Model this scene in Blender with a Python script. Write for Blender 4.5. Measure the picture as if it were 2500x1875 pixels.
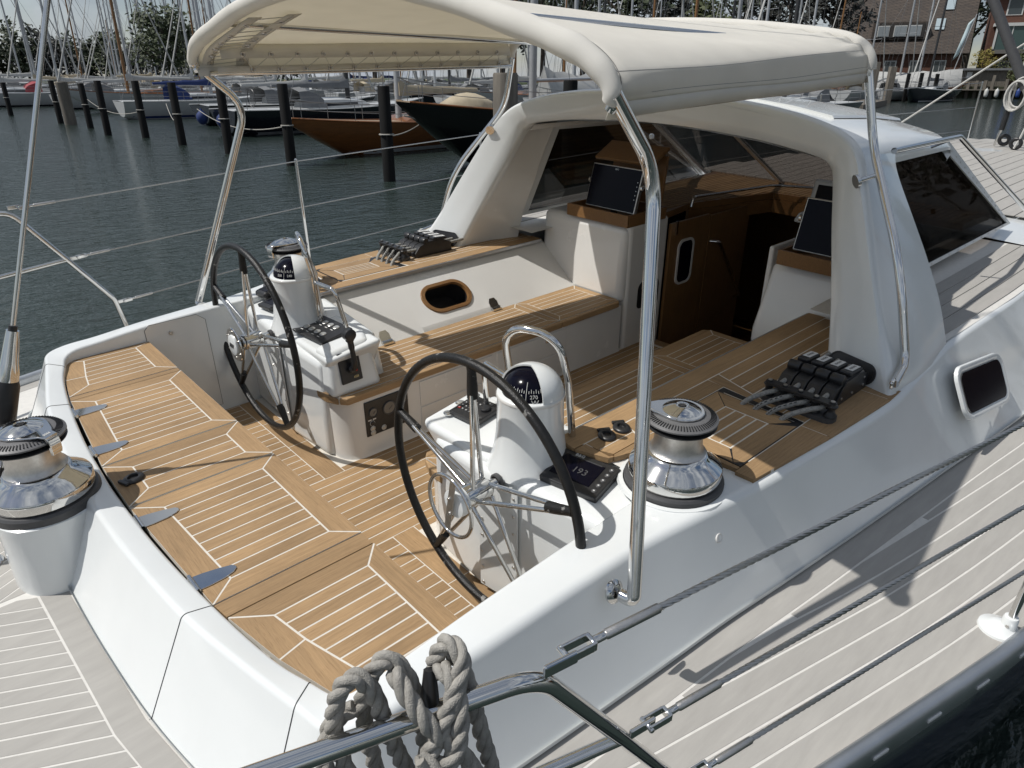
import bpy, bmesh, math, random
from mathutils import Vector, Matrix
R = math.radians
random.seed(7)
for o in list(bpy.data.objects):
    bpy.data.objects.remove(o)
scene = bpy.context.scene
COL = scene.collection

# ------------------------------------------------------------------ camera, sky, sun, exposure
YAW, PITCH = R(47.77), R(23.90)
TRIM = R(2.81)      # the yacht lies slightly down by the quarter nearest the camera; its own frame is tipped by this much
cam_d = bpy.data.cameras.new('camera')
cam_o = bpy.data.objects.new('camera', cam_d)
COL.objects.link(cam_o)
cam_o.location = (0.0, -2.538, 2.04)
_f = Vector((math.cos(YAW) * math.cos(PITCH), math.sin(YAW) * math.cos(PITCH), -math.sin(PITCH)))
cam_o.rotation_euler = _f.to_track_quat('-Z', 'Y').to_euler()
cam_d.sensor_width = 36.0
cam_d.lens = 24.45
cam_d.clip_start = 0.05
cam_d.clip_end = 3000
scene.camera = cam_o

_r = Vector((math.sin(YAW), -math.cos(YAW), 0.0))
_p = Matrix.Translation(cam_o.location)
TIP = _p @ Matrix.Rotation(TRIM, 4, _r) @ _p.inverted()      # yacht frame -> level world
SUN_TO = (TIP.to_3x3() @ Vector((-0.845, 0.728, 1.64))).normalized()      # towards the sun: port quarter, 56 degrees up
world = bpy.data.worlds.new('World')
scene.world = world
world.use_nodes = True
wn, wl = world.node_tree.nodes, world.node_tree.links
wn.clear()
w_out = wn.new('ShaderNodeOutputWorld')
w_bg = wn.new('ShaderNodeBackground')
w_bg.inputs['Strength'].default_value = 0.074
sky = wn.new('ShaderNodeTexSky')
sky.sky_type = 'NISHITA'
sky.sun_disc = False
sky.sun_elevation = math.asin(SUN_TO.z)
sky.sun_rotation = math.atan2(SUN_TO.x, SUN_TO.y)
sky.air_density = 1.0
sky.dust_density = 0.5
tc = wn.new('ShaderNodeTexCoord')
mp = wn.new('ShaderNodeMapping')
mp.inputs['Scale'].default_value = (1.0, 1.0, 2.6)
nz = wn.new('ShaderNodeTexNoise')
nz.inputs['Scale'].default_value = 2.6
nz.inputs['Detail'].default_value = 7
nz.inputs['Roughness'].default_value = 0.58
nz.inputs['Distortion'].default_value = 0.5
cr = wn.new('ShaderNodeValToRGB')
cr.color_ramp.elements[0].position = 0.36
cr.color_ramp.elements[0].color = (0, 0, 0, 1)
cr.color_ramp.elements[1].position = 0.58
cr.color_ramp.elements[1].color = (1, 1, 1, 1)
nz2 = wn.new('ShaderNodeTexNoise')
nz2.inputs['Scale'].default_value = 5.0
nz2.inputs['Detail'].default_value = 6
cc = wn.new('ShaderNodeValToRGB')
cc.color_ramp.elements[0].position = 0.35
cc.color_ramp.elements[0].color = (3.3, 3.8, 4.6, 1)
cc.color_ramp.elements[1].position = 0.7
cc.color_ramp.elements[1].color = (8.4, 8.8, 9.3, 1)
mx = wn.new('ShaderNodeMixRGB')
wl.new(tc.outputs['Generated'], mp.inputs['Vector'])
wl.new(mp.outputs['Vector'], nz.inputs['Vector'])
wl.new(mp.outputs['Vector'], nz2.inputs['Vector'])
wl.new(nz.outputs['Fac'], cr.inputs['Fac'])
wl.new(nz2.outputs['Fac'], cc.inputs['Fac'])
wl.new(cr.outputs['Color'], mx.inputs['Fac'])
wl.new(sky.outputs['Color'], mx.inputs['Color1'])
wl.new(cc.outputs['Color'], mx.inputs['Color2'])
wl.new(mx.outputs['Color'], w_bg.inputs['Color'])
wl.new(w_bg.outputs['Background'], w_out.inputs['Surface'])

sun_d = bpy.data.lights.new('sun', 'SUN')
sun_d.energy = 3.9
sun_d.angle = R(0.53)
sun_d.color = (1.0, 0.965, 0.915)
sun_o = bpy.data.objects.new('sun', sun_d)
COL.objects.link(sun_o)
sun_o.location = (-6, 6, 14)
sun_o.rotation_euler = SUN_TO.to_track_quat('Z', 'Y').to_euler()

vs = scene.view_settings
vs.view_transform = 'Standard'
vs.look = 'None'
vs.exposure = 0.08
vs.gamma = 1.0
vs.use_curve_mapping = False
scene.render.engine = 'CYCLES'
scene.cycles.max_bounces = 8
scene.cycles.transparent_max_bounces = 10

# ------------------------------------------------------------------ materials
def mat(name, col, rough=0.5, metal=0.0, coat=0.0, spec=0.5, sheen=0.0):
    m = bpy.data.materials.new(name)
    m.use_nodes = True
    b = m.node_tree.nodes['Principled BSDF']
    b.inputs['Base Color'].default_value = (*col, 1)
    b.inputs['Roughness'].default_value = rough
    b.inputs['Metallic'].default_value = metal
    b.inputs['Coat Weight'].default_value = coat
    b.inputs['Coat Roughness'].default_value = 0.05
    b.inputs['Specular IOR Level'].default_value = spec
    b.inputs['Sheen Weight'].default_value = sheen
    return m

def nodes(m):
    return m.node_tree.nodes, m.node_tree.links, m.node_tree.nodes['Principled BSDF']

def noise_var(m, scale=(6, 6, 6), amt=0.12, detail=5, bump=0.0, bscale=None, rough_amt=0.0, per_object=0.0, dist=0.0):
    """colour mottling, optional bump and roughness wear in object space"""
    n, l, b = nodes(m)
    col = tuple(b.inputs['Base Color'].default_value)[:3]
    t = n.new('ShaderNodeTexCoord')
    mp_ = n.new('ShaderNodeMapping')
    mp_.inputs['Scale'].default_value = scale
    l.new(t.outputs['Object'], mp_.inputs['Vector'])
    z = n.new('ShaderNodeTexNoise')
    z.inputs['Scale'].default_value = 1.0
    z.inputs['Detail'].default_value = detail
    z.inputs['Roughness'].default_value = 0.6
    z.inputs['Distortion'].default_value = dist
    l.new(mp_.outputs['Vector'], z.inputs['Vector'])
    r = n.new('ShaderNodeValToRGB')
    r.color_ramp.elements[0].position = 0.3
    r.color_ramp.elements[1].position = 0.7
    r.color_ramp.elements[0].color = (*[c * (1 - amt) for c in col], 1)
    r.color_ramp.elements[1].color = (*[min(1, c * (1 + amt)) for c in col], 1)
    l.new(z.outputs['Fac'], r.inputs['Fac'])
    out = r.outputs['Color']
    if per_object:
        oi = n.new('ShaderNodeObjectInfo')
        mr = n.new('ShaderNodeMapRange')
        mr.inputs['To Min'].default_value = 1 - per_object
        mr.inputs['To Max'].default_value = 1 + per_object
        l.new(oi.outputs['Random'], mr.inputs['Value'])
        hs = n.new('ShaderNodeHueSaturation')
        l.new(mr.outputs['Result'], hs.inputs['Value'])
        l.new(out, hs.inputs['Color'])
        out = hs.outputs['Color']
    l.new(out, b.inputs['Base Color'])
    if rough_amt:
        mr2 = n.new('ShaderNodeMapRange')
        r0 = b.inputs['Roughness'].default_value
        mr2.inputs['To Min'].default_value = max(0.02, r0 - rough_amt)
        mr2.inputs['To Max'].default_value = r0 + rough_amt
        l.new(z.outputs['Fac'], mr2.inputs['Value'])
        l.new(mr2.outputs['Result'], b.inputs['Roughness'])
    if bump:
        bz = z
        if bscale:
            mp2 = n.new('ShaderNodeMapping')
            mp2.inputs['Scale'].default_value = bscale
            l.new(t.outputs['Object'], mp2.inputs['Vector'])
            bz = n.new('ShaderNodeTexNoise')
            bz.inputs['Scale'].default_value = 1.0
            bz.inputs['Detail'].default_value = 3
            l.new(mp2.outputs['Vector'], bz.inputs['Vector'])
        bp = n.new('ShaderNodeBump')
        bp.inputs['Strength'].default_value = bump
        bp.inputs['Distance'].default_value = 0.01
        l.new(bz.outputs['Fac'], bp.inputs['Height'])
        l.new(bp.outputs['Normal'], b.inputs['Normal'])
    return m

def teak(name, along, col=(0.335, 0.218, 0.112), rough=0.62, val=0.13):
    """oiled teak: long grain streaks plus pores along one axis, each plank its own tone"""
    m = mat(name, col, rough, spec=0.35)
    n, l, b = nodes(m)
    t = n.new('ShaderNodeTexCoord')
    oi = n.new('ShaderNodeObjectInfo')
    ofs = n.new('ShaderNodeVectorMath'); ofs.operation = 'SCALE'
    cmb = n.new('ShaderNodeCombineXYZ')
    for i in range(3):
        l.new(oi.outputs['Random'], cmb.inputs[i])
    l.new(cmb.outputs['Vector'], ofs.inputs[0]); ofs.inputs['Scale'].default_value = 37.0
    add = n.new('ShaderNodeVectorMath'); add.operation = 'ADD'
    l.new(t.outputs['Object'], add.inputs[0]); l.new(ofs.outputs['Vector'], add.inputs[1])
    a, c = 5.0, 130.0
    sc = {'x': (a, c, c), 'y': (c, a, c), 'z': (c, c, a)}[along]
    m1 = n.new('ShaderNodeMapping'); m1.inputs['Scale'].default_value = sc
    m2 = n.new('ShaderNodeMapping'); m2.inputs['Scale'].default_value = tuple(v * 5 for v in sc)
    l.new(add.outputs['Vector'], m1.inputs['Vector']); l.new(add.outputs['Vector'], m2.inputs['Vector'])
    z1 = n.new('ShaderNodeTexNoise'); z1.inputs['Scale'].default_value = 1; z1.inputs['Detail'].default_value = 5
    z2 = n.new('ShaderNodeTexNoise'); z2.inputs['Scale'].default_value = 1; z2.inputs['Detail'].default_value = 3
    l.new(m1.outputs['Vector'], z1.inputs['Vector']); l.new(m2.outputs['Vector'], z2.inputs['Vector'])
    r1 = n.new('ShaderNodeValToRGB')
    r1.color_ramp.elements[0].position = 0.28; r1.color_ramp.elements[1].position = 0.72
    r1.color_ramp.elements[0].color = (*[v * 0.84 for v in col], 1)
    r1.color_ramp.elements[1].color = (*[v * 1.14 for v in col], 1)
    l.new(z1.outputs['Fac'], r1.inputs['Fac'])
    r2 = n.new('ShaderNodeValToRGB')
    r2.color_ramp.elements[0].position = 0.33; r2.color_ramp.elements[1].position = 0.47
    r2.color_ramp.elements[0].color = (0.52, 0.46, 0.42, 1)
    r2.color_ramp.elements[1].color = (1, 1, 1, 1)
    l.new(z2.outputs['Fac'], r2.inputs['Fac'])
    mu = n.new('ShaderNodeMixRGB'); mu.blend_type = 'MULTIPLY'; mu.inputs['Fac'].default_value = 0.42
    l.new(r1.outputs['Color'], mu.inputs['Color1']); l.new(r2.outputs['Color'], mu.inputs['Color2'])
    # broad weather stains across planks
    wz = n.new('ShaderNodeTexNoise'); wz.inputs['Scale'].default_value = 3.2; wz.inputs['Detail'].default_value = 4
    l.new(t.outputs['Object'], wz.inputs['Vector'])
    wr = n.new('ShaderNodeMapRange'); wr.inputs['From Min'].default_value = 0.3; wr.inputs['From Max'].default_value = 0.7
    wr.inputs['To Min'].default_value = 0.86; wr.inputs['To Max'].default_value = 1.1
    l.new(wz.outputs['Fac'], wr.inputs['Value'])
    mr = n.new('ShaderNodeMapRange'); mr.inputs['To Min'].default_value = 1 - val; mr.inputs['To Max'].default_value = 1 + val
    l.new(oi.outputs['Random'], mr.inputs['Value'])
    mm = n.new('ShaderNodeMath'); mm.operation = 'MULTIPLY'
    l.new(wr.outputs['Result'], mm.inputs[0]); l.new(mr.outputs['Result'], mm.inputs[1])
    hs = n.new('ShaderNodeHueSaturation')
    l.new(mm.outputs['Value'], hs.inputs['Value']); l.new(mu.outputs['Color'], hs.inputs['Color'])
    l.new(hs.outputs['Color'], b.inputs['Base Color'])
    bp = n.new('ShaderNodeBump'); bp.inputs['Strength'].default_value = 0.25; bp.inputs['Distance'].default_value = 0.002
    l.new(z2.outputs['Fac'], bp.inputs['Height']); l.new(bp.outputs['Normal'], b.inputs['Normal'])
    return m

M = {}
M['gel'] = noise_var(mat('gelcoat_white', (0.70, 0.72, 0.715), 0.22, coat=0.6), (3, 3, 3), 0.025, rough_amt=0.08)
M['gel_in'] = noise_var(mat('gelcoat_cockpit', (0.70, 0.69, 0.66), 0.25, coat=0.5), (3, 3, 3), 0.025, rough_amt=0.08)
M['tx'] = teak('teak_lengthwise', 'x')
M['ty'] = teak('teak_crosswise', 'y')
M['wood'] = teak('varnished_wood', 'x', (0.21, 0.112, 0.045), 0.28, 0.08)
M['woodz'] = teak('varnished_wood_upright', 'z', (0.185, 0.102, 0.042), 0.3, 0.08)
M['caulk'] = noise_var(mat('seam_compound', (0.62, 0.585, 0.52), 0.7), (40, 40, 40), 0.06)
M['gdeck'] = noise_var(mat('grey_deck_plank', (0.345, 0.332, 0.308), 0.75), (5, 30, 30), 0.07, bump=0.1, per_object=0.03)
M['gcaulk'] = noise_var(mat('pale_deck_seam', (0.60, 0.585, 0.55), 0.7), (40, 40, 40), 0.06)
M['steel'] = noise_var(mat('polished_steel', (0.66, 0.655, 0.64), 0.07, 1.0), (14, 14, 14), 0.04, rough_amt=0.03)
M['satin'] = noise_var(mat('satin_steel', (0.58, 0.56, 0.53), 0.34, 1.0), (60, 60, 60), 0.10, bump=0.15, bscale=(260, 260, 260))
M['alu'] = noise_var(mat('anodised_rail', (0.50, 0.52, 0.54), 0.42, 1.0), (8, 8, 8), 0.08, rough_amt=0.06)
M['wire'] = mat('steel_wire', (0.42, 0.42, 0.41), 0.35, 1.0)
M['black'] = noise_var(mat('black_plastic', (0.018, 0.018, 0.019), 0.38), (30, 30, 30), 0.2)
M['rubber'] = noise_var(mat('dark_grey_plastic', (0.06, 0.06, 0.062), 0.5), (40, 40, 40), 0.12)
M['leather'] = noise_var(mat('black_leather', (0.010, 0.0098, 0.0095), 0.34, spec=0.35), (50, 50, 50), 0.3, bump=0.25, bscale=(300, 300, 300))
_n, _l, _b = nodes(M['leather'])
_z = _n.new('ShaderNodeTexNoise'); _z.inputs['Scale'].default_value = 34; _z.inputs['Detail'].default_value = 5
_z2 = _n.new('ShaderNodeTexNoise'); _z2.inputs['Scale'].default_value = 4.0
_t = _n.new('ShaderNodeTexCoord'); _l.new(_t.outputs['Object'], _z.inputs['Vector']); _l.new(_t.outputs['Object'], _z2.inputs['Vector'])
_a = _n.new('ShaderNodeMath'); _a.operation = 'MULTIPLY'; _l.new(_z.outputs['Fac'], _a.inputs[0]); _l.new(_z2.outputs['Fac'], _a.inputs[1])
_r = _n.new('ShaderNodeValToRGB'); _r.color_ramp.elements[0].position = 0.355; _r.color_ramp.elements[1].position = 0.385
_l.new(_a.outputs['Value'], _r.inputs['Fac'])
_m = _n.new('ShaderNodeMixRGB'); _m.inputs['Color2'].default_value = (0.20, 0.195, 0.185, 1)
_old = _b.inputs['Base Color'].links[0].from_socket
_l.new(_r.outputs['Color'], _m.inputs['Fac']); _l.new(_old, _m.inputs['Color1']); _l.new(_m.outputs['Color'], _b.inputs['Base Color'])
M['screen'] = mat('dark_screen', (0.003, 0.003, 0.008), 0.15, spec=0.12)
M['print'] = mat('pale_print', (0.62, 0.62, 0.6), 0.5)
M['redp'] = mat('red_mark', (0.55, 0.04, 0.03), 0.4)
M['gold'] = mat('pale_gold_print', (0.55, 0.45, 0.22), 0.5)
M['dial'] = noise_var(mat('grey_dial', (0.17, 0.155, 0.135), 0.4), (60, 60, 60), 0.15)
M['knob'] = noise_var(mat('silver_button', (0.5, 0.5, 0.48), 0.3, 0.6), (60, 60, 60), 0.15)
M['rope'] = noise_var(mat('grey_rope', (0.33, 0.315, 0.285), 0.9), (60, 60, 60), 0.25, bump=0.5, bscale=(500, 500, 500))
M['ropedark'] = noise_var(mat('grey_control_line', (0.29, 0.285, 0.265), 0.85), (120, 120, 120), 0.35, bump=0.5, bscale=(400, 400, 400))
M['ropewht'] = noise_var(mat('off_white_line', (0.5, 0.49, 0.46), 0.8), (60, 60, 60), 0.15)
M['hullnavy'] = mat('navy_gelcoat', (0.008, 0.012, 0.030), 0.10, coat=0.7)

def glass(name, tint, ior=1.5):
    m = bpy.data.materials.new(name); m.use_nodes = True
    n, l = m.node_tree.nodes, m.node_tree.links
    n.clear()
    o = n.new('ShaderNodeOutputMaterial'); mxs = n.new('ShaderNodeMixShader')
    tr = n.new('ShaderNodeBsdfTransparent'); tr.inputs['Color'].default_value = (*tint, 1)
    gl = n.new('ShaderNodeBsdfGlossy'); gl.inputs['Roughness'].default_value = 0.01
    fr = n.new('ShaderNodeFresnel'); fr.inputs['IOR'].default_value = ior
    ge = n.new('ShaderNodeNewGeometry'); inv = n.new('ShaderNodeMath'); inv.operation = 'SUBTRACT'; inv.inputs[0].default_value = 1.0
    mu_ = n.new('ShaderNodeMath'); mu_.operation = 'MULTIPLY'
    l.new(ge.outputs['Backfacing'], inv.inputs[1]); l.new(fr.outputs['Fac'], mu_.inputs[0]); l.new(inv.outputs['Value'], mu_.inputs[1])
    l.new(mu_.outputs['Value'], mxs.inputs['Fac'])
    l.new(tr.outputs['BSDF'], mxs.inputs[1]); l.new(gl.outputs['BSDF'], mxs.inputs[2])
    l.new(mxs.outputs['Shader'], o.inputs['Surface'])
    return m
M['tint'] = glass('tinted_glass', (0.42, 0.40, 0.385))
M['tintd'] = glass('dark_tinted_glass', (0.30, 0.295, 0.29), 2.3)
M['jaw'] = noise_var(mat('grey_winch_plastic', (0.115, 0.115, 0.118), 0.5), (40, 40, 40), 0.1)
M['clear'] = glass('clear_glass', (0.8, 0.85, 0.85))

def canvas(name, col, trans):
    m = bpy.data.materials.new(name); m.use_nodes = True
    n, l = m.node_tree.nodes, m.node_tree.links
    n.clear()
    o = n.new('ShaderNodeOutputMaterial'); mxs = n.new('ShaderNodeMixShader')
    d = n.new('ShaderNodeBsdfDiffuse'); t = n.new('ShaderNodeBsdfTranslucent')
    tcn = n.new('ShaderNodeTexCoord'); z = n.new('ShaderNodeTexNoise')
    z.inputs['Scale'].default_value = 7; z.inputs['Detail'].default_value = 6
    r = n.new('ShaderNodeValToRGB')
    r.color_ramp.elements[0].position = 0.3; r.color_ramp.elements[1].position = 0.7
    r.color_ramp.elements[0].color = (*[c * 0.95 for c in col], 1)
    r.color_ramp.elements[1].color = (*[min(1, c * 1.04) for c in col], 1)
    l.new(tcn.outputs['Object'], z.inputs['Vector']); l.new(z.outputs['Fac'], r.inputs['Fac'])
    l.new(r.outputs['Color'], d.inputs['Color'])
    t.inputs['Color'].default_value = (col[0], col[1] * 0.95, col[2] * 0.84, 1)
    mxs.inputs['Fac'].default_value = trans
    z2 = n.new('ShaderNodeTexNoise'); z2.inputs['Scale'].default_value = 9; z2.inputs['Detail'].default_value = 4
    bp = n.new('ShaderNodeBump'); bp.inputs['Strength'].default_value = 0.10; bp.inputs['Distance'].default_value = 0.02
    l.new(tcn.outputs['Object'], z2.inputs['Vector']); l.new(z2.outputs['Fac'], bp.inputs['Height'])
    l.new(bp.outputs['Normal'], d.inputs['Normal'])
    l.new(d.outputs['BSDF'], mxs.inputs[1]); l.new(t.outputs['BSDF'], mxs.inputs[2])
    l.new(mxs.outputs['Shader'], o.inputs['Surface'])
    return m
M['canvas'] = canvas('white_canvas', (0.82, 0.81, 0.77), 0.42)
M['canvas2'] = canvas('white_canvas_doubled', (0.80, 0.785, 0.74), 0.34)
M['stitch'] = mat('grey_thread', (0.22, 0.21, 0.2), 0.8)

# ------------------------------------------------------------------ mesh helpers
def V(*a):
    return Vector(a)

class MB:
    def __init__(s):
        s.v, s.f = [], []
    def add(s, vs, fs):
        k = len(s.v)
        s.v += [tuple(p) for p in vs]
        s.f += [tuple(i + k for i in f) for f in fs]
        return s
    def box(s, c, d, rot=None):
        x, y, z = d[0] / 2, d[1] / 2, d[2] / 2
        p = [V(a, b, e) for e in (-z, z) for a, b in ((-x, -y), (x, -y), (x, y), (-x, y))]
        if rot is not None:
            p = [rot @ q for q in p]
        p = [q + Vector(c) for q in p]
        return s.add(p, [(3, 2, 1, 0), (4, 5, 6, 7), (0, 1, 5, 4), (1, 2, 6, 5), (2, 3, 7, 6), (3, 0, 4, 7)])
    def hexa(s, bot, top):
        """prism between two polygons with the same count (3-D points)"""
        n = len(bot)
        fs = [tuple(range(n - 1, -1, -1)), tuple(range(n, 2 * n))]
        fs += [(i, (i + 1) % n, n + (i + 1) % n, n + i) for i in range(n)]
        return s.add(list(bot) + list(top), fs)
    def prism(s, poly, z0, z1):
        a = sum(poly[i][0] * poly[(i + 1) % len(poly)][1] - poly[(i + 1) % len(poly)][0] * poly[i][1] for i in range(len(poly)))
        if a < 0:
            poly = poly[::-1]
        return s.hexa([(p[0], p[1], z0) for p in poly], [(p[0], p[1], z1) for p in poly])
    def tube(s, pts, r, n=10, closed=False, caps=True):
        pts = [Vector(p) for p in pts]
        m = len(pts)
        rr = r if isinstance(r, (list, tuple)) else [r] * m
        tang = []
        for i in range(m):
            a = pts[(i - 1) % m] if (closed or i > 0) else pts[i]
            b = pts[(i + 1) % m] if (closed or i < m - 1) else pts[i]
            t = (b - a)
            tang.append(t.normalized() if t.length > 1e-9 else V(0, 0, 1))
        up = V(0, 0, 1) if abs(tang[0].z) < 0.9 else V(1, 0, 0)
        nrm = (up - tang[0] * up.dot(tang[0])).normalized()
        vs, rings = [], []
        for i in range(m):
            if i:
                q = tang[i - 1].rotation_difference(tang[i])
                nrm = q @ nrm
                nrm = (nrm - tang[i] * nrm.dot(tang[i])).normalized()
            bi = tang[i].cross(nrm)
            for j in range(n):
                a = 2 * math.pi * j / n
                vs.append(pts[i] + (nrm * math.cos(a) + bi * math.sin(a)) * rr[i])
        fs = []
        for i in range(m if closed else m - 1):
            i2 = (i + 1) % m
            for j in range(n):
                j2 = (j + 1) % n
                fs.append((i * n + j, i * n + j2, i2 * n + j2, i2 * n + j))
        if caps and not closed:
            fs.append(tuple(range(n - 1, -1, -1)))
            fs.append(tuple((m - 1) * n + j for j in range(n)))
        return s.add(vs, fs)
    def lathe(s, prof, c=(0, 0, 0), n=32, axis='z', caps=True):
        vs, fs = [], []
        for r, z in prof:
            for j in range(n):
                a = 2 * math.pi * j / n
                p = (r * math.cos(a), r * math.sin(a), z)
                if axis == 'x':
                    p = (z, p[0], p[1])
                elif axis == 'y':
                    p = (p[1], z, p[0])
                vs.append((p[0] + c[0], p[1] + c[1], p[2] + c[2]))
        m = len(prof)
        for i in range(m - 1):
            for j in range(n):
                j2 = (j + 1) % n
                fs.append((i * n + j, i * n + j2, (i + 1) * n + j2, (i + 1) * n + j))
        if caps:
            fs.append(tuple(range(n - 1, -1, -1)))
            fs.append(tuple((m - 1) * n + j for j in range(n)))
        return s.add(vs, fs)
    def loft(s, secs, closed=False, flip=False):
        n = len(secs[0]); vs, fs = [], []
        for q in secs:
            vs += q
        for i in range(len(secs) - 1):
            for j in range(n if closed else n - 1):
                j2 = (j + 1) % n
                f = (i * n + j, i * n + j2, (i + 1) * n + j2, (i + 1) * n + j)
                fs.append(f[::-1] if flip else f)
        return s.add(vs, fs)
    def face(s, pts):
        return s.add(pts, [tuple(range(len(pts)))])
    def xform(s, mtx):
        s.v = [tuple(mtx @ Vector(p)) for p in s.v]
        return s
    def build(s, name, m, parent=None, smooth=40, bevel=0.0, seg=3, solid=0.0, sub=0):
        me = bpy.data.meshes.new(name)
        me.from_pydata(s.v, [], s.f)
        if smooth:
            me.polygons.foreach_set('use_smooth', [True] * len(me.polygons))
            me.set_sharp_from_angle(angle=R(smooth))
        me.validate()
        o = bpy.data.objects.new(name, me)
        me.materials.append(M[m] if isinstance(m, str) else m)
        COL.objects.link(o)
        if parent is not None:
            o.parent = parent
            o.matrix_parent_inverse = Matrix.Identity(4)
            o.location = -WLOC(parent)
        if solid:
            md = o.modifiers.new('thickness', 'SOLIDIFY'); md.thickness = solid; md.offset = 0
        if bevel:
            md = o.modifiers.new('edges', 'BEVEL'); md.width = bevel; md.segments = seg
            md.limit_method = 'ANGLE'; md.angle_limit = R(35); md.harden_normals = False
        if sub:
            md = o.modifiers.new('round', 'SUBSURF'); md.levels = sub; md.render_levels = sub
        return o

_wl = {}
def WLOC(o):
    """world place of a parent so that children can be drawn in world coordinates"""
    p = Vector(o.location)
    while o.parent is not None:
        o = o.parent
        p = p + Vector(o.location)
    return p

def empty(name, loc=(0, 0, 0)):
    o = bpy.data.objects.new(name, None)
    COL.objects.link(o)
    o.location = loc
    o.empty_display_size = 0.1
    return o

def tag(o, label=None, cat=None, group=None, kind=None):
    if label: o['label'] = label
    if cat: o['category'] = cat
    if group: o['group'] = group
    if kind: o['kind'] = kind
    return o

def thing(name, loc, label, cat, group=None):
    return tag(empty(name, loc), label, cat, group)

def copy_tree(o, parent=None):
    c = o.copy()
    COL.objects.link(c)
    c.parent = parent
    if parent is not None:
        c.matrix_parent_inverse = o.matrix_parent_inverse.copy()
    for ch in [x for x in bpy.data.objects if x.parent == o]:
        copy_tree(ch, c)
    return c

def fillet(pts, rad, n=6, closed=False):
    """round the corners of a polyline (3-D); rad is one radius or one per point"""
    pts = [Vector(p) for p in pts]
    m = len(pts); out = []
    for i in range(m):
        r = rad[i] if isinstance(rad, (list, tuple)) else rad
        if (not closed and i in (0, m - 1)) or r <= 0:
            out.append(pts[i]); continue
        a, b, c = pts[i - 1], pts[i], pts[(i + 1) % m]
        u, w = (a - b), (c - b)
        lu, lw = u.length, w.length
        u.normalize(); w.normalize()
        ang = u.angle(w)
        if ang > 3.1:
            out.append(b); continue
        d = min(r / math.tan(ang / 2), lu * 0.48, lw * 0.48)
        rr = d * math.tan(ang / 2)
        cen = b + (u + w).normalized() * (rr / math.sin(ang / 2))
        p0, p1 = b + u * d, b + w * d
        v0, v1 = p0 - cen, p1 - cen
        th = v0.angle(v1) if v0.length > 1e-9 else 0
        for k in range(n + 1):
            t = k / n
            if th < 1e-4:
                out.append(p0.lerp(p1, t))
            else:
                out.append(cen + (v0 * math.sin((1 - t) * th) + v1 * math.sin(t * th)) / math.sin(th))
    return out

def lerp(a, b, t):
    return a + (b - a) * t

def table(xs, x):
    if x <= xs[0][0]: return xs[0][1]
    for (x0, y0), (x1, y1) in zip(xs, xs[1:]):
        if x <= x1:
            return lerp(y0, y1, (x - x0) / (x1 - x0))
    return xs[-1][1]

def smooth_table(xs, x):
    """Catmull-Rom through a table"""
    n = len(xs)
    if x <= xs[0][0]: return xs[0][1]
    if x >= xs[-1][0]: return xs[-1][1]
    for i in range(n - 1):
        if x <= xs[i + 1][0]:
            x0, y0 = xs[i]; x1, y1 = xs[i + 1]
            h = x1 - x0; t = (x - x0) / h
            m0 = (y1 - xs[i - 1][1]) / (x1 - xs[i - 1][0]) * h if i > 0 else y1 - y0
            m1 = (xs[i + 2][1] - y0) / (xs[i + 2][0] - x0) * h if i < n - 2 else y1 - y0
            return ((2*t**3 - 3*t**2 + 1) * y0 + (t**3 - 2*t**2 + t) * m0 + (-2*t**3 + 3*t**2) * y1 + (t**3 - t**2) * m1)

def spline(pts, per=8):
    P = [Vector(p) for p in pts]
    out = []
    for i in range(len(P) - 1):
        p0 = P[i - 1] if i else P[0] * 2 - P[1]
        p3 = P[i + 2] if i + 2 < len(P) else P[-1] * 2 - P[-2]
        for k in range(per):
            t = k / per
            out.append(0.5 * ((2 * P[i]) + (P[i + 1] - p0) * t + (2 * p0 - 5 * P[i] + 4 * P[i + 1] - p3) * t * t + (-p0 + 3 * P[i] - 3 * P[i + 1] + p3) * t ** 3))
    out.append(P[-1])
    return out

# ---- convex polygon tools for laid planking (2-D)
def ccw(p):
    a = sum(p[i][0] * p[(i + 1) % len(p)][1] - p[(i + 1) % len(p)][0] * p[i][1] for i in range(len(p)))
    return p if a > 0 else p[::-1]

def clip(poly, nx, ny, c):
    """keep nx*x+ny*y <= c"""
    out = []
    for i in range(len(poly)):
        a, b = poly[i], poly[(i + 1) % len(poly)]
        da, db = nx * a[0] + ny * a[1] - c, nx * b[0] + ny * b[1] - c
        if da <= 0: out.append(a)
        if da * db < 0:
            t = da / (da - db)
            out.append((a[0] + (b[0] - a[0]) * t, a[1] + (b[1] - a[1]) * t))
    return out

def inset(poly, ds):
    """move every edge of a convex ccw polygon inwards; ds one or one per edge"""
    poly = ccw(list(poly)); n = len(poly)
    ds = ds if isinstance(ds, (list, tuple)) else [ds] * n
    lines = []
    for i in range(n):
        a, b = poly[i], poly[(i + 1) % n]
        ex, ey = b[0] - a[0], b[1] - a[1]
        L = math.hypot(ex, ey)
        nx, ny = -ey / L, ex / L
        lines.append((nx, ny, nx * a[0] + ny * a[1] + ds[i]))
    out = []
    for i in range(n):
        a1, b1, c1 = lines[i - 1]; a2, b2, c2 = lines[i]
        det = a1 * b2 - a2 * b1
        if abs(det) < 1e-9:
            out.append(poly[i]); continue
        out.append(((c1 * b2 - c2 * b1) / det, (a1 * c2 - a2 * c1) / det))
    return out

def plank(parent, poly, z, t, m, name='plank', smooth=0):
    return MB().prism(poly, z - t, z).build(name, m, parent, smooth=0)

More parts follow.
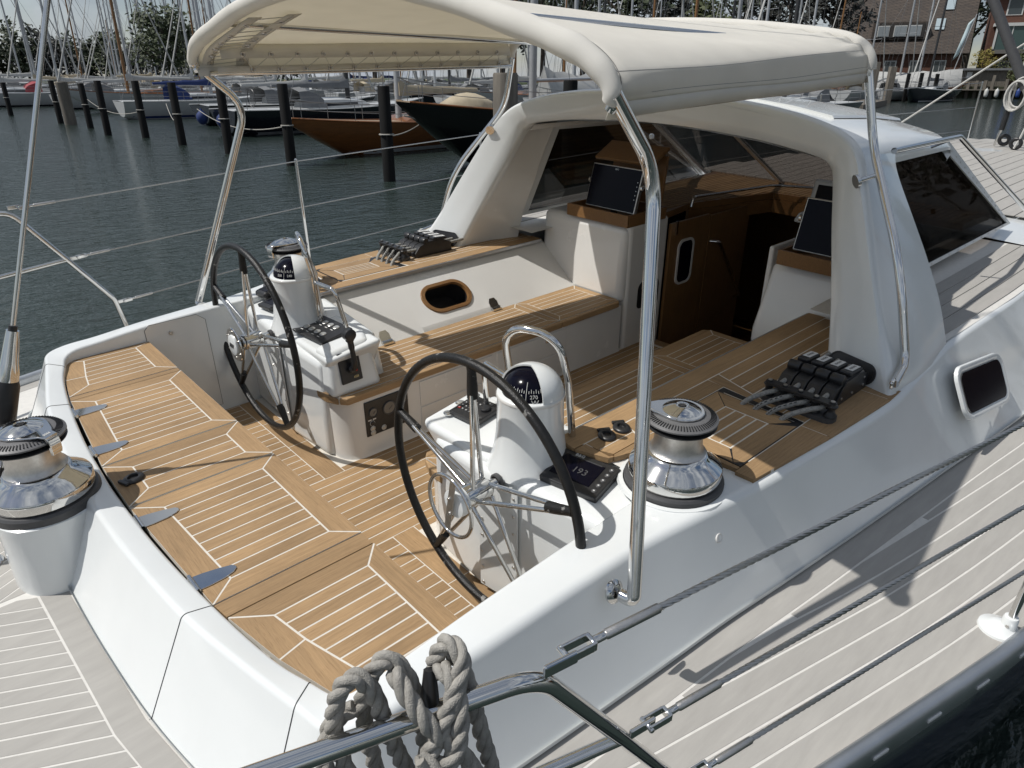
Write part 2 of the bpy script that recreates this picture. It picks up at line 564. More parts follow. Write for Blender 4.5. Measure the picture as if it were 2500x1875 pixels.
def laid_panel(parent, poly, z, border, pitch, seam=0.0045, t=0.016, base_t=0.02, ang=0.0, phase=0.0, mats=('tx', 'ty', 'caulk'), edges=None, base_name='seam_bed'):
    """mitred margin planks round a field of planks, on a bed of seam compound 1 mm lower"""
    poly = ccw(list(poly)); n = len(poly)
    bw = border if isinstance(border, (list, tuple)) else [border] * n
    MB().prism(poly, z - base_t, z - 0.0006).build(base_name, mats[2], parent, smooth=0)
    inner = inset(poly, bw)
    for i in range(n):
        if bw[i] < 0.008: continue
        a, b = poly[i], poly[(i + 1) % n]
        q = [a, b, inner[(i + 1) % n], inner[i]]
        dx, dy = abs(b[0] - a[0]), abs(b[1] - a[1])
        q = inset(q, [0.0006, seam / 2, seam / 2, seam / 2])
        plank(parent, q, z, t, mats[0] if dx > dy else mats[1])
    fld = inset(inner, [seam / 2 if b_ >= 0.008 else 0.0006 for b_ in bw])
    ca, sa = math.cos(ang), math.sin(ang)
    nx, ny = -sa, ca
    ds = [nx * p[0] + ny * p[1] for p in fld]
    lo, hi = min(ds), max(ds)
    lo, hi = lo - seam / 2, hi + seam / 2
    cnt = max(1, round((hi - lo) / pitch)); pitch = (hi - lo) / cnt; phase = lo
    k = 0
    while k < cnt:
        a = phase + k * pitch + seam / 2; b = phase + (k + 1) * pitch - seam / 2
        q = clip(clip(fld, nx, ny, b), -nx, -ny, -a)
        k += 1
        if len(q) < 3: continue
        ar = abs(sum(q[i][0] * q[(i + 1) % len(q)][1] - q[(i + 1) % len(q)][0] * q[i][1] for i in range(len(q)))) / 2
        if ar < 2e-4: continue
        plank(parent, q, z, t, mats[0])

def text_mesh(s, size, m, parent, loc, rot, name='lettering', depth=0.0006, align='CENTER'):
    cu = bpy.data.curves.new(name, 'FONT')
    cu.body = s; cu.size = size; cu.extrude = depth
    cu.align_x = align; cu.align_y = 'CENTER'
    cu.resolution_u = 2
    tmp = bpy.data.objects.new(name, cu)
    COL.objects.link(tmp)
    dg = bpy.context.evaluated_depsgraph_get()
    me = bpy.data.meshes.new_from_object(tmp.evaluated_get(dg))
    bpy.data.objects.remove(tmp)
    o = bpy.data.objects.new(name, me)
    me.materials.clear(); me.materials.append(M[m])
    COL.objects.link(o)
    mtx = Matrix.Translation(Vector(loc)) @ rot.to_4x4()
    if parent is not None:
        o.parent = parent
        mtx = Matrix.Translation(-WLOC(parent)) @ mtx
    o.matrix_local = mtx
    return o

def frame(xdir, ydir):
    """rotation whose local x,y follow two directions"""
    x = Vector(xdir).normalized(); y = Vector(ydir); y = (y - x * y.dot(x)).normalized(); z = x.cross(y)
    return Matrix((x, y, z)).transposed()
# ------------------------------------------------------------------ the yacht we look into: hull, decks, coamings
WATER_Z = -0.75
yacht = thing('sailing_yacht', (3.0, 0.0, WATER_Z), 'large white and navy sailing yacht with open teak cockpit filling the foreground', 'sailing yacht')

HULL = [(-1.6, 1.30), (-1.0, 1.60), (0.0, 1.87), (0.5, 2.0), (1.36, 2.21), (1.8, 2.316), (2.27, 2.425), (3.0, 2.55), (4.0, 2.68), (6.0, 2.72), (9.0, 2.35), (11.0, 1.75), (12.6, 0.95), (13.8, 0.12)]
BASE = [(0.33, 1.53), (0.65, 1.635), (1.18, 1.695), (1.68, 1.742), (2.23, 1.806), (3.35, 1.921), (3.95, 1.99), (5.0, 2.04), (6.5, 2.0), (8.5, 1.72), (10.5, 1.25), (12.2, 0.6)]
def hull_y(x): return smooth_table(HULL, x)
def base_y(x): return smooth_table(BASE, x)
DZ = 0.26
def deck_z(x): return DZ + 0.0022 * max(0.0, x - 3.0) ** 2
XS = [-1.6 + 0.2 * i for i in range(78)]
XS = [x for x in XS if x <= 13.8]

mb = MB()
secs = []
for x in XS:
    y, z = hull_y(x), deck_z(x)
    h = [(x, y, z), (x, y + 0.012, z - 0.12), (x, y - 0.02, -0.30), (x - 0.02, y * 0.93, WATER_Z), (x - 0.05, y * 0.6, WATER_Z - 0.55)]
    secs.append(h + [(p[0], -p[1], p[2]) for p in h[::-1]])
mb.loft(secs)
mb.face(secs[0]); mb.face(secs[-1][::-1])
mb.build('hull', 'hullnavy', yacht, smooth=50)

# deck slab under the planking: one sheet from rail to rail
mb = MB()
def in_y(x): return max(0.02, base_y(x) - 0.04) if x > 0.36 else 0.0
for s in (-1, 1):
    mb.loft([[(x, s * (hull_y(x) - 0.004), deck_z(x) + 0.0048), (x, s * lerp(hull_y(x), in_y(x), 0.5), deck_z(x) + 0.0048), (x, s * in_y(x), deck_z(x) + 0.0048)] for x in XS if x < 12.4 and not 0.35 < x < 0.45], flip=(s < 0))
mb.loft([[(x, -1.62, deck_z(x) + 0.0044), (x, 1.62, deck_z(x) + 0.0044)] for x in (-1.2, -0.6, 0.0, 0.12)], flip=True)
mb.build('deck_sheet', 'gcaulk', yacht, smooth=0)

for s in (-1, 1):
    # toe rail: rounded alloy section standing on the deck edge, with drain slots
    secs = []
    for x in XS:
        y, z = hull_y(x), deck_z(x)
        prof = [(-0.030, -0.004), (-0.028, 0.030), (-0.016, 0.046), (0.006, 0.048), (0.018, 0.034), (0.022, -0.035), (0.016, -0.05)]
        secs.append([(x, s * (y + a), z + b) for a, b in prof])
    rail = MB().loft(secs, flip=(s > 0)).build('toe_rail', 'alu', yacht, smooth=60)
    if s < 0:
        x = 0.9
        while x < 4.2:
            y, z = hull_y(x), deck_z(x)
            dy = hull_y(x + 0.05) - y
            d = V(0.05, -dy, 0).normalized()
            rot = frame(d, V(0, 0, 1))
            MB().box((x, -(y + 0.0225), z - 0.004), (0.062, 0.012, 0.006), rot).build('slot', 'print', rail, smooth=0, bevel=0.002)
            x += 0.235

# side deck planking following the sheer, one strip per plank
def strip(outer, inner, x0, x1, z_of, m, name='plank', s=-1, t=0.006, step=0.22, parent=None):
    n = max(2, int((x1 - x0) / step) + 1)
    xs = [x0 + (x1 - x0) * i / (n - 1) for i in range(n)]
    top_o = [(x, s * outer(x), z_of(x) + t) for x in xs]; top_i = [(x, s * inner(x), z_of(x) + t) for x in xs]
    bo = [(p[0], p[1], p[2] - t) for p in top_o]; bi = [(p[0], p[1], p[2] - t) for p in top_i]
    mb = MB(); vs = top_o + top_i + bo + bi; k = n; fs = []
    for i in range(n - 1):
        fs.append((i, i + 1, k + i + 1, k + i)); fs.append((2 * k + i, i, i + 1, 2 * k + i + 1)[::-1]); fs.append((k + i, 3 * k + i, 3 * k + i + 1, k + i + 1)[::-1])
    fs.append((0, k, 3 * k, 2 * k)); fs.append((n - 1, 2 * k + n - 1, 3 * k + n - 1, k + n - 1))
    if s > 0: fs = [f[::-1] for f in fs]
    mb.add(vs, fs)
    return mb.build(name, m, parent, smooth=0)

for s in (-1, 1):
    sd = tag(MB().box((1.2, s * 1.93, DZ + 0.0015), (0.1, 0.1, 0.002)).build('side_deck', 'gcaulk', yacht, smooth=0))
    SE = 0.008
    strip(lambda x: hull_y(x) - 0.034, lambda x: hull_y(x) - 0.115, -1.5, 12.5, deck_z, 'gdeck', s=s, parent=sd)
    lim = lambda x: base_y(x) + 0.10
    strip(lambda x: base_y(x) + 0.10 - SE, lambda x: base_y(x) - 0.035, 0.40, 11.0, deck_z, 'gdeck', s=s, parent=sd)
    for k in range(9):
        o = lambda x, k=k: hull_y(x) - 0.115 - SE - k * 0.082
        i = lambda x, o=o: max(o(x) - 0.082 + SE, lim(x))
        xs = [0.40 + 0.05 * j for j in range(200)]
        ok = [x for x in xs if o(x) - lim(x) > 0.02]
        if len(ok) < 8: continue
        strip(o, i, ok[0], ok[-1], deck_z, 'gdeck', s=s, parent=sd)

# aft deck planking, laid at an angle to the centreline on each side
XB = [(-1.45, 0.275), (-1.22, 0.20), (-0.81, 0.136), (0.0, 0.096), (0.81, 0.136), (1.22, 0.20), (1.45, 0.275)]
for s in (-1, 1):
    ad = MB().box((-0.3, s * 0.3, DZ + 0.0015), (0.1, 0.1, 0.002)).build('aft_deck', 'gcaulk', yacht, smooth=0)
    ys = [s * v for v in (0.0, 0.27, 0.54, 0.81, 1.08, 1.35)]
    for a, b in zip(ys, ys[1:]):
        q = [(table(XB, a) - 0.085, a), (table(XB, b) - 0.085, b), (table(XB, b) - 0.006, b), (table(XB, a) - 0.006, a)]
        plank(ad, ccw(q), DZ + 0.0058, 0.004, 'gdeck')
    fld = ccw([(-1.2, 0.012 * s), (0.003, 0.012 * s), (0.045, s * 0.81), (0.11, s * 1.2), (0.11, s * 1.5), (-1.2, s * 1.5)])
    ca, sa = math.cos(s * R(28)), math.sin(s * R(28))
    nx, ny = -sa, ca
    lo = min(nx * p[0] + ny * p[1] for p in fld); hi = max(nx * p[0] + ny * p[1] for p in fld)
    d = lo
    while d < hi:
        q = clip(clip(fld, nx, ny, d + 0.053), -nx, -ny, -d)
        d += 0.060
        if len(q) > 2:
            ar = abs(sum(q[i][0] * q[(i + 1) % len(q)][1] - q[(i + 1) % len(q)][0] * q[i][1] for i in range(len(q)))) / 2
            if ar > 8e-4: plank(ad, q, DZ + 0.0058, 0.004, 'gdeck')

# coaming: one moulding running round the stern, from the port console to the starboard one and on forward
half = [  # inner edge, top outer edge, foot on deck  (x, y, z) with y to starboard taken positive
    ((5.6, 1.40, 0.700), (5.6, 1.735, 0.775), (5.6, 2.03, 0.33)),
    ((4.4, 1.40, 0.690), (4.4, 1.730, 0.775), (4.4, 2.015, 0.325)),
    ((3.6, 1.40, 0.665), (3.6, 1.700, 0.760), (3.6, 1.95, 0.325)),
    ((3.25, 1.40, 0.655), (3.25, 1.700, 0.705), (3.25, 1.912, 0.322)),
    ((2.9, 1.40, 0.650), (2.9, 1.715, 0.665), (2.9, 1.877, 0.32)),
    ((2.4, 1.40, 0.650), (2.4, 1.685, 0.662), (2.4, 1.825, 0.32)),
    ((2.0, 1.40, 0.650), (2.0, 1.650, 0.660), (2.0, 1.780, 0.32)),
    ((1.7, 1.40, 0.650), (1.7, 1.605, 0.652), (1.7, 1.744, 0.32)),
    ((1.45, 1.395, 0.645), (1.45, 1.560, 0.636), (1.45, 1.722, 0.32)),
    ((1.2, 1.395, 0.640), (1.2, 1.540, 0.628), (1.2, 1.698, 0.32)),
    ((0.9, 1.395, 0.628), (0.9, 1.525, 0.616), (0.9, 1.668, 0.32)),
    ((0.66, 1.392, 0.606), (0.66, 1.506, 0.600), (0.66, 1.640, 0.32)),
    ((0.54, 1.390, 0.594), (0.51, 1.498, 0.594), (0.47, 1.612, 0.32)),
    ((0.484, 1.358, 0.576), (0.418, 1.452, 0.587), (0.30, 1.520, 0.32)),
    ((0.456, 1.270, 0.566), (0.388, 1.325, 0.582), (0.235, 1.370, 0.32)),
    ((0.418, 1.120, 0.558), (0.346, 1.120, 0.578), (0.184, 1.130, 0.32)),
    ((0.378, 0.830, 0.556), (0.293, 0.830, 0.576), (0.138, 0.830, 0.32)),
    ((0.345, 0.450, 0.555), (0.258, 0.450, 0.575), (0.110, 0.450, 0.32)),
    ((0.332, 0.100, 0.555), (0.243, 0.100, 0.575), (0.098, 0.100, 0.32)),
]
full = [tuple((p[0], -p[1], p[2]) for p in q) for q in half] + [q for q in half[::-1]]
tr = [spline([q[i] for q in full], 5) for i in range(3)]
secs = []
for a, b, c in zip(*tr):
    inn = V(a.x, a.y, -0.02)
    bot = V(c.x, c.y, c.z - 0.03)
    c = V(c.x, c.y, c.z - 0.06)
    wt = min(1.0, max(0.0, (b.x - 0.45) / 0.4))
    secs.append(fillet([inn, a, b, c, bot], [0, 0.016, lerp(0.020, 0.038, wt), 0.010, 0], 6))
coaming = MB().loft(secs, flip=True).build('coaming', 'gel', yacht, smooth=60)

# dark panel joints across the stern moulding
for yj in (-1.33, -0.83, 0.83, 1.33):
    k = min(range(len(tr[0])), key=lambda i: abs(tr[1][i].y - yj) + (5 if tr[1][i].x > 0.7 else 0))
    MB().tube([Vector(p) + V(-0.0004, 0, 0.0004) for p in secs[k][2:-2]], 0.0016, 5).build('panel_joint', 'rubber', coaming)
# white plug holes in the coaming side and the black drain dot
pn_ = V(0.0, -0.94, 0.335)
fb = MB().lathe([(0.017, -0.006), (0.017, 0.0010), (0.0145, 0.0022), (0.0115, 0.0012), (0.0105, -0.0006), (0.0, -0.0008)], n=24)
fb.xform(Matrix.Translation(V(1.735, -1.6465, 0.551) + pn_ * 0.0005) @ frame(V(1, 0, 0), pn_.cross(V(1, 0, 0))).to_4x4())
fb.build('drain_plug', 'gel_in', coaming)

# ------------------------------------------------------------------ cockpit sole
sole = MB().box((2.0, 0, -0.03), (3.9, 2.78, 0.05)).build('cockpit_sole', 'caulk', yacht, smooth=0)
SP = 0.0625
def sole_field(x0, x1, y0, y1):
    y = math.floor(y0 / SP) * SP
    while y < y1 - 0.004:
        a, b = max(y + 0.0033, y0), min(y + SP - 0.0033, y1)
        if b - a > 0.006:
            plank(sole, [(x0, a), (x1, a), (x1, b), (x0, b)], -0.0042, 0.0007, 'tx')
        y += SP
sole_field(0.30, 3.92, -0.3075, 0.3075)
for s in (-1, 1):
    a, b = sorted((s * 0.3125, s * 1.385))
    sole_field(0.30, 1.285, a, b)
    for y0, y1 in ((0.3125, 0.72), (0.725, 1.05), (1.055, 1.385)):
        a, b = sorted((s * y0, s * y1))
        plank(sole, [(1.29, a), (1.40, a), (1.40, b), (1.29, b)], -0.0042, 0.0007, 'ty')
    a, b = sorted((s * 0.3125, s * 0.352))
    plank(sole, [(1.405, a), (3.92, a), (3.92, b), (1.405, b)], -0.0042, 0.0007, 'tx')

# ------------------------------------------------------------------ stern seat: five lids with two filler strips
SZ = 0.54
AFT = [(-1.395, 0.505), (-1.34, 0.482), (-1.116, 0.428), (-0.885, 0.388), (-0.81, 0.377), (-0.713, 0.371), (-0.304, 0.342), (-0.14, 0.340), (0.21, 0.342), (0.6, 0.362), (0.90, 0.388), (0.94, 0.393), (1.12, 0.415), (1.395, 0.468)]
def aft_x(y): return table(AFT, y) + 0.004
MB().box((0.62, 0, 0.255), (0.46, 2.776, 0.50)).build('seat_base', 'gel_in', yacht, smooth=0)
G = 0.003
for i, (y0, y1) in enumerate(((-1.392, -0.886), (-0.812, -0.142), (-0.138, 0.208), (0.212, 0.898), (0.942, 1.392))):
    root = MB().box((0.62, (y0 + y1) / 2, SZ - 0.03), (0.38, abs(y1 - y0) * 0.9, 0.012)).build('seat_lid', 'ty', yacht, smooth=0)
    poly = [(aft_x(y0 + G), y0 + G), (0.882, y0 + G), (0.882, y1 - G), (aft_x(y1 - G), y1 - G)]
    w = [0.075, 0.080, 0.075, 0.088]
    if i == 0:
        poly = [(aft_x(y0 + G), y0 + G), (0.882, y0 + G), (0.882, y1 - G), (aft_x(y1 - G), y1 - G), (aft_x(-1.13), -1.13)]
        w = [0.045, 0.072, 0.080, 0.088, 0.088]
    if i == 4:
        poly = [(aft_x(y0 + G), y0 + G), (0.882, y0 + G), (0.882, y1 - G), (aft_x(y1 - G), y1 - G), (aft_x(1.15), 1.15)]
        w = [0.080, 0.080, 0.045, 0.088, 0.088]
    laid_panel(root, poly, SZ, w, 0.0545, seam=0.0064, phase=y0 + 0.075 + 0.012, t=0.018, base_t=0.022)
    if i in (1, 3):
        for yh in ((-0.69, -0.262) if i == 1 else (0.345, 0.745)):
            # leaf hinge: long tapering polished leaf, knuckle and short aft leaf
            xa = aft_x(yh)
            hd = MB()
            pr = [(0.0, -0.036), (0.030, -0.036), (0.075, -0.030), (0.108, -0.018), (0.120, -0.006), (0.121, 0.006), (0.112, 0.016), (0.075, 0.026), (0.030, 0.034), (0.0, 0.036)]
            hd.prism([(xa + 0.004 + p[0], yh + p[1] - p[0] * 0.06) for p in pr], SZ + 0.001, SZ + 0.0045)
            h = hd.build('hinge', 'steel', root, smooth=0, bevel=0.001, seg=2)
            MB().tube([(xa - 0.004, yh - 0.042, SZ + 0.006), (xa - 0.004, yh + 0.042, SZ + 0.006)], 0.0075, 10).build('hinge_pin', 'steel', h)
            MB().box((xa - 0.022, yh, SZ + 0.003), (0.03, 0.07, 0.004)).build('fixed_leaf', 'satin', h, smooth=0)
for y0, y1 in ((-0.883, -0.815), (0.901, 0.939)):
    f = MB().prism([(aft_x(y0), y0), (0.880, y0), (0.880, y1), (aft_x(y1), y1)], SZ - 0.022, SZ - 0.001).build('filler_strip', 'tx', yacht, smooth=0)

# port locker door in the cockpit side: a proud panel with its own dark joint and a push lock
dp = [(0.875, 0.60), (0.90, 0.625), (1.155, 0.625), (1.20, 0.585), (1.20, 0.035), (0.90, 0.035), (0.875, 0.06)]
lk = MB().hexa([(x, 1.4035, z) for x, z in dp], [(x, 1.3925, z) for x, z in dp]).build('locker_door', 'gel_in', yacht, smooth=0, bevel=0.0015, seg=2)
MB().tube([(x, 1.3935, z) for x, z in dp], 0.0017, 5, closed=True).build('joint', 'rubber', lk)
MB().lathe([(0.013, 0.0), (0.013, -0.006), (0.007, -0.007), (0.006, -0.003), (0.0, -0.003)], (1.005, 1.3925, 0.555), 18, 'y').build('push_lock', 'satin', lk)

# ------------------------------------------------------------------ side benches, backrests, coaming tops
for s in (-1, 1):
    yin = 1.13 if s > 0 else 0.975
    nm = 'bench'
    # moulded bench front with rounded aft corner
    plan = fillet([V(3.66, 0.352, 0), V(1.46, 0.352, 0), V(1.425, 0.60, 0), V(1.425, 0.80, 0)], [0, 0.13, 0.05, 0], 8)
    prof = [[(p.x, s * (p.y - (0.012 if z < 0.01 else 0)), z) for p in plan] for z in (-0.01, 0.02, 0.335, 0.345)]
    bench = MB().loft(prof, flip=(s < 0)).build(nm, 'gel_in', yacht, smooth=50)
    # backrest from seat to coaming edge
    secs = []
    for x in ((1.70, 2.3, 3.0, 3.66) if s < 0 else (1.70, 2.0, 2.30)):
        secs.append(fillet([V(x, s * 0.79, 0.33), V(x, s * 0.80, 0.375), V(x, s * yin, 0.632), V(x, s * (yin + 0.03), 0.648), V(x, s * 1.46, 0.648)], [0, 0.03, 0.02, 0.01, 0], 4))
    bmb = MB().loft(secs, flip=(s < 0))
    if s > 0:
        prof2 = lambda x: fillet([V(x, s * 0.79, 0.33), V(x, s * 0.80, 0.375), V(x, s * yin, 0.632), V(x, s * (yin + 0.03), 0.648), V(x, s * 1.46, 0.648)], [0, 0.03, 0.02, 0.01, 0], 4)
        bmb.loft([prof2(2.90), prof2(3.3), prof2(3.66)])
        # middle bay: flat panel pierced by the oval cubby
        u0, u1 = 0.10, 0.90
        W_ = lambda x, t: V(x, lerp(0.80, yin, t), lerp(0.375, 0.632, t))
        pa, pb = prof2(2.30), prof2(2.90)
        bmb.loft([[V(x, 0.79, 0.33), V(x, 0.797, 0.362), W_(x, u0)] for x in (2.30, 2.90)])
        bmb.loft([[W_(x, u1), W_(x, 0.985), V(x, yin + 0.03, 0.648), V(x, 1.46, 0.648)] for x in (2.30, 2.90)])
        ln_ = math.hypot(yin - 0.80, 0.632 - 0.375)
        hole, rect = [], []
        for j in range(40):
            a_ = 2 * math.pi * j / 40 + math.pi / 40
            ca_, sa_ = math.cos(a_), math.sin(a_)
            hole.append(W_(2.60 + 0.077 * (1 if ca_ > 0 else -1) + 0.088 * ca_, 0.5 + 0.088 * sa_ / ln_))
            k_ = min(0.30 / max(1e-6, abs(ca_)), (u1 - u0) / 2 * ln_ / max(1e-6, abs(sa_)))
            rect.append(W_(2.60 + k_ * ca_, 0.5 + k_ * sa_ / ln_))
        for cx_, tv in ((2.30, u0), (2.90, u0), (2.90, u1), (2.30, u1)):
            j_ = min(range(40), key=lambda q_: (rect[q_] - W_(cx_, tv)).length)
            rect[j_] = W_(cx_, tv)
        bmb.loft([rect, hole], closed=True)
    back = bmb.build('backrest', 'gel_in', yacht, smooth=50)
    # teak seat: nosing along the front, two laid panels
    z = 0.382
    for x0, x1 in ((1.452, 3.055), (3.061, 3.645)):
        poly = [(x0, s * 0.375), (x1, s * 0.375), (x1, s * 0.795), (x0, s * 0.795)]
        laid_panel(bench, poly, z, [0.055 if s > 0 else 0.055] * 4, 0.052, seam=0.0062, phase=s * 0.43, t=0.02, base_t=0.032)
        n0 = [(x0 + (0.03 if x0 < 1.5 else 0), s * 0.338), (x1 - (0.0 if x1 < 3.2 else 0.03), s * 0.338), (x1, s * 0.3725), (x0, s * 0.3725)]
        MB().prism(n0, z - 0.040, z - 0.0006).build('nosing', 'tx', bench, smooth=0, bevel=0.006, seg=2)
    e0 = [(1.415, s * 0.45), (1.449, s * 0.372), (1.449, s * 0.79), (1.415, s * 0.79)]
    MB().prism(e0, z - 0.040, z - 0.0006).build('nosing', 'ty', bench, smooth=0, bevel=0.005, seg=2)
    if s > 0:
        # locker fronts
        for x0, x1, z0, z1 in ((1.93, 2.46, 0.175, 0.325), (2.50, 3.10, 0.175, 0.325), (1.93, 2.46, 0.02, 0.165), (2.50, 3.10, 0.02, 0.165)):
            d = MB().box(((x0 + x1) / 2, 0.350, (z0 + z1) / 2), (x1 - x0, 0.008, z1 - z0)).build('locker_front', 'gel_in', bench, smooth=0, bevel=0.003, seg=2)
        MB().box((2.475, 0.342, 0.19), (0.03, 0.012, 0.05)).build('catch', 'steel', bench, smooth=0, bevel=0.003)
        MB().box((2.92, 0.342, 0.30), (0.03, 0.012, 0.05)).build('catch', 'steel', bench, smooth=0, bevel=0.003)
        # oval cubby with a teak ring through the backrest
        n_ = V(0, -(0.632 - 0.375), (yin - 0.80)).normalized()   # facing into the cockpit
        upv = V(0, yin - 0.80, 0.632 - 0.375).normalized()
        cen = V(2.60, 0.0, 0.0)
        tt = 0.50
        cen = V(2.60, lerp(0.80, yin, tt), lerp(0.375, 0.632, tt))
        def oval(w, h, k=40):
            out = []
            for j in range(k):
                a = 2 * math.pi * j / k
                cx = (w - h) * (1 if math.cos(a) > 0 else -1)
                out.append((cx + h * math.cos(a), h * math.sin(a)))
            return out
        ov = lambda w, h, off: [cen + V(1, 0, 0) * a + upv * b + n_ * off for a, b in oval(w, h)]
        bk = MB().loft([ov(0.168, 0.091, 0.0), ov(0.168, 0.091, -0.16)], closed=True)
        bk.face(ov(0.168, 0.091, -0.16))
        bk.build('cubby', 'black', back)
        o1, o2, o3, o4 = ov(0.192, 0.114, 0.0), ov(0.188, 0.110, 0.010), ov(0.164, 0.087, 0.010), ov(0.160, 0.084, -0.01)
        MB().loft([o1, o2, o3, o4], closed=True).build('cubby_ring', 'wood', back, smooth=30)
        for xh in (2.02, 2.88):
            hb = V(xh, 0.80, 0.40)
            g = MB().box((xh, 0.792, 0.392), (0.07, 0.03, 0.012))
            g.hexa([(xh + a, 0.806 + b * 0.75, 0.395 + b) for a, b in ((-0.035, 0), (0.035, 0), (0.035, 0.035), (0.02, 0.055), (-0.02, 0.055), (-0.035, 0.035))], [(xh + a, 0.800 + b * 0.75, 0.399 + b) for a, b in ((-0.035, 0), (0.035, 0), (0.035, 0.035), (0.02, 0.055), (-0.02, 0.055), (-0.035, 0.035))])
            g.tube([(xh - 0.035, 0.797, 0.400), (xh + 0.035, 0.797, 0.400)], 0.008, 8)
            g.build('seat_hinge', 'steel', bench, smooth=30)

# teak coaming tops with their own margin planks, hatch and rope slot
PZ = 0.672
def coam_out(x): return table([(1.70, 1.59), (2.0, 1.632), (2.4, 1.668), (2.9, 1.698), (3.6, 1.69), (4.0, 1.68)], x)
for s in (-1, 1):
    yin = 1.13 if s > 0 else 0.975
    top = MB().box((2.6, s * 1.30, 0.650), (1.7, 0.10, 0.012)).build('coaming_top', 'caulk', yacht, smooth=0)
    def TP(pts, m='tx', z=PZ, t=0.022):
        return plank(top, ccw([(x, s * y) for x, y in pts]), z, t, m)
    sm = 0.0065
    # bed
    MB().prism(ccw([(x, s * y) for x, y in ((1.66, yin + 0.004), (3.62, yin + 0.004), (3.62, 1.50), (3.05, 1.695), (2.05, 1.635), (2.0, 1.2), (1.72, 1.18))]), 0.646, PZ - 0.0006).build('seam_bed', 'caulk', top, smooth=0)
    y0 = yin + 0.002
    # inboard margin plank and edge strip
    TP([(1.655, y0), (3.62, y0), (3.62, y0 + 0.095), (1.64, y0 + 0.095)])
    MB().box((2.64, s * (yin - 0.004), PZ - 0.012), (1.96, 0.010, 0.020)).build('edge_strip', 'alu', top, smooth=0, bevel=0.002)
    ya = y0 + 0.095 + sm
    yb = 1.46
    # forward field planks x 2.58 -> 3.6
    n = max(3, int((1.36 - ya) / 0.062)); pw = (1.36 - ya) / n
    for k in range(n):
        a, b = ya + k * pw, ya + (k + 1) * pw - sm
        TP([(2.585 - (a - ya) * 0.30, a), (3.60, a), (3.60, b), (2.585 - (b - ya) * 0.30, b)])
    TP([(2.500, ya), (2.585 - sm, ya), (2.585 - sm - (1.36 - ya) * 0.30, 1.36 - sm * 0.6), (2.468, 1.36 - sm * 0.6)], 'ty')
    if ya < 1.14: TP([(1.99, ya), (2.496, ya), (2.49, 1.161), (1.99, 1.161)])
    TP([(2.53 - 0.05, 1.364), (3.02, 1.364), (2.98, 1.45), (2.46, 1.45)])
    TP([(2.462, 1.4555), (2.99, 1.4555), (2.96, 1.5485), (2.458, 1.5485)])
    # outer margin in three lengths
    for a, b in ((1.95, 2.42), (2.424, 2.90), (2.904, 3.02)):
        TP([(a, 1.554), (b, 1.554), (b, coam_out(b)), (a, coam_out(a))])
    # aft pieces round the winch
    TP([(1.70, ya), (1.92, ya), (1.90, ya + 0.06), (1.70, ya + 0.06)])
    TP([(1.70, ya + 0.064), (1.895, ya + 0.064), (1.88, ya + 0.115), (1.72, ya + 0.115)])
    TP([(1.64, ya), (1.696, ya), (1.696, ya + 0.115), (1.715, ya + 0.13), (1.70, 1.205), (1.685, 1.20)], 'ty')
    TP([(1.72, ya + 0.119), (1.985, ya + 0.119), (1.985, 1.31), (1.935, 1.27), (1.86, 1.243), (1.78, 1.232), (1.705, 1.21)])
    TP([(1.957, 1.315), (1.985, 1.325), (1.985, 1.55), (1.966, 1.55)], 'ty')
    TP([(1.925, ya), (1.986, ya), (1.986, ya + 0.115), (1.888, ya + 0.115)])
    # rope hatch: mitred frame round a small field, set in its own dark joint
    hx0, hx1, hy0, hy1 = 1.99, 2.435, max(1.165, ya + 0.004), 1.55
    hp = MB().prism(ccw([(x, s * y) for x, y in ((hx0, hy0), (hx1 + 0.050, hy0), (hx1 + 0.018, hy1), (hx0, hy1))]), 0.646, PZ - 0.0001).build('rope_hatch', 'black', top, smooth=0)
    def HP(pts, m='tx', z=PZ + 0.001):
        return plank(hp, ccw([(x, s * y) for x, y in pts]), z, 0.012, m)
    g = 0.005
    iy0, iy1, ix0, ix1 = hy0 + 0.10, hy1 - 0.095, hx0 + 0.085, hx1 - 0.10
    HP([(hx0 + g + 0.03, hy0 + g), (hx1 - g, hy0 + g), (ix1, iy0), (ix0, iy0)])
    HP([(hx0 + g, hy0 + g + 0.03), (hx0 + g + 0.026, hy0 + g), (ix0 - sm, iy0), (ix0 - sm, iy1), (hx0 + g, hy1 - g - 0.03)], 'ty')
    HP([(hx0 + g, hy1 - g - 0.026), (hx0 + g + 0.03, hy1 - g), (hx1 - g - 0.03, hy1 - g), (ix1, iy1 + sm), (ix0, iy1 + sm)])
    HP([(hx1 - g + 0.004, hy0 + g), (hx1 - 0.004, hy0 + g), (hx1 - 0.010, hy1 - 0.09), (hx1 - 0.02, hy1 - g - 0.03), (ix1 + sm, iy1 + sm), (ix1 + sm, iy0)], 'ty')
    MB().prism(ccw([(x, s * y) for x, y in ((ix0 - sm, iy0), (ix1 + sm, iy0), (ix1 + sm, iy1 + sm), (ix0 - sm, iy1 + sm))]), PZ - 0.006, PZ + 0.0002).build('seam_bed', 'caulk', hp, smooth=0)
    nn = 4; fw = (iy1 - iy0) / nn
    for k in range(nn):
        HP([(ix0 + 0.001, iy0 + k * fw + sm), (ix1 - 0.001, iy0 + k * fw + sm), (ix1 - 0.001, iy0 + (k + 1) * fw - 0.001), (ix0 + 0.001, iy0 + (k + 1) * fw - 0.001)])
    # grey rod at the mouth of the rope slot
    MB().tube([(hx1 + 0.006, s * (hy0 + 0.03), PZ - 0.006), (hx1 - 0.005, s * (hy1 - 0.03), PZ - 0.006)], 0.007, 8).build('slot_roller', 'satin', hp)
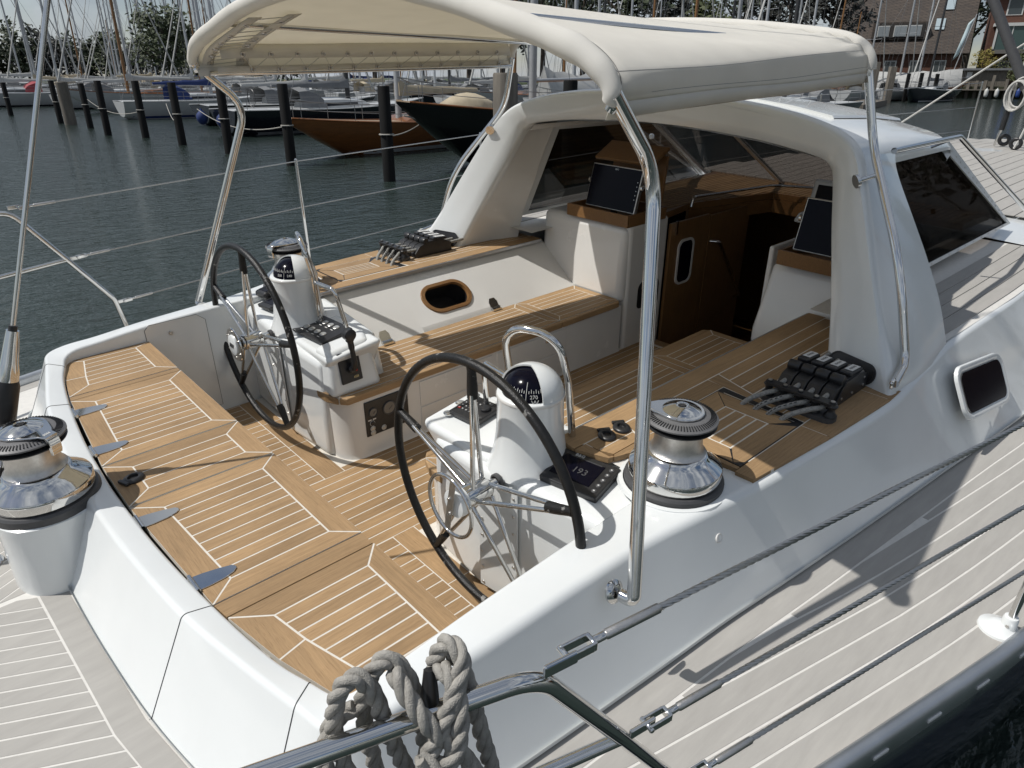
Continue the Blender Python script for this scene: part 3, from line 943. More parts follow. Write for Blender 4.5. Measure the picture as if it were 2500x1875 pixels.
# ------------------------------------------------------------------ helm consoles
for s in (-1, 1):
    con = None
    # main body: aft face upright, top rising forward
    b = MB().hexa([(1.415, s * 0.475, -0.01), (1.385, s * 0.83, -0.01), (1.412, s * 1.03, -0.01), (1.430, s * 1.42, -0.01), (1.86, s * 1.42, -0.01), (1.86, s * 0.475, -0.01)][::s],
                  [(1.425, s * 0.475, 0.545), (1.385, s * 0.83, 0.585), (1.412, s * 1.03, 0.595), (1.440, s * 1.42, 0.60), (1.86, s * 1.42, 0.648), (1.76, s * 0.475, 0.640)][::s])
    con = b.build('helm_console', 'gel', yacht, smooth=60, bevel=0.035, seg=5)
    # inboard wing that carries the controls
    w = MB().hexa([(1.455, s * 0.46, 0.47), (1.455, s * 0.80, 0.47), (1.74, s * 0.80, 0.47), (1.74, s * 0.46, 0.47)][::s],
                  [(1.425, s * 0.385, 0.588), (1.425, s * 0.84, 0.598), (1.745, s * 0.84, 0.640), (1.745, s * 0.375, 0.630)][::s])
    w.build('control_wing', 'gel', con, smooth=60, bevel=0.03, seg=5)
    # bolted access plate on the aft face
    pl = MB().hexa([(1.3775, s * 0.835, 0.03), (1.404, s * 1.025, 0.03), (1.404, s * 1.025, 0.57), (1.3775, s * 0.835, 0.555)][::s],
                   [(1.3715, s * 0.836, 0.03), (1.398, s * 1.026, 0.03), (1.398, s * 1.026, 0.57), (1.3715, s * 0.836, 0.555)][::s]).build('access_plate', 'gel', con, smooth=0, bevel=0.002, seg=2)
    for yy, xx in ((0.852, 1.372), (1.008, 1.3945)):
        for k in range(7):
            zz = 0.05 + k * 0.08
            MB().lathe([(0.0065, 0.0), (0.005, -0.003), (0.002, -0.003), (0.0015, -0.001), (0, -0.001)], (xx, s * yy, zz), 8, 'x').build('bolt', 'satin', pl)
    # steering shaft bush
    MB().lathe([(0.030, 0.0), (0.030, -0.014), (0.023, -0.016), (0.021, -0.004), (0.0, -0.004)], (1.388, s * 0.935, 0.5775), 20, 'x').build('shaft_bush', 'rubber', con)

    # ------------- compass binnacle: flared column, collar, hooded dome, compass ball with its card
    bx, by = 1.555, s * 0.925
    side = 'starboard' if s < 0 else 'port'
    lab = 'white compass binnacle reading W 270 in front of the near steering wheel' if s < 0 else 'white compass binnacle behind the far steering wheel, beside the throttle'
    bn = thing('compass_binnacle', (bx, by, 0.60), lab, 'compass', 'hooded compasses on the helm consoles')
    MB().lathe([(0.165, 0.58), (0.150, 0.615), (0.136, 0.66), (0.126, 0.74), (0.122, 0.86), (0.124, 0.868), (0.124, 0.884), (0.120, 0.888)], (bx, by, 0), 40).build('column', 'gel', bn, smooth=50)
    MB().lathe([(0.1245, 0.0), (0.1262, 0.004), (0.1262, 0.010), (0.1245, 0.014)], (bx, by, 0.872), 40, caps=False).build('collar', 'gel_in', bn)
    # hood: spherical shell open to the helmsman
    cz = 0.885
    hood = MB(); vs = []; nu, nv = 26, 12
    a0 = R(68)
    for ring in range(2):
        rr = 0.121 if ring == 0 else 0.114
        for i in range(nu + 1):
            az = -math.pi + a0 + (2 * math.pi - 2 * a0) * i / nu      # opening centred on -x
            for j in range(nv + 1):
                el = math.pi / 2 * j / nv
                # widen the opening away from the top
                v = V(math.cos(az) * math.cos(el), math.sin(az) * math.cos(el), math.sin(el) * 0.86)
                vs.append(V(bx, by, cz) + v * rr)
    fs = []
    st = (nu + 1) * (nv + 1)
    for i in range(nu):
        for j in range(nv):
            p = i * (nv + 1) + j
            fs.append((p, p + nv + 1, p + nv + 2, p + 1))
            fs.append((st + p, st + p + 1, st + p + nv + 2, st + p + nv + 1))
    for j in range(nv):
        for base in (0, nu * (nv + 1)):
            f = (base + j, base + j + 1, st + base + j + 1, st + base + j)
            fs.append(f if base == 0 else f[::-1])
    hood.add(vs, fs)
    hood.build('hood', 'gel', bn, smooth=50)
    ball = MB().lathe([(0.108 * math.cos(R(e)), 0.095 * math.sin(R(e))) for e in range(-8, 86, 6)] + [(0.0005, 0.095)], (bx + 0.004, by, cz - 0.002), 36)
    bl = ball.build('compass_ball', 'screen', bn, smooth=60)
    # printed card: ticks and figures on the aft side of the ball
    def on_ball(azd, eld, r=0.1095):
        a, e = math.pi + R(azd), R(eld)
        c = V(bx + 0.004, by, cz - 0.002)
        nrm = V(math.cos(a) * math.cos(e), math.sin(a) * math.cos(e), math.sin(e))
        p = c + V(math.cos(a) * math.cos(e) * r, math.sin(a) * math.cos(e) * r, math.sin(e) * 0.0968)
        right = V(-math.sin(a), math.cos(a), 0)
        return p, frame(right, V(0, 0, 1) - nrm * nrm.z), nrm
    tk = MB()
    for k in range(-12, 13):
        p, rt, nn_ = on_ball(k * 5 + 36, 27 if k % 2 else 29)
        tk.box(p, (0.0016, 0.010 if k % 2 else 0.014, 0.001), rt)
    tk.build('card_ticks', 'print', bl, smooth=0)
    for tx_, az_, el_, sz_ in (('240', 21, 17, 0.019), ('270', 51, 17, 0.019), ('W', 53, 5, 0.026), ('30', 80, 15, 0.018)) if s < 0 else (('210', 22, 15, 0.018), ('240', 52, 15, 0.018)):
        p, rt, nn_ = on_ball(az_, el_, 0.1100)
        text_mesh(tx_, sz_, 'print', bl, p, rt, 'figures')
    MB().tube([on_ball(36, e, 0.1115)[0] for e in (0, 12, 24, 36, 48)], 0.0009, 5).build('lubber_line', 'print', bl)

    # ------------- polished grab arch round the binnacle with its side rail
    lab = 'polished steel arch rail around the near compass binnacle' if s < 0 else 'polished steel arch rail around the far compass binnacle'
    ar = thing('grab_rail', (1.70, s * 1.0, 0.645), lab, 'handrail', 'arched grab rails at the helms')
    path = fillet([V(1.705, s * 1.005, 0.640), V(1.69, s * 0.985, 0.90), V(1.625, s * 0.985, 1.10), V(1.555, s * 0.775, 1.10), V(1.59, s * 0.770, 0.90), V(1.60, s * 0.770, 0.62)], [0, 0.10, 0.098, 0.098, 0.10, 0], 9)
    MB().tube(path, 0.0145, 14).build('arch', 'steel', ar, smooth=60)
    for fx, fy, fz in ((1.705, 1.005, 0.640), (1.60, 0.770, 0.630)):
        MB().lathe([(0.030, 0), (0.030, 0.004), (0.020, 0.008), (0.016, 0.012)], (fx, s * fy, fz), 20).build('foot_flange', 'steel', ar)
    rp = fillet([V(1.59, s * 0.772, 0.872), V(1.612, s * 0.59, 0.868), V(1.65, s * 0.565, 0.62)], [0, 0.04, 0], 8)
    MB().tube(rp, 0.012, 12).build('side_rail', 'steel', ar, smooth=60)

    # ------------- steering wheel, five pairs of spokes, leather rim
    wx, wy, wz, wr = 1.287, s * 0.938, 0.5775, 0.500
    lab = 'near steering wheel with black leather rim and a small brake ring on its hub' if s < 0 else 'far steering wheel with black leather rim and a round white hub cap'
    wheel = thing('steering_wheel', (wx, wy, wz), lab, 'steering wheel', 'twin steering wheels')
    n = 96
    MB().tube([(wx, wy + wr * math.sin(2 * math.pi * k / n), wz + wr * math.cos(2 * math.pi * k / n)) for k in range(n)], 0.0170, 12, closed=True).build('rim', 'leather', wheel, smooth=60)
    st_ = MB()
    for k in range(180):
        a = 2 * math.pi * k / 180
        c = V(wx, wy + (wr - 0.0150) * math.sin(a), wz + (wr - 0.0150) * math.cos(a)) + V(-0.002, 0, 0)
        st_.box(c, (0.005, 0.0022, 0.0022), Matrix.Rotation(-a, 3, 'X'))
    st_.build('rim_stitching', 'rubber', wheel, smooth=0)
    a00 = R(2) if s < 0 else R(-4)
    for k in range(5):
        a = a00 + k * 2 * math.pi / 5
        d = V(0, math.sin(a), math.cos(a)); tdir = V(0, math.cos(a), -math.sin(a))
        root = V(wx, wy, wz)
        for q, (off, xo) in enumerate(((-0.020, -0.035), (0.020, 0.035))):
            p0 = root + d * 0.036 + tdir * off * 0.9 + V(xo, 0, 0); p1 = root + d * (wr - 0.11) + tdir * off * 0.32 + V(xo * 0.25, 0, 0)
            MB().tube([p0, p1], 0.0088, 10).build('spoke', 'steel', wheel)
        p1 = root + d * (wr - 0.125); p2 = root + d * (wr - 0.008)
        MB().tube([p1, p1.lerp(p2, 0.3), p1.lerp(p2, 0.85), p2], [0.0195, 0.0190, 0.0155, 0.017], 10).build('spoke_wrap', 'leather', wheel)
    MB().lathe([(0.030, -0.075), (0.040, -0.070), (0.043, -0.05), (0.043, 0.035), (0.036, 0.045), (0.028, 0.048), (0.019, 0.05), (0.019, 0.13)], (wx, wy, wz), 28, 'x').build('hub', 'steel', wheel, smooth=45)
    if s < 0:
        hx = wx - 0.125
        MB().lathe([(0.020, 0.0), (0.052, 0.005), (0.054, 0.030), (0.050, 0.045)], (wx - 0.115, wy, wz), 28, 'x').build('hub_cap', 'gel', wheel, smooth=45)
        MB().tube([(hx, wy + 0.118 * math.sin(2 * math.pi * k / 48), wz + 0.118 * math.cos(2 * math.pi * k / 48)) for k in range(48)], 0.0072, 10, closed=True).build('brake_ring', 'steel', wheel, smooth=60)
        MB().box((hx, wy, wz), (0.005, 0.030, 0.232), Matrix.Rotation(R(12), 3, 'X')).build('ring_bar', 'satin', wheel, smooth=0, bevel=0.004)
        for dz in (-0.03, 0.03):
            MB().lathe([(0.006, 0), (0.006, -0.005), (0.0, -0.007)], (hx - 0.0025, wy, wz + dz), 10, 'x').build('bolt', 'steel', wheel)
    else:
        MB().lathe([(0.020, 0.03), (0.086, 0.006), (0.092, 0.002), (0.090, -0.004), (0.060, -0.007)], (wx - 0.105, wy, wz), 40, 'x').build('hub_disc', 'steel', wheel, smooth=35)
        MB().lathe([(0.056, 0.0), (0.056, -0.006), (0.052, -0.008), (0.0, -0.009)], (wx - 0.112, wy, wz), 32, 'x').build('hub_cap', 'gel', wheel, smooth=35)
        for k in range(6):
            a = k * math.pi / 3
            MB().lathe([(0.005, 0), (0.005, -0.004), (0.0, -0.005)], (wx - 0.112, wy + 0.073 * math.sin(a), wz + 0.073 * math.cos(a)), 8, 'x').build('bolt', 'satin', wheel)
        for dy in (-0.017, 0.0, 0.017):
            MB().box((wx - 0.1225, wy + dy, wz), (0.003, 0.006, 0.026), Matrix.Rotation(R(25), 3, 'X')).build('emblem', 'rubber', wheel, smooth=0)

# ------------------------------------------------------------------ instruments
def panel(name, label, cat, c, xdir, ydir, w, h, t, m='black', bev=0.004, group=None):
    """flat instrument with its own frame; xdir/ydir span its face"""
    rt = frame(xdir, ydir)
    root = thing(name, Vector(c), label, cat, group)
    body = MB().box((0, 0, 0), (w, h, t)).xform(Matrix.Translation(Vector(c)) @ rt.to_4x4()).build('case', m, root, smooth=0, bevel=bev, seg=3)
    face = lambda u, v, d=0.0: Vector(c) + rt @ V(u, v, t / 2 + d)
    return root, rt, face

# starboard display (sailing instrument) on the outboard slope
slope = V(0.26, 0, 0.035)
c = (1.575, -1.165, 0.632)
disp, rt, fc = panel('sailing_display', 'black sailing display reading 193 beside the near binnacle', 'display', c, (0.18, -1, 0.0), (1, 0.16, 0.17), 0.235, 0.175, 0.028)
MB().box((0, 0, 0), (0.165, 0.115, 0.003)).xform(Matrix.Translation(fc(-0.015, 0.006, 0.0005)) @ rt.to_4x4()).build('screen', 'screen', disp, smooth=0)
text_mesh('193', 0.042, 'rubber', disp, fc(-0.0, 0.0, 0.0026), rt, 'reading')
text_mesh('B&G', 0.020, 'print', disp, fc(-0.045, 0.074, 0.0008), rt, 'logo')
MB().box((0, 0, 0), (0.13, 0.004, 0.002)).xform(Matrix.Translation(fc(-0.01, 0.062, 0.001)) @ rt.to_4x4()).build('trim', 'rubber', disp, smooth=0)
for k in range(5):
    MB().lathe([(0.0095, 0), (0.0095, 0.002), (0.007, 0.003), (0.0, 0.003)], (0, 0, 0), 14).xform(Matrix.Translation(fc(0.094, 0.062 - k * 0.030)) @ rt.to_4x4()).build('key', 'rubber', disp)
    MB().box((0, 0, 0), (0.006, 0.005, 0.001)).xform(Matrix.Translation(fc(0.094, 0.062 - k * 0.030, 0.0035)) @ rt.to_4x4()).build('key_mark', 'print', disp, smooth=0)

# starboard remote keypad on the wing
c = (1.600, -0.548, 0.634)
kp, rt, fc = panel('remote_keypad', 'black remote keypad with round dial beside the near binnacle', 'keypad', c, (0.06, -1, 0.02), (1, 0.06, 0.135), 0.165, 0.150, 0.022)
text_mesh('B&G', 0.016, 'print', kp, fc(0.030, 0.058, 0.0006), rt, 'logo')
MB().lathe([(0.022, 0), (0.022, 0.010), (0.019, 0.013), (0, 0.013)], (0, 0, 0), 24).xform(Matrix.Translation(fc(0.045, 0.018)) @ rt.to_4x4()).build('dial', 'black', kp)
for i in range(4):
    for j in range(4):
        MB().box((0, 0, 0), (0.014, 0.011, 0.003)).xform(Matrix.Translation(fc(-0.062 + i * 0.021, 0.030 - j * 0.021, 0.001)) @ rt.to_4x4()).build('key', 'redp' if (i, j) == (0, 3) else 'rubber', kp, smooth=0, bevel=0.002)
        MB().box((0, 0, 0), (0.005, 0.004, 0.001)).xform(Matrix.Translation(fc(-0.062 + i * 0.021, 0.030 - j * 0.021, 0.003)) @ rt.to_4x4()).build('key_mark', 'print', kp, smooth=0)
for i in range(3):
    MB().lathe([(0.008, 0), (0.008, 0.003), (0, 0.0035)], (0, 0, 0), 12).xform(Matrix.Translation(fc(0.030 + i * 0.02, -0.040)) @ rt.to_4x4()).build('round_key', 'rubber', kp)
for k, (bx_, by_) in enumerate(((1.522, -0.462), (1.604, -0.440), (1.69, -0.425))):
    zb = 0.600 + (bx_ - 1.425) * 0.13
    b_ = thing('push_button', (bx_, by_, zb), ('silver push button nearest the stern at the inboard edge of the near console', 'middle of three silver push buttons on the inboard edge of the near console', 'silver push button nearest the bow on the inboard edge of the near console')[k], 'button', 'silver push buttons on the near console')
    MB().lathe([(0.021, 0), (0.021, 0.004), (0.017, 0.006), (0.016, 0.004)], (bx_, by_, zb + 0.001), 24).build('bezel', 'steel', b_)
    MB().lathe([(0.0155, 0), (0.0155, 0.006), (0.012, 0.008), (0, 0.0085)], (bx_, by_, zb + 0.001), 24).build('cap', 'knob', b_)

# port switch panel with two rows of silver push buttons
c = (1.560, 0.745, 0.634)
sp, rt, fc = panel('switch_panel', 'black switch panel with rows of silver buttons in front of the far binnacle', 'switch panel', c, (0.10, -1, -0.02), (1, 0.10, 0.135), 0.385, 0.195, 0.016)
for j in range(2):
    for i in range(6):
        u, v = -0.135 + i * 0.050, 0.048 - j * 0.085
        MB().lathe([(0.0185, 0), (0.0185, 0.003), (0.016, 0.005), (0.013, 0.0055), (0, 0.0058)], (0, 0, 0), 20).xform(Matrix.Translation(fc(u, v)) @ rt.to_4x4()).build('push_button', 'knob', sp)
        MB().box((0, 0, 0), (0.020, 0.005, 0.0006)).xform(Matrix.Translation(fc(u, v - 0.030, 0.0004)) @ rt.to_4x4()).build('caption', 'print', sp, smooth=0)

# port small displays outboard of the binnacle
for k, (c, w, h, lab) in enumerate((((1.545, 1.232, 0.640), 0.13, 0.13, 'small square black display outboard of the far binnacle'), ((1.575, 1.375, 0.662), 0.12, 0.10, 'small dark domed display on the far coaming corner'))):
    d_, rt, fc = panel('small_display', lab, 'display', c, (0.1, -1, 0.03), (1, 0.1, 0.16), w, h, 0.022 if k == 0 else 0.045, bev=0.005 if k == 0 else 0.02)
    MB().box((0, 0, 0), (w * 0.7, h * 0.6, 0.002)).xform(Matrix.Translation(fc(0, 0.006, 0.0004)) @ rt.to_4x4()).build('screen', 'screen', d_, smooth=0)

# engine throttle: raised white housing, black plate and lever
MB().hexa([(1.430, 0.385, 0.372), (1.430, 0.56, 0.372), (1.76, 0.56, 0.372), (1.72, 0.385, 0.372)], [(1.445, 0.420, 0.612), (1.440, 0.56, 0.615), (1.745, 0.56, 0.642), (1.675, 0.420, 0.638)]).build('throttle_housing', 'gel', con, smooth=60, bevel=0.028, seg=5)
c = (1.548, 0.402, 0.520)
th, rt, fc = panel('throttle', 'black engine throttle lever on the inboard end of the far console', 'throttle', c, (1, 0.03, 0.0), (0.0, 0.17, 1), 0.122, 0.165, 0.012, bev=0.006)
L0 = fc(0.006, -0.010, 0.022)
pts = [L0, L0 + V(0.0, -0.014, 0.05), L0 + V(-0.004, -0.012, 0.10), L0 + V(-0.008, -0.008, 0.155), L0 + V(-0.010, -0.004, 0.185)]
MB().tube(spline(pts, 5), [0.015] * 6 + [0.013] * 6 + [0.016] * 4 + [0.022] * 5, 12).build('lever', 'black', th, smooth=60)
MB().lathe([(0.026, -0.014), (0.026, 0.012), (0.016, 0.018), (0, 0.02)], (0, 0, 0), 20).xform(Matrix.Translation(fc(0.006, -0.010, 0.008)) @ rt.to_4x4()).build('pivot', 'black', th)
MB().lathe([(0.020, -0.026), (0.031, -0.020), (0.033, 0.012), (0.028, 0.022), (0, 0.026)], (0, 0, 0), 18, 'y').xform(Matrix.Translation(L0 + V(-0.010, -0.004, 0.195))).build('grip', 'black', th, smooth=50)
MB().lathe([(0.006, 0), (0.006, 0.004), (0, 0.005)], (0, 0, 0), 12).xform(Matrix.Translation(fc(0.014, -0.014, 0.028)) @ rt.to_4x4()).build('red_button', 'redp', th)
mk_ = MB()
for q in range(4):
    mk_.box(fc(0.024 + (q - 1.5) * 0.0075, -0.058, 0.0006), (0.0035, 0.0010, 0.016 if q % 3 else 0.012), None)
mk_.build('maker_mark', 'gold', th, smooth=0)

# engine gauge panel let into the bench front below the throttle
c = (1.71, 0.349, 0.215)
ga, rt, fc = panel('engine_gauges', 'black engine gauge panel in the white bench front under the throttle', 'gauge panel', c, (1, 0, 0), (0, 0, 1), 0.27, 0.205, 0.010, bev=0.003)
def put(prof, u, v, m, nm, n=28):
    return MB().lathe(prof, (0, 0, 0), n).xform(Matrix.Translation(fc(u, v)) @ rt.to_4x4()).build(nm, m, ga)
for u, v, r in ((-0.088, 0.035, 0.026), (0.012, 0.028, 0.040), (0.100, 0.045, 0.026)):
    g_ = put([(r, 0), (r, 0.006), (r * 0.9, 0.007), (r * 0.88, 0.003), (0, 0.003)], u, v, 'rubber', 'gauge')
    put([(r * 0.84, 0.0033), (0, 0.0034)], u, v, 'dial', 'dial_face')
    MB().box((0, 0, 0), (r * 0.7, 0.0022, 0.001)).xform(Matrix.Translation(fc(u + r * 0.15, v, 0.0045)) @ rt.to_4x4() @ Matrix.Rotation(R(40), 4, 'Z')).build('needle', 'black', ga, smooth=0)
for u, v, m in ((-0.098, -0.028, 'black'), (-0.098, -0.060, 'knob'), (-0.098, -0.086, 'knob'), (-0.030, -0.078, 'knob'), (0.068, -0.070, 'black')):
    put([(0.0135, 0), (0.0135, 0.004), (0.010, 0.007), (0, 0.007)], u, v, m, 'switch', 18)
    put([(0.0155, 0), (0.0155, 0.0015), (0.0137, 0.0015)], u, v, 'print', 'switch_ring', 18)
for u in (-0.112, -0.084):
    MB().box((0, 0, 0), (0.020, 0.007, 0.001)).xform(Matrix.Translation(fc(u, -0.006, 0.0006)) @ rt.to_4x4()).build('caption', 'print', ga, smooth=0)
# ------------------------------------------------------------------ winches
def winch(loc, arm, label, scale=1.0, base_extra=0.0):
    """self-tailing winch: black base ring, polished skirt, satin drum, ribbed jaws, cap and feeder arm"""
    x, y, z = loc
    w = thing('winch', loc, label, 'winch', 'self tailing winches')
    k = scale
    L = lambda prof, nm, m, n=48, sm=35: MB().lathe([(r * k, h * k) for r, h in prof], loc, n).build(nm, m, w, smooth=sm)
    L([(0.168, -base_extra / k), (0.171, 0.0), (0.171, 0.026), (0.165, 0.034), (0.150, 0.036)], 'base_ring', 'rubber')
    L([(0.150, 0.036), (0.157, 0.039), (0.159, 0.044), (0.159, 0.076), (0.157, 0.080)], 'skirt_band', 'steel', sm=40)
    L([(0.157, 0.0805), (0.154, 0.083), (0.136, 0.0965), (0.119, 0.110), (0.106, 0.122), (0.0975, 0.134)], 'skirt', 'steel', sm=60)
    L([(0.097, 0.1365), (0.090, 0.143), (0.084, 0.156), (0.081, 0.175), (0.080, 0.200), (0.083, 0.222), (0.088, 0.230)], 'drum', 'satin', sm=60)
    L([(0.088, 0.228), (0.118, 0.236), (0.121, 0.241), (0.108, 0.245), (0.098, 0.247)], 'lower_jaw', 'black')
    L([(0.098, 0.246), (0.108, 0.251), (0.123, 0.258), (0.123, 0.263), (0.112, 0.270), (0.088, 0.277), (0.070, 0.279), (0.066, 0.274)], 'upper_jaw', 'jaw')
    ribs = MB()
    for j in range(72):
        a = 2 * math.pi * j / 72
        r0 = 0.105 * k
        ribs.box((x + r0 * math.cos(a), y + r0 * math.sin(a), z + 0.2728 * k), (0.020 * k, 0.0028 * k, 0.004 * k), (Matrix.Rotation(a, 3, 'Z') @ Matrix.Rotation(R(17), 3, 'Y')))
    tag(ribs.build('grip_ribs', 'black', w, smooth=0), kind='stuff')
    L([(0.070, 0.270), (0.070, 0.284), (0.066, 0.288), (0.064, 0.282)], 'cap_seal', 'black')
    L([(0.066, 0.280), (0.064, 0.288), (0.058, 0.292), (0.034, 0.302), (0.022, 0.305), (0.020, 0.302), (0.014, 0.302), (0.0135, 0.286), (0, 0.286)], 'cap', 'steel', sm=40)
    star = MB()
    pts = []
    for j in range(16):
        a = 2 * math.pi * j / 16
        r0 = (0.0135 if j % 2 else 0.0095) * k
        pts.append((x + r0 * math.cos(a), y + r0 * math.sin(a)))
    star.prism(pts, z + 0.295 * k, z + 0.3035 * k)
    star.build('handle_socket', 'black', w, smooth=0)
    # feeder arm: broad polished finger bending over the jaws
    ca, sa = math.cos(arm), math.sin(arm)
    loc2 = lambda r, q: (x + (ca * r - sa * q) * k, y + (sa * r + ca * q) * k)
    tear = [loc2(0.076 * math.cos(a_), 0.076 * math.sin(a_)) for a_ in [R(55) + R(250) * j / 14 for j in range(15)]]
    tear += [loc2(0.085, -0.040), loc2(0.104, -0.026), loc2(0.132, -0.021), loc2(0.132, 0.021), loc2(0.104, 0.026), loc2(0.085, 0.040)]
    f = MB().prism(tear, z + 0.279 * k, z + 0.288 * k)
    f.build('feeder_arm', 'steel', w, smooth=30, bevel=0.003, seg=2)
    fin = []
    for r, wd, h in ((0.118, 0.0205, 0.286), (0.134, 0.0200, 0.280), (0.140, 0.0195, 0.262), (0.139, 0.0185, 0.232), (0.136, 0.017, 0.220)):
        p0, p1 = loc2(r, -wd), loc2(r, wd); p2, p3 = loc2(r - 0.013, wd), loc2(r - 0.013, -wd)
        fin.append([V(p0[0], p0[1], z + h * k), V(p1[0], p1[1], z + h * k), V(p2[0], p2[1], z + (h - 0.004) * k), V(p3[0], p3[1], z + (h - 0.004) * k)])
    fm_ = MB().loft(fin, closed=True); fm_.face(fin[0]); fm_.face(fin[-1][::-1])
    fm_.build('feeder_finger', 'steel', w, smooth=50, bevel=0.002, seg=2)
    p = V(x, y, z) + V(ca * 0.112 * k, sa * 0.112 * k, 0.2890 * k)
    mk_ = MB()
    for q in range(4):
        mk_.box(p + V(-sa, ca, 0) * (q - 1.5) * 0.0062 * k, (0.0024 * k, 0.010 * k, 0.0012), Matrix.Rotation(arm - math.pi / 2, 3, 'Z'))
    mk_.build('maker_mark', 'print', w, smooth=0)
    return w

winch((1.775, -1.420, 0.642), R(118), 'large winch on the near coaming beside the near steering wheel', 1.0)
MB().lathe([(0.195, 0.640), (0.190, 0.6515), (0.175, 0.6535), (0.170, 0.640)], (1.775, -1.420, 0), 48).build('winch_plinth', 'gel', yacht)
winch((1.760, 1.420, 0.642), R(-160), 'winch on the far coaming behind the far compass binnacle', 1.0)
winch((0.140, 0.100, 0.545), R(-62), 'winch on a white pedestal on the stern deck at the left edge', 1.03)
# white moulded pedestal under the stern winch
ped = []
for zz, dx0, dx1, dyy in ((0.262, -0.175, 0.10, 0.185), (0.40, -0.172, 0.14, 0.182), (0.50, -0.170, 0.17, 0.178), (0.512, -0.172, 0.178, 0.180), (0.542, -0.172, 0.178, 0.180), (0.546, -0.165, 0.170, 0.172)):
    ring = []
    for j in range(40):
        a = 2 * math.pi * j / 40
        cx_, cy_ = math.cos(a), math.sin(a)
        ring.append((0.140 + (dx1 if cx_ > 0 else -dx0) * abs(cx_) ** 0.85 * (1 if cx_ > 0 else -1), 0.100 + dyy * abs(cy_) ** 0.9 * (1 if cy_ > 0 else -1), zz))
    ped.append(ring)
pm = MB().loft(ped, closed=True); pm.face(ped[-1])
pm.build('winch_pedestal', 'gel', yacht, smooth=45)

# ------------------------------------------------------------------ black lifting rings on the teak
def lift_ring(x, y, z, ang, label):
    r = thing('lift_ring', (x, y, z), label, 'lifting ring', 'black lifting rings')
    o = []
    for j in range(32):
        a = 2 * math.pi * j / 32
        sx = 0.040 * (1.12 if math.cos(a) > 0.75 else 1.0)
        o.append((sx * math.cos(a), 0.034 * math.sin(a)))
    rot = Matrix.Rotation(ang, 4, 'Z')
    def ring(kk, zz): return [V(x, y, z + zz) + rot.to_3x3() @ V(a * kk, b * kk, 0) for a, b in o]
    MB().loft([ring(1.0, 0), ring(1.02, 0.004), ring(0.94, 0.010), ring(0.62, 0.014), ring(0.50, 0.013), ring(0.44, 0.004), ring(0.05, 0.003)], closed=True).build('ring', 'black', r, smooth=50)
    MB().box((0, 0, 0), (0.016, 0.052, 0.012)).xform(Matrix.Translation((x, y, z + 0.007)) @ rot @ Matrix.Translation((0.040, 0, 0))).build('tab', 'black', r, smooth=0, bevel=0.004)
lift_ring(1.796, -1.097, 0.6725, R(60), 'black lifting ring on the near coaming, the one closer to the stern')
lift_ring(1.882, -1.097, 0.6725, R(60), 'black lifting ring on the near coaming, the one closer to the bow')
lift_ring(0.410, 0.036, 0.5405, R(200), 'black lifting ring on the middle lid of the stern seat')

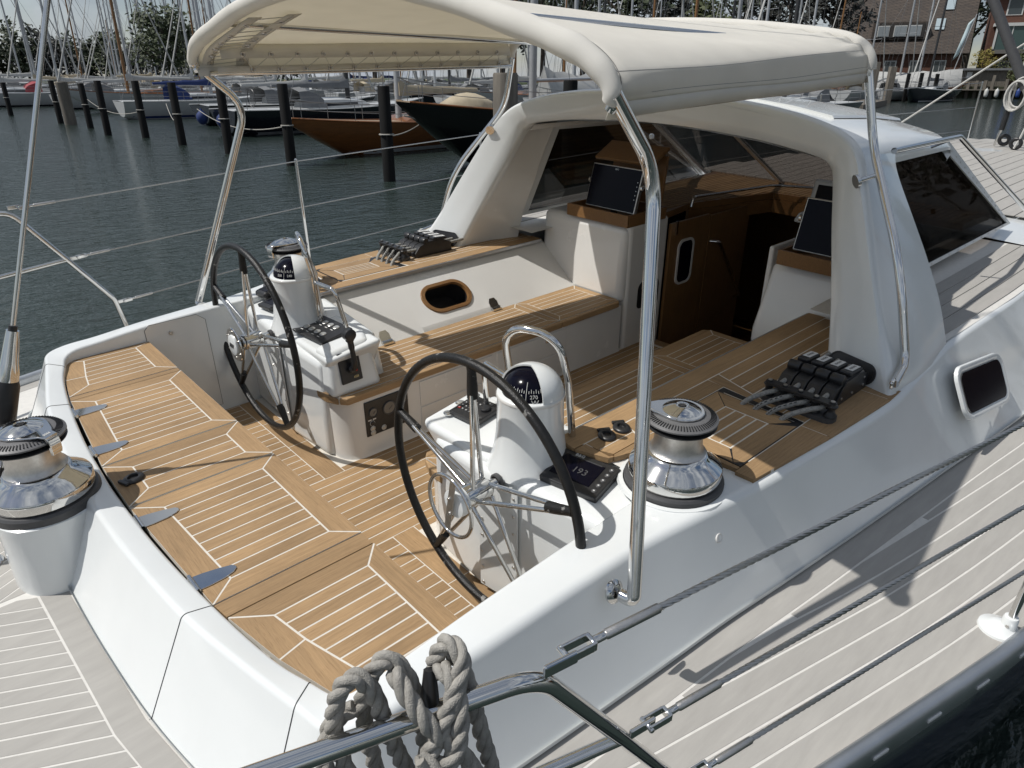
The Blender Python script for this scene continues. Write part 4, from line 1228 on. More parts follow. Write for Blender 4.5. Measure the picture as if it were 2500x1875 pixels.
# ------------------------------------------------------------------ rope clutches and control lines
def clutch(s, label):
    c = thing('rope_clutch', (2.78, s * 1.46, 0.673), label, 'rope clutch', 'rope clutches at the hardtop legs')
    Y = lambda y: s * y
    for k in range(4):
        yc = 1.355 + k * 0.062
        side = [(2.62, 0.674), (2.93, 0.674), (2.93, 0.735), (2.86, 0.765), (2.74, 0.770), (2.66, 0.745), (2.62, 0.70)]
        MB().hexa([(a, Y(yc - 0.028), b) for a, b in side], [(a, Y(yc + 0.028), b) for a, b in side]).build('cell', 'black', c, smooth=0, bevel=0.003, seg=2)
        MB().box((2.835, Y(yc), 0.7725), (0.115, 0.052, 0.020), Matrix.Rotation(R(4), 3, 'Y')).build('handle', 'black', c, smooth=0, bevel=0.006, seg=2)
        lb = MB().box((2.845, Y(yc), 0.7838), (0.080, 0.034, 0.0016), Matrix.Rotation(R(4), 3, 'Y')).build('name_label', 'print', c, smooth=0)
        pr_ = MB()
        for q in range(9):
            pr_.box((2.845 + (q - 4) * 0.0064, Y(yc), 0.7847 - (q - 4) * 0.0064 * 0.07), (0.0030, 0.012 if q % 3 else 0.009, 0.0006), Matrix.Rotation(R(12 if q % 2 else -10), 3, 'Z'))
        pr_.build('lettering', 'rubber', lb, smooth=0)
        MB().lathe([(0.021, -0.026), (0.023, -0.020), (0.023, 0.020), (0.021, 0.026)], (2.715, Y(yc), 0.772), 16, 'y').build('handle_grip', 'black', c)
    # side plate with screws, sheave bar with pegs, grey pad
    MB().hexa([(a, Y(1.572), b) for a, b in ((2.64, 0.674), (2.94, 0.674), (2.94, 0.742), (2.86, 0.768), (2.72, 0.766))], [(a, Y(1.577), b) for a, b in ((2.64, 0.674), (2.94, 0.674), (2.94, 0.742), (2.86, 0.768), (2.72, 0.766))]).build('side_plate', 'black', c, smooth=0)
    for a, b in ((2.70, 0.70), (2.80, 0.695), (2.90, 0.70), (2.90, 0.735)):
        MB().lathe([(0.006, 0), (0.006, 0.003), (0, 0.003)], (a, Y(1.577) if s > 0 else Y(1.577) - 0.003, b), 8, 'y').build('screw', 'satin', c)
    pad = [V(2.50, Y(1.315), 0), V(2.50, Y(1.63), 0), V(2.585, Y(1.63), 0), V(2.585, Y(1.315), 0)]
    pp = fillet(pad, 0.038, 6, closed=True)
    MB().prism([(p.x, p.y) for p in pp], 0.672, 0.692).build('organiser_pad', 'rubber', c, smooth=40)
    bar = fillet([V(2.515, Y(1.325), 0), V(2.515, Y(1.625), 0), V(2.56, Y(1.625), 0), V(2.56, Y(1.325), 0)], 0.02, 5, closed=True)
    MB().prism([(p.x, p.y) for p in bar], 0.742, 0.752).build('organiser_bar', 'black', c, smooth=40)
    for k in range(5):
        yy = 1.342 + k * 0.0665
        MB().lathe([(0.026, 0.692), (0.026, 0.700), (0.016, 0.712), (0.015, 0.725), (0.024, 0.740), (0.013, 0.7525), (0.013, 0.757), (0, 0.758)], (2.5375, Y(yy), 0), 16).build('sheave', 'black', c)
        MB().lathe([(0.0085, 0.757), (0.0085, 0.760), (0, 0.760)], (2.5375, Y(yy), 0), 10).build('peg_head', 'satin', c)
    return c
clutch(-1, 'black four line rope clutch on the near coaming at the foot of the hardtop leg')
clutch(1, 'black rope clutch on the far coaming at the foot of the far hardtop leg')
names = ('nearest the cockpit', 'second from the cockpit', 'second from the side deck', 'nearest the side deck')
for s in (-1, 1):
    for k in range(4):
        y0 = s * (1.355 + k * 0.062); y1 = s * (1.375 + k * 0.0665)
        y2 = s * (1.30 + k * 0.058 + (0.0 if k != 1 else 0.0))
        pts = [V(3.30, y0, 0.735), V(2.95, y0, 0.722), V(2.62, y0, 0.722), V(2.54, y1, 0.722), V(2.49, lerp(y1, y2, .35), 0.712), V(2.43, lerp(y1, y2, .8), 0.692), V(2.405, y2, 0.664), V(2.395, y2, 0.63)]
        ln = thing('control_line', tuple(pts[5]), 'grey rope running from the %s clutch into the hatch slot, %s' % ('near' if s < 0 else 'far', names[k]), 'rope', 'control lines at the clutches')
        MB().tube(spline(pts, 6), 0.0105, 10).build('rope_body', 'ropedark', ln, smooth=60)
        if k in (1, 2):
            fl = MB(); sp_ = spline(pts[3:7], 14)
            for j in range(0, len(sp_) - 1):
                t_ = (sp_[j + 1] - sp_[j]).normalized(); up_ = (V(0, 0, 1) - t_ * t_.z).normalized(); sd_ = t_.cross(up_)
                for e, q in enumerate((-0.55, 0.35)):
                    if (j + e * 2) % 4 < 2:
                        nn_ = (up_ * math.cos(q) + sd_ * math.sin(q)).normalized()
                        fl.box(sp_[j] + nn_ * 0.0104, (0.006, 0.0045, 0.0015), frame(t_, nn_.cross(t_)))
            fl.build('tracer_flecks', 'black', ln, smooth=0)

# ------------------------------------------------------------------ pushpits, lifelines, stanchions
def toggle(parent, p, d, L=0.10):
    d = Vector(d).normalized()
    side = d.cross(V(0, 0, 1)).normalized()
    rt = frame(d, side)
    g = MB()
    for q in (-1, 1):
        g.box(p + d * 0.022 + side * q * 0.011, (0.050, 0.005, 0.018), rt)
    g.box(p + d * 0.048, (0.008, 0.026, 0.018), rt)
    g.tube([p + side * -0.017, p + side * 0.017], 0.006, 8)
    g.tube([p + d * 0.05, p + d * 0.075], 0.0075, 10)
    t = g.build('toggle', 'steel', parent, smooth=35, bevel=0.002, seg=2)
    MB().tube([p + d * 0.072, p + d * 0.078, p + d * (0.078 + L), p + d * (0.084 + L)], [0.006, 0.0088, 0.0088, 0.005], 10).build('swage', 'satin', parent)
    return p + d * (0.078 + L)

for s in (-1, 1):
    pp = thing('pushpit', (0.95, s * 2.08, 0.33), 'polished steel stern rail beside the camera with rope tied on it' if s < 0 else 'polished steel stern rail on the far side at the left edge', 'guard rail', 'stern guard rails')
    # top rail curving in round the stern, corner, raked leg down to the deck
    path = fillet([V(-0.95, s * 1.52, 1.205), V(-0.25, s * 1.765, 1.20), V(0.517, s * 2.026, 1.19), V(0.72, s * 2.043, 0.885), V(0.905, s * 2.06, 0.60), V(0.955, s * 2.075, DZ + 0.01)], [0, 0.5, 0.10, 0.3, 0.10, 0], 8)
    MB().tube(path, 0.0150, 16).build('top_rail', 'steel', pp, smooth=60)
    MB().tube([(0.722, s * 2.045, 0.885), (0.1, s * 1.845, 0.880), (-0.95, s * 1.52, 0.87)], 0.0125, 14).build('mid_rail', 'steel', pp, smooth=60)
    MB().lathe([(0.045, DZ + 0.004), (0.045, DZ + 0.012), (0.025, DZ + 0.02), (0.0165, DZ + 0.04)], (0.955, s * 2.075, 0), 20).build('deck_foot', 'steel', pp)
    for i, (zz, xx) in enumerate(((1.195, 0.525), (0.885, 0.745), (0.575, 0.925))):
        MB().box((xx + 0.02, s * (2.045 + 0.012 * i), zz + 0.014 * (i == 0)), (0.06, 0.008, 0.022), frame(V(1, s * 0.2, 0), V(0, 1, 0))).build('lug', 'steel', pp, smooth=0, bevel=0.003)

stn = [(2.36, 2.385), (4.3, 2.62), (7.0, 2.60), (9.8, 2.10), (12.4, 0.98)]
for s in (-1, 1):
    for k, (x, y) in enumerate(stn):
        if s < 0 and k > 0: continue
        zd = deck_z(x)
        lab = 'steel stanchion with white deck foot at the right edge' if s < 0 else ('slim steel stanchion on the far deck edge left of the hardtop', 'steel stanchion on the far deck seen through the hardtop', 'steel stanchion on the far deck ahead of the hardtop', 'steel stanchion on the far foredeck', 'slim steel stanchion at the bow standing out against the water')[k]
        st = thing('stanchion', (x, s * y, zd), lab, 'stanchion', 'lifeline stanchions')
        MB().tube([(x, s * y, zd + 0.01), (x, s * (y + 0.01), zd + 0.72), (x, s * (y + 0.013), zd + 0.965)], [0.0125, 0.0125, 0.0105], 12).build('post', 'steel', st)
        MB().lathe([(0.0105, 0), (0.009, 0.006), (0.0, 0.010)], (x, s * (y + 0.013), zd + 0.965), 12).build('post_cap', 'steel', st)
        g = MB().lathe([(0.024, 0), (0.023, 0.055), (0.020, 0.062), (0.013, 0.064)], (x, s * y, zd + 0.006), 20)
        g.lathe([(0.062, 0.0), (0.060, 0.008), (0.035, 0.020), (0.022, 0.03)], (x - 0.01, s * (y - 0.02), zd + 0.006), 24)
        g.build('deck_foot', 'gel', st, smooth=45)
        if s < 0:
            MB().lathe([(0.006, 0), (0.006, 0.003), (0, 0.003)], (x - 0.0245, s * y, zd + 0.04), 10, 'x').build('set_screw', 'satin', st)

lv = {0: 'top', 1: 'middle', 2: 'bottom'}
for s in (-1, 1):
    for i, (p0, zs) in enumerate((((0.565, 2.035, 1.205), 0.955), ((0.775, 2.06, 0.887), 0.625), ((0.955, 2.075, 0.572), 0.300))):
        a = V(p0[0], s * p0[1], p0[2])
        b = V(stn[0][0], s * (stn[0][1] + 0.008), deck_z(stn[0][0]) + zs)
        lf = thing('lifeline', tuple(a), '%s %s' % (lv[i], 'thick grey lifeline cable crossing the near side deck' if s < 0 else 'thin lifeline wire above the water on the far side'), 'lifeline', 'lifelines')
        e = toggle(lf, a, b - a, 0.105)
        r = 0.0058
        rest = [e, b] + [V(x, s * (y + 0.010), deck_z(x) + zs) for x, y in stn[1:]]
        if s < 0:
            # stranded cable: three visible strands twisted round the line
            d = (b - e); n = int(d.length / 0.009); t_ = d.normalized(); u_ = t_.cross(V(0, 0, 1)).normalized(); w_ = t_.cross(u_)
            for q in range(4):
                MB().tube([e + t_ * (d.length * j / n) + (u_ * math.cos(j * 0.75 + q * math.pi / 2) + w_ * math.sin(j * 0.75 + q * math.pi / 2)) * 0.0032 for j in range(n + 1)], 0.0032, 5).build('strand', 'wire', lf, smooth=60)
            MB().tube([b, rest[2]], r, 8).build('wire', 'wire', lf)
        else:
            MB().tube(rest, 0.0042, 8).build('wire', 'wire', lf)

# ------------------------------------------------------------------ backstay with its tensioner at the left edge
d = V(0.368, 0, 1.0).normalized()
b0 = V(-0.096, 0.28, 0.26)
bs = thing('backstay', tuple(b0), 'steel rod backstay with polished socket and black boot at the left edge', 'backstay')
at = lambda t: b0 + d * (t + 0.075)
MB().tube([at(0.84), at(16)], 0.0085, 10).build('rod', 'steel', bs)
MB().tube([at(0.66), at(0.69), at(0.73), at(0.82), at(0.845)], [0.034, 0.034, 0.028, 0.022, 0.020], 18).build('socket', 'steel', bs, smooth=60)
MB().tube([at(0.845), at(0.862)], 0.014, 14).build('collar', 'black', bs)
MB().tube([at(0.50), at(0.515), at(0.64), at(0.662)], [0.036, 0.040, 0.040, 0.035], 18).build('boot', 'black', bs, smooth=60)
MB().tube([at(-0.06), at(0.40), at(0.50)], [0.020, 0.021, 0.024], 16).build('tensioner', 'steel', bs, smooth=60)
MB().tube([at(0.28), at(0.33)], 0.026, 16).build('clamp', 'black', bs)
MB().lathe([(0.05, DZ + 0.004), (0.05, DZ + 0.012), (0.03, DZ + 0.025)], (b0.x + 0.005, b0.y, 0), 20).build('deck_plate', 'steel', bs)

# ------------------------------------------------------------------ mooring rope knotted on the near stern rail
def laid_rope(parent, pts, r, turns, name='strand', m='rope', per=10):
    c = spline(pts, per)
    # arc-length frames
    T = [(c[min(i + 1, len(c) - 1)] - c[max(i - 1, 0)]).normalized() for i in range(len(c))]
    nrm = T[0].orthogonal().normalized(); N = [nrm]
    for i in range(1, len(c)):
        q = T[i - 1].rotation_difference(T[i]); nrm = q @ nrm; nrm = (nrm - T[i] * nrm.dot(T[i])).normalized(); N.append(nrm)
    L = 0; S = [0]
    for i in range(1, len(c)):
        L += (c[i] - c[i - 1]).length; S.append(L)
    for q in range(3):
        P = []
        for i in range(len(c)):
            a = S[i] / (r * 6.5) * 2 * math.pi + q * 2 * math.pi / 3
            P.append(c[i] + (N[i] * math.cos(a) + T[i].cross(N[i]) * math.sin(a)) * r * 0.52)
        MB().tube(P, r * 0.56, 7).build(name, m, parent, smooth=60)

rc = V(0.360, -1.972, 1.195)
rope = thing('mooring_rope', tuple(rc), 'thick grey three strand rope knotted around the near stern rail', 'rope')
ux = V(0.333, -0.114, 0).normalized()         # along the rail, towards the bow
uz = V(-0.114, -0.333, 0).normalized()        # outboard
def RP(a, b, c): return rc + ux * a + V(0, 0, 1) * b + uz * c
RR = 0.0130
for pts in (
    [(0.02, 0.05, -0.04), (0.038, 0.088, -0.03), (0.050, 0.080, -0.004), (0.035, 0.05, 0.016), (0.005, 0.0, 0.032), (-0.02, -0.05, 0.036), (-0.03, -0.12, 0.032), (-0.035, -0.22, 0.02)],
    [(-0.02, 0.02, -0.04), (-0.038, 0.066, -0.022), (-0.02, 0.03, 0.022), (0.01, -0.02, 0.038), (0.035, -0.07, 0.036), (0.06, -0.15, 0.027), (0.075, -0.26, 0.02)],
    [(-0.03, -0.03, 0.040), (0.0, -0.048, 0.052), (0.024, -0.02, 0.046), (0.034, 0.03, 0.026), (0.028, 0.06, -0.005), (0.02, 0.03, -0.04)],
    [(0.045, 0.072, -0.03), (0.064, 0.0, -0.022), (0.074, -0.08, 0.0), (0.088, -0.18, 0.01), (0.094, -0.30, 0.01)],
    [(-0.10, -0.20, -0.03), (-0.128, -0.05, -0.035), (-0.118, 0.045, -0.035), (-0.092, 0.078, -0.03), (-0.07, 0.04, -0.027), (-0.058, -0.04, -0.024), (-0.035, -0.14, -0.02)],
    [(-0.075, -0.18, -0.050), (-0.085, -0.02, -0.052), (-0.068, 0.058, -0.045), (-0.042, 0.080, -0.040), (-0.018, 0.03, -0.036), (-0.008, -0.05, -0.034), (0.0, -0.18, -0.03)],
    [(-0.095, 0.0, -0.052), (-0.136, -0.025, -0.045), (-0.148, -0.10, -0.02), (-0.11, -0.165, 0.012), (-0.05, -0.19, 0.03), (0.0, -0.16, 0.038)],
    [(-0.125, -0.11, 0.0), (-0.085, -0.15, 0.035), (-0.03, -0.13, 0.052), (0.025, -0.17, 0.044), (0.045, -0.28, 0.035)],
    [(-0.07, -0.24, 0.03), (-0.02, -0.17, 0.050), (0.03, -0.22, 0.045), (0.05, -0.34, 0.035)],
    [(-0.11, -0.30, -0.02), (-0.06, -0.20, -0.015), (0.0, -0.23, -0.01), (0.04, -0.34, 0.0)],
    [(-0.13, -0.26, 0.0), (-0.09, -0.22, 0.02), (-0.03, -0.26, 0.025), (0.02, -0.36, 0.02)],
):
    laid_rope(rope, [RP(*q) for q in pts], RR, 8)
MB().tube([RP(0.010, 0.052, -0.026), RP(0.004, 0.02, -0.012), RP(0.002, -0.02, 0.006)], [0.009, 0.013, 0.010], 8).build('dark_whipping', 'black', rope, smooth=60)

# ------------------------------------------------------------------ bimini canopy
can = thing('bimini_canopy', (1.257, 0.0, 0.60), 'white canvas bimini laced over a polished steel frame above the cockpit', 'canopy')
AFT_ARCH = [(-1.350, 1.872), (-1.365, 1.905), (-1.335, 1.948), (-1.265, 1.990), (-1.165, 2.022), (-1.0, 2.062), (-0.72, 2.124), (-0.4, 2.170), (0.0, 2.190)]
FWD_ARCH = [(-1.145, 1.872), (-1.140, 1.925), (-1.105, 1.972), (-1.04, 2.004), (-0.95, 2.022), (-0.82, 2.036), (-0.62, 2.054), (-0.34, 2.070), (0.0, 2.076)]
AFT_ARCH += [(-y, z) for y, z in AFT_ARCH[-2::-1]]
FWD_ARCH += [(-y, z) for y, z in FWD_ARCH[-2::-1]]
XA, XF = 1.40, 3.33
A3 = spline([V(XA, y, z) for y, z in AFT_ARCH], 5); F3 = spline([V(XF, y, z) for y, z in FWD_ARCH], 5)
secs = []
NS = 22
rng = random.Random(3)
for i in range(NS + 1):
    t = i / NS
    row = []
    for j, (a, f) in enumerate(zip(A3, F3)):
        p = a.lerp(f, t)
        q = 2 * abs(j / (len(A3) - 1) - 0.5)
        if j < 9 or j > len(A3) - 10:
            j2 = 9 if j < 9 else len(A3) - 10
            e2 = 0 if j < 9 else len(A3) - 1
            st_p = A3[e2].lerp(F3[e2], t).lerp(A3[j2].lerp(F3[j2], t), abs(j - e2) / 9.0)
            w_ = min(1.0, min(t, 1 - t) / 0.16); w_ = w_ * w_ * (3 - 2 * w_)
            p = p.lerp(st_p, 0.8 * w_)
        sag = -0.020 * math.sin(math.pi * t) * (1 - q ** 2) + 0.004 * math.sin(7 * t + j * 0.35) * math.sin(math.pi * t)
        if t > 0.86: sag += 0.006 * math.sin(j * 1.3) * (t - 0.86) / 0.14
        row.append(p + V(0, 0, sag + 0.018))
    secs.append(row)
# drop edge strips along both sides, folded down
MB().loft(secs).build('canvas_top', 'canvas', can, smooth=60, solid=0.003)
for s in (-1, 1):
    idx = 0 if s < 0 else -1
    e = [r[idx] for r in secs]
    prof = []
    for t, p in enumerate(e):
        prof.append([p + V(0, 0, 0.0), p + V(0, -s * 0.002, -0.018), p + V(0, -s * 0.010, -0.040)])
    MB().loft(prof, flip=(s > 0)).build('side_hem', 'canvas2', can, smooth=60, solid=0.003)
# padded sleeve over the after hoop
sl = [p + V(-0.010, 0, 0.008) for p in A3]
MB().tube(sl[2:-2], [(0.021 + 0.013 * min(1, min(k, len(sl) - 5 - k) / 14)) + 0.0012 * math.sin(k * 0.9) for k in range(len(sl) - 4)], 16, caps=False).build('hoop_sleeve', 'canvas2', can, smooth=60)
MB().tube([p + V(0.030, 0, 0.024) for p in sl[3:-3]], 0.0012, 5).build('stitching', 'stitch', can)
MB().tube([p + V(0, 0, 0.012) for p in F3[2:-2]], 0.030, 14, caps=False).build('front_sleeve', 'canvas2', can, smooth=60)
for jj in (9,):
    MB().tube([r[jj] + V(0, 0, 0.0020) for r in secs], 0.0008, 5).build('stitching', 'stitch', can)
    MB().tube([r[jj] + V(0, 0.008, 0.0022) for r in secs], 0.0008, 5).build('stitching', 'stitch', can)
MB().tube([r[2] + V(0, -0.001, 0.001) for r in secs], 0.0008, 5).build('stitching', 'stitch', can)
# frame
for s in (-1, 1):
    foot = V(1.257, s * 1.627, 0.591)
    post = fillet([foot + V(0.0, -s * 0.004, 0.0), V(1.262, s * 1.665, 0.592), V(1.615, s * 1.345, 1.70), V(1.385, s * 1.372, 1.915)], [0, 0.045, 0.16, 0], 8)
    MB().tube(post, 0.0205, 18).build('aft_post', 'steel', can, smooth=60)
    fl = MB().lathe([(0.036, 0), (0.036, 0.006), (0.026, 0.014), (0.018, 0.016)], (0, 0, 0), 24)
    fl.xform(Matrix.Translation(V(1.257, s * 1.594, 0.585)) @ frame(V(1, 0, 0), V(0, -s * 0.35, 0.94) if s > 0 else V(0, 0.35, 0.94)).to_4x4() @ (Matrix.Rotation(math.pi, 4, 'X') if s > 0 else Matrix.Identity(4)))
    fl.build('post_flange', 'steel', can)
    MB().lathe([(0.0075, 0), (0.0075, -0.003), (0.004, -0.004), (0, -0.002)], (1.566, s * 1.36, 1.80), 12, 'x').build('screw', 'satin', can)
    fp = fillet([V(2.925, s * 1.690, 0.735), V(3.085, s * 1.665, 0.770), V(3.125, s * 1.535, 1.158), V(3.35, s * 1.225, 1.60), V(3.34, s * 1.140, 1.90)], [0, 0.085, 0.9, 0.35, 0], 9)
    MB().tube(fp, 0.0185, 16).build('fore_post', 'steel', can, smooth=60)
    MB().lathe([(0.026, 0), (0.026, -s * -0.005), (0.02, -s * -0.010)], (2.925, s * 1.682, 0.735), 20, 'y').build('post_flange', 'steel', can)
    MB().tube([(3.228, s * 1.238, 1.462), (3.305, s * 1.298, 1.492)], 0.011, 12).build('stand_off', 'steel', can)
    MB().tube([(3.222, s * 1.234, 1.460), (3.232, s * 1.242, 1.464), (3.240, s * 1.248, 1.467)], [0.030, 0.029, 0.014], 18).build('post_flange', 'steel', can)
    MB().tube([(1.40, s * 0.935, 2.085), (3.33, s * 0.925, 1.992)], 0.014, 12).build('fore_aft_tube', 'steel', can)
    MB().tube([(1.45, s * 1.325, 1.862), (3.30, s * 1.110, 1.856)], 0.0125, 12).build('edge_tube', 'steel', can)
MB().tube([p + V(0, 0, -0.004) for p in A3[1:-1]], 0.0165, 14).build('aft_hoop', 'steel', can, smooth=60)
MB().tube([p + V(0, 0, -0.004) for p in F3[1:-1]], 0.0145, 14).build('fore_hoop', 'steel', can, smooth=60)
# lacing: inner flap with grommets tied to the folded hem along port side and round the after end
pe = [r[-1] for r in secs]
def hem(t):   # middle of the upright hem strip, port side
    return V(lerp(XA, XF, t), lerp(1.318, 1.108, t), lerp(1.870, 1.868, t))
def flap(t):
    return V(lerp(XA, XF, t), lerp(1.250, 1.045, t), lerp(1.952, 1.940, t))
fl, hm = [], []
for i in range(25):
    t = 0.045 + 0.91 * i / 24
    w_ = 0.003 * math.sin(i * 1.7)
    fl.append([flap(t) + V(0, 0.03, 0.050), flap(t) + V(0, 0.004, 0.022), flap(t) + V(0, -0.004 + w_, -0.020)])
    hm.append([hem(t) + V(0, -0.002 + w_, 0.024), hem(t) + V(0, 0.0, 0.0), hem(t) + V(0, 0.012, -0.022)])
MB().loft(fl).build('lacing_flap', 'canvas2', can, smooth=60, solid=0.003)
MB().loft(hm).build('hem_flap', 'canvas2', can, smooth=60, solid=0.003)
def grommet(p, n_):
    rt = frame(n_.orthogonal(), n_.cross(n_.orthogonal()))
    MB().lathe([(0.0135, -0.003), (0.0135, 0.003), (0.010, 0.0048), (0.0065, 0.003), (0.0065, -0.003)], (0, 0, 0), 14).xform(Matrix.Translation(p) @ rt.to_4x4()).build('grommet', 'satin', can)
lace = []
NG = 12
for i in range(NG):
    t0 = 0.10 + 0.80 * i / (NG - 1); t1 = t0 + 0.035
    g0 = flap(t0) + V(0, -0.006, -0.002); g1 = hem(t1) + V(0, -0.006, 0.006)
    grommet(g0, V(0, -1, -0.2).normalized()); grommet(g1, V(0, -1, -0.1).normalized())
    lace += [g0 + V(0, -0.005, 0), g1 + V(0, -0.005, 0)]
MB().tube(lace, 0.0022, 5).build('lacing_cord', 'ropewht', can)
# after end lacing on the port quarter
ae, af = [], []
for i in range(14):
    k = len(A3) - 5 - i * 2
    p = A3[k]
    ae.append([p + V(0.03, 0, -0.022), p + V(0.085, -0.012, -0.020)])
    af.append([p + V(0.19, -0.045, -0.008), p + V(0.25, -0.06, -0.004)])
MB().loft(ae).build('end_hem', 'canvas2', can, smooth=60, solid=0.003)
MB().loft(af).build('end_flap', 'canvas2', can, smooth=60, solid=0.003)
lace = []
for i in range(0, 14):
    k = len(A3) - 5 - i * 2
    p = A3[k]
    g0 = p + V(0.065, -0.008, -0.024); g1 = p + V(0.215, -0.05, -0.010)
    if i % 2 == 0:
        grommet(g0, V(-0.3, -0.3, -1).normalized()); grommet(g1, V(-0.3, -0.3, -1).normalized())
    lace += [g0, g1] if i % 2 == 0 else [g1, g0]
MB().tube([p + V(0, 0, -0.004) for p in lace], 0.0022, 5).build('lacing_cord', 'ropewht', can)
# ------------------------------------------------------------------ hardtop (fixed deckhouse roof) with its legs, windows, and what is under it
hard = MB()
def zx(z): return 3.03 + (z - 0.673) * 0.4176
INN = [(1.365, 0.640), (1.350, 0.700), (1.285, 0.889), (1.215, 1.070), (1.150, 1.231), (1.075, 1.430), (1.040, 1.485), (0.985, 1.512), (0.85, 1.534), (0.63, 1.560), (0.30, 1.580), (0.0, 1.586)]
OUT = [(2.925, 1.690, 0.640), (2.950, 1.645, 0.730), (3.020, 1.551, 0.894), (3.105, 1.426, 1.126), (3.165, 1.342, 1.284), (3.230, 1.254, 1.442), (3.290, 1.180, 1.555), (3.330, 1.080, 1.622), (3.352, 0.90, 1.674), (3.36, 0.63, 1.716), (3.36, 0.30, 1.741), (3.36, 0.0, 1.748)]
FWD = [(3.50, 1.720, 0.640), (3.515, 1.690, 0.740), (3.56, 1.600, 0.920), (3.60, 1.490, 1.090), (3.63, 1.385, 1.240), (3.69, 1.235, 1.440), (3.80, 1.160, 1.520)]
def mirror(pts): return [(p[0], -p[1], p[2]) for p in pts]
inn = [(zx(z), y, z) for y, z in INN]; out = OUT
full_in = [V(*p) for p in inn] + [V(*p) for p in mirror(inn)[-2::-1]]
full_out = [V(*p) for p in out] + [V(*p) for p in mirror(out)[-2::-1]]
si, so = spline(full_in, 6), spline(full_out, 6)
# aft face with rolled edges: inner lip, face, outer lip
secs = []
for a, b in zip(si, so):
    d = (b - a)
    dn = V(0, d.y, d.z).normalized()
    secs.append([a + V(0.06, 0, 0), a + V(0.016, 0, 0), a + dn * 0.003 + V(0.005, 0, 0), a + d * 0.05 + V(-0.001, 0, 0), a + d * 0.35 + V(-0.006, 0, 0), a + d * 0.7 + V(-0.006, 0, 0), a + d * 0.93 + V(-0.002, 0, 0), b + V(0.001, 0, 0), b + V(0.014, 0, 0) + dn * 0.010, b + V(0.05, 0, 0) + dn * 0.016])
hardtop = MB().loft(secs, flip=True).build('hardtop', 'gel', yacht, smooth=60)
# legs: outer flank swept forward, inner lining to the side windows
WIN_A = [(3.545, 1.315, 0.640), (3.550, 1.295, 0.740), (3.565, 1.255, 0.900), (3.600, 1.195, 1.090), (3.625, 1.155, 1.240), (3.660, 1.085, 1.445), (3.700, 1.070, 1.505)]
for s in (-1, 1):
    fw = spline([V(p[0], s * p[1], p[2]) for p in FWD], 8)
    rg = spline([V(x + 0.045, s * (y + 0.008), z) for x, y, z in OUT[:7]], 8)
    hn = [[a, a.lerp(b, 0.3) + V(0, s * 0.012, 0.0), a.lerp(b, 0.65) + V(0, s * 0.012, 0), b] for a, b in zip(rg, fw)]
    MB().loft(hn, flip=(s > 0)).build('leg_flank', 'gel', hardtop, smooth=60)
    wi = spline([V(p[0], s * p[1], p[2]) for p in WIN_A], 8)
    MB().loft([[a, a + (b - a) * 0.06 + V(0, -s * 0.012, 0), b] for a, b in zip(fw, wi)], flip=(s > 0)).build('side_wall', 'gel', hardtop, smooth=60)
    il = spline([V(zx(z) + 0.04, s * (y + 0.0), z) for y, z in INN[:7]], 8)
    MB().loft([[a, a.lerp(b, 0.5) + V(0, s * 0.01, 0), b + V(-0.02, -s * 0.028, 0)] for a, b in zip(il, wi)], flip=(s < 0)).build('leg_lining', 'gel_in', hardtop, smooth=60)
    # raised black plate painting the shade of the rope opening at the leg foot
    ov = []
    for j in range(28):
        a = 2 * math.pi * j / 28
        cx_ = 0.070 * (1 if math.cos(a) > 0 else -1)
        ov.append((cx_ + 0.047 * math.cos(a), 0.047 * math.sin(a)))
    cen = V(2.996, s * 1.488, 0.716)
    rt = frame(V(-0.27 , s * 0.96, 0.0), V(0.36, -s * 0.10, 0.92))
    nv = rt @ V(0, 0, 1)
    if nv.x > 0: nv = -nv
    ring = lambda k, off: [cen + rt @ V(a * k, b * k, 0) + nv * off for a, b in ov]
    MB().loft([ring(1.04, 0.010), ring(1.03, 0.0165), ring(0.97, 0.0165), ring(0.95, 0.0135), ring(0.05, 0.0135)], closed=True).build('dark_port_plate', 'black', hardtop, smooth=50)
    MB().lathe([(0.0085, 0), (0.008, 0.004), (0.0, 0.006)], (zx(0.68) - 0.012, s * 1.66, 0.70), 12, 'x').build('stud', 'steel', hardtop)

# roof shell: arched, dropping a little towards its front edge, with a raised panel
RX = [(3.36, 0.0, 0.0), (3.7, 0.0, 0.0), (4.2, -0.01, -0.03), (4.62, -0.03, -0.075), (4.74, -0.045, -0.11)]
secs = []
for x, dy, dz in RX:
    half = [(1.165 + dy, 1.470 + dz * 0.3), (1.160 + dy, 1.520 + dz * 0.6), (1.10 + dy, 1.588 + dz * 0.8), (0.92 + dy, 1.645 + dz), (0.63, 1.695 + dz), (0.30, 1.726 + dz), (0.0, 1.735 + dz)]
    row = [V(x, -y, z) for y, z in half] + [V(x, y, z) for y, z in half[-2::-1]]
    secs.append(spline(row, 5))
roof = MB().loft(secs)
roof.loft([secs[-1], [p + V(0.02, 0, -0.03) for p in secs[-1]], [p + V(-0.02, 0, -0.06) for p in secs[-1]]])
roof.build('roof', 'gel', hardtop, smooth=60)
pan = []
for x, dy, dz in ((3.72, 0, 0), (4.2, -0.01, -0.03), (4.60, -0.03, -0.072)):
    half = [(0.86, 1.660 + dz), (0.85, 1.672 + dz), (0.63, 1.706 + dz), (0.30, 1.737 + dz), (0.0, 1.746 + dz)]
    pan.append([V(x, -y, z) for y, z in half] + [V(x, y, z) for y, z in half[-2::-1]])
pn = MB().loft(pan); pn.face([p for p in pan[0]] + [p + V(0, 0, -0.03) for p in pan[0][::-1]])
pn.build('roof_panel', 'gel', hardtop, smooth=40)
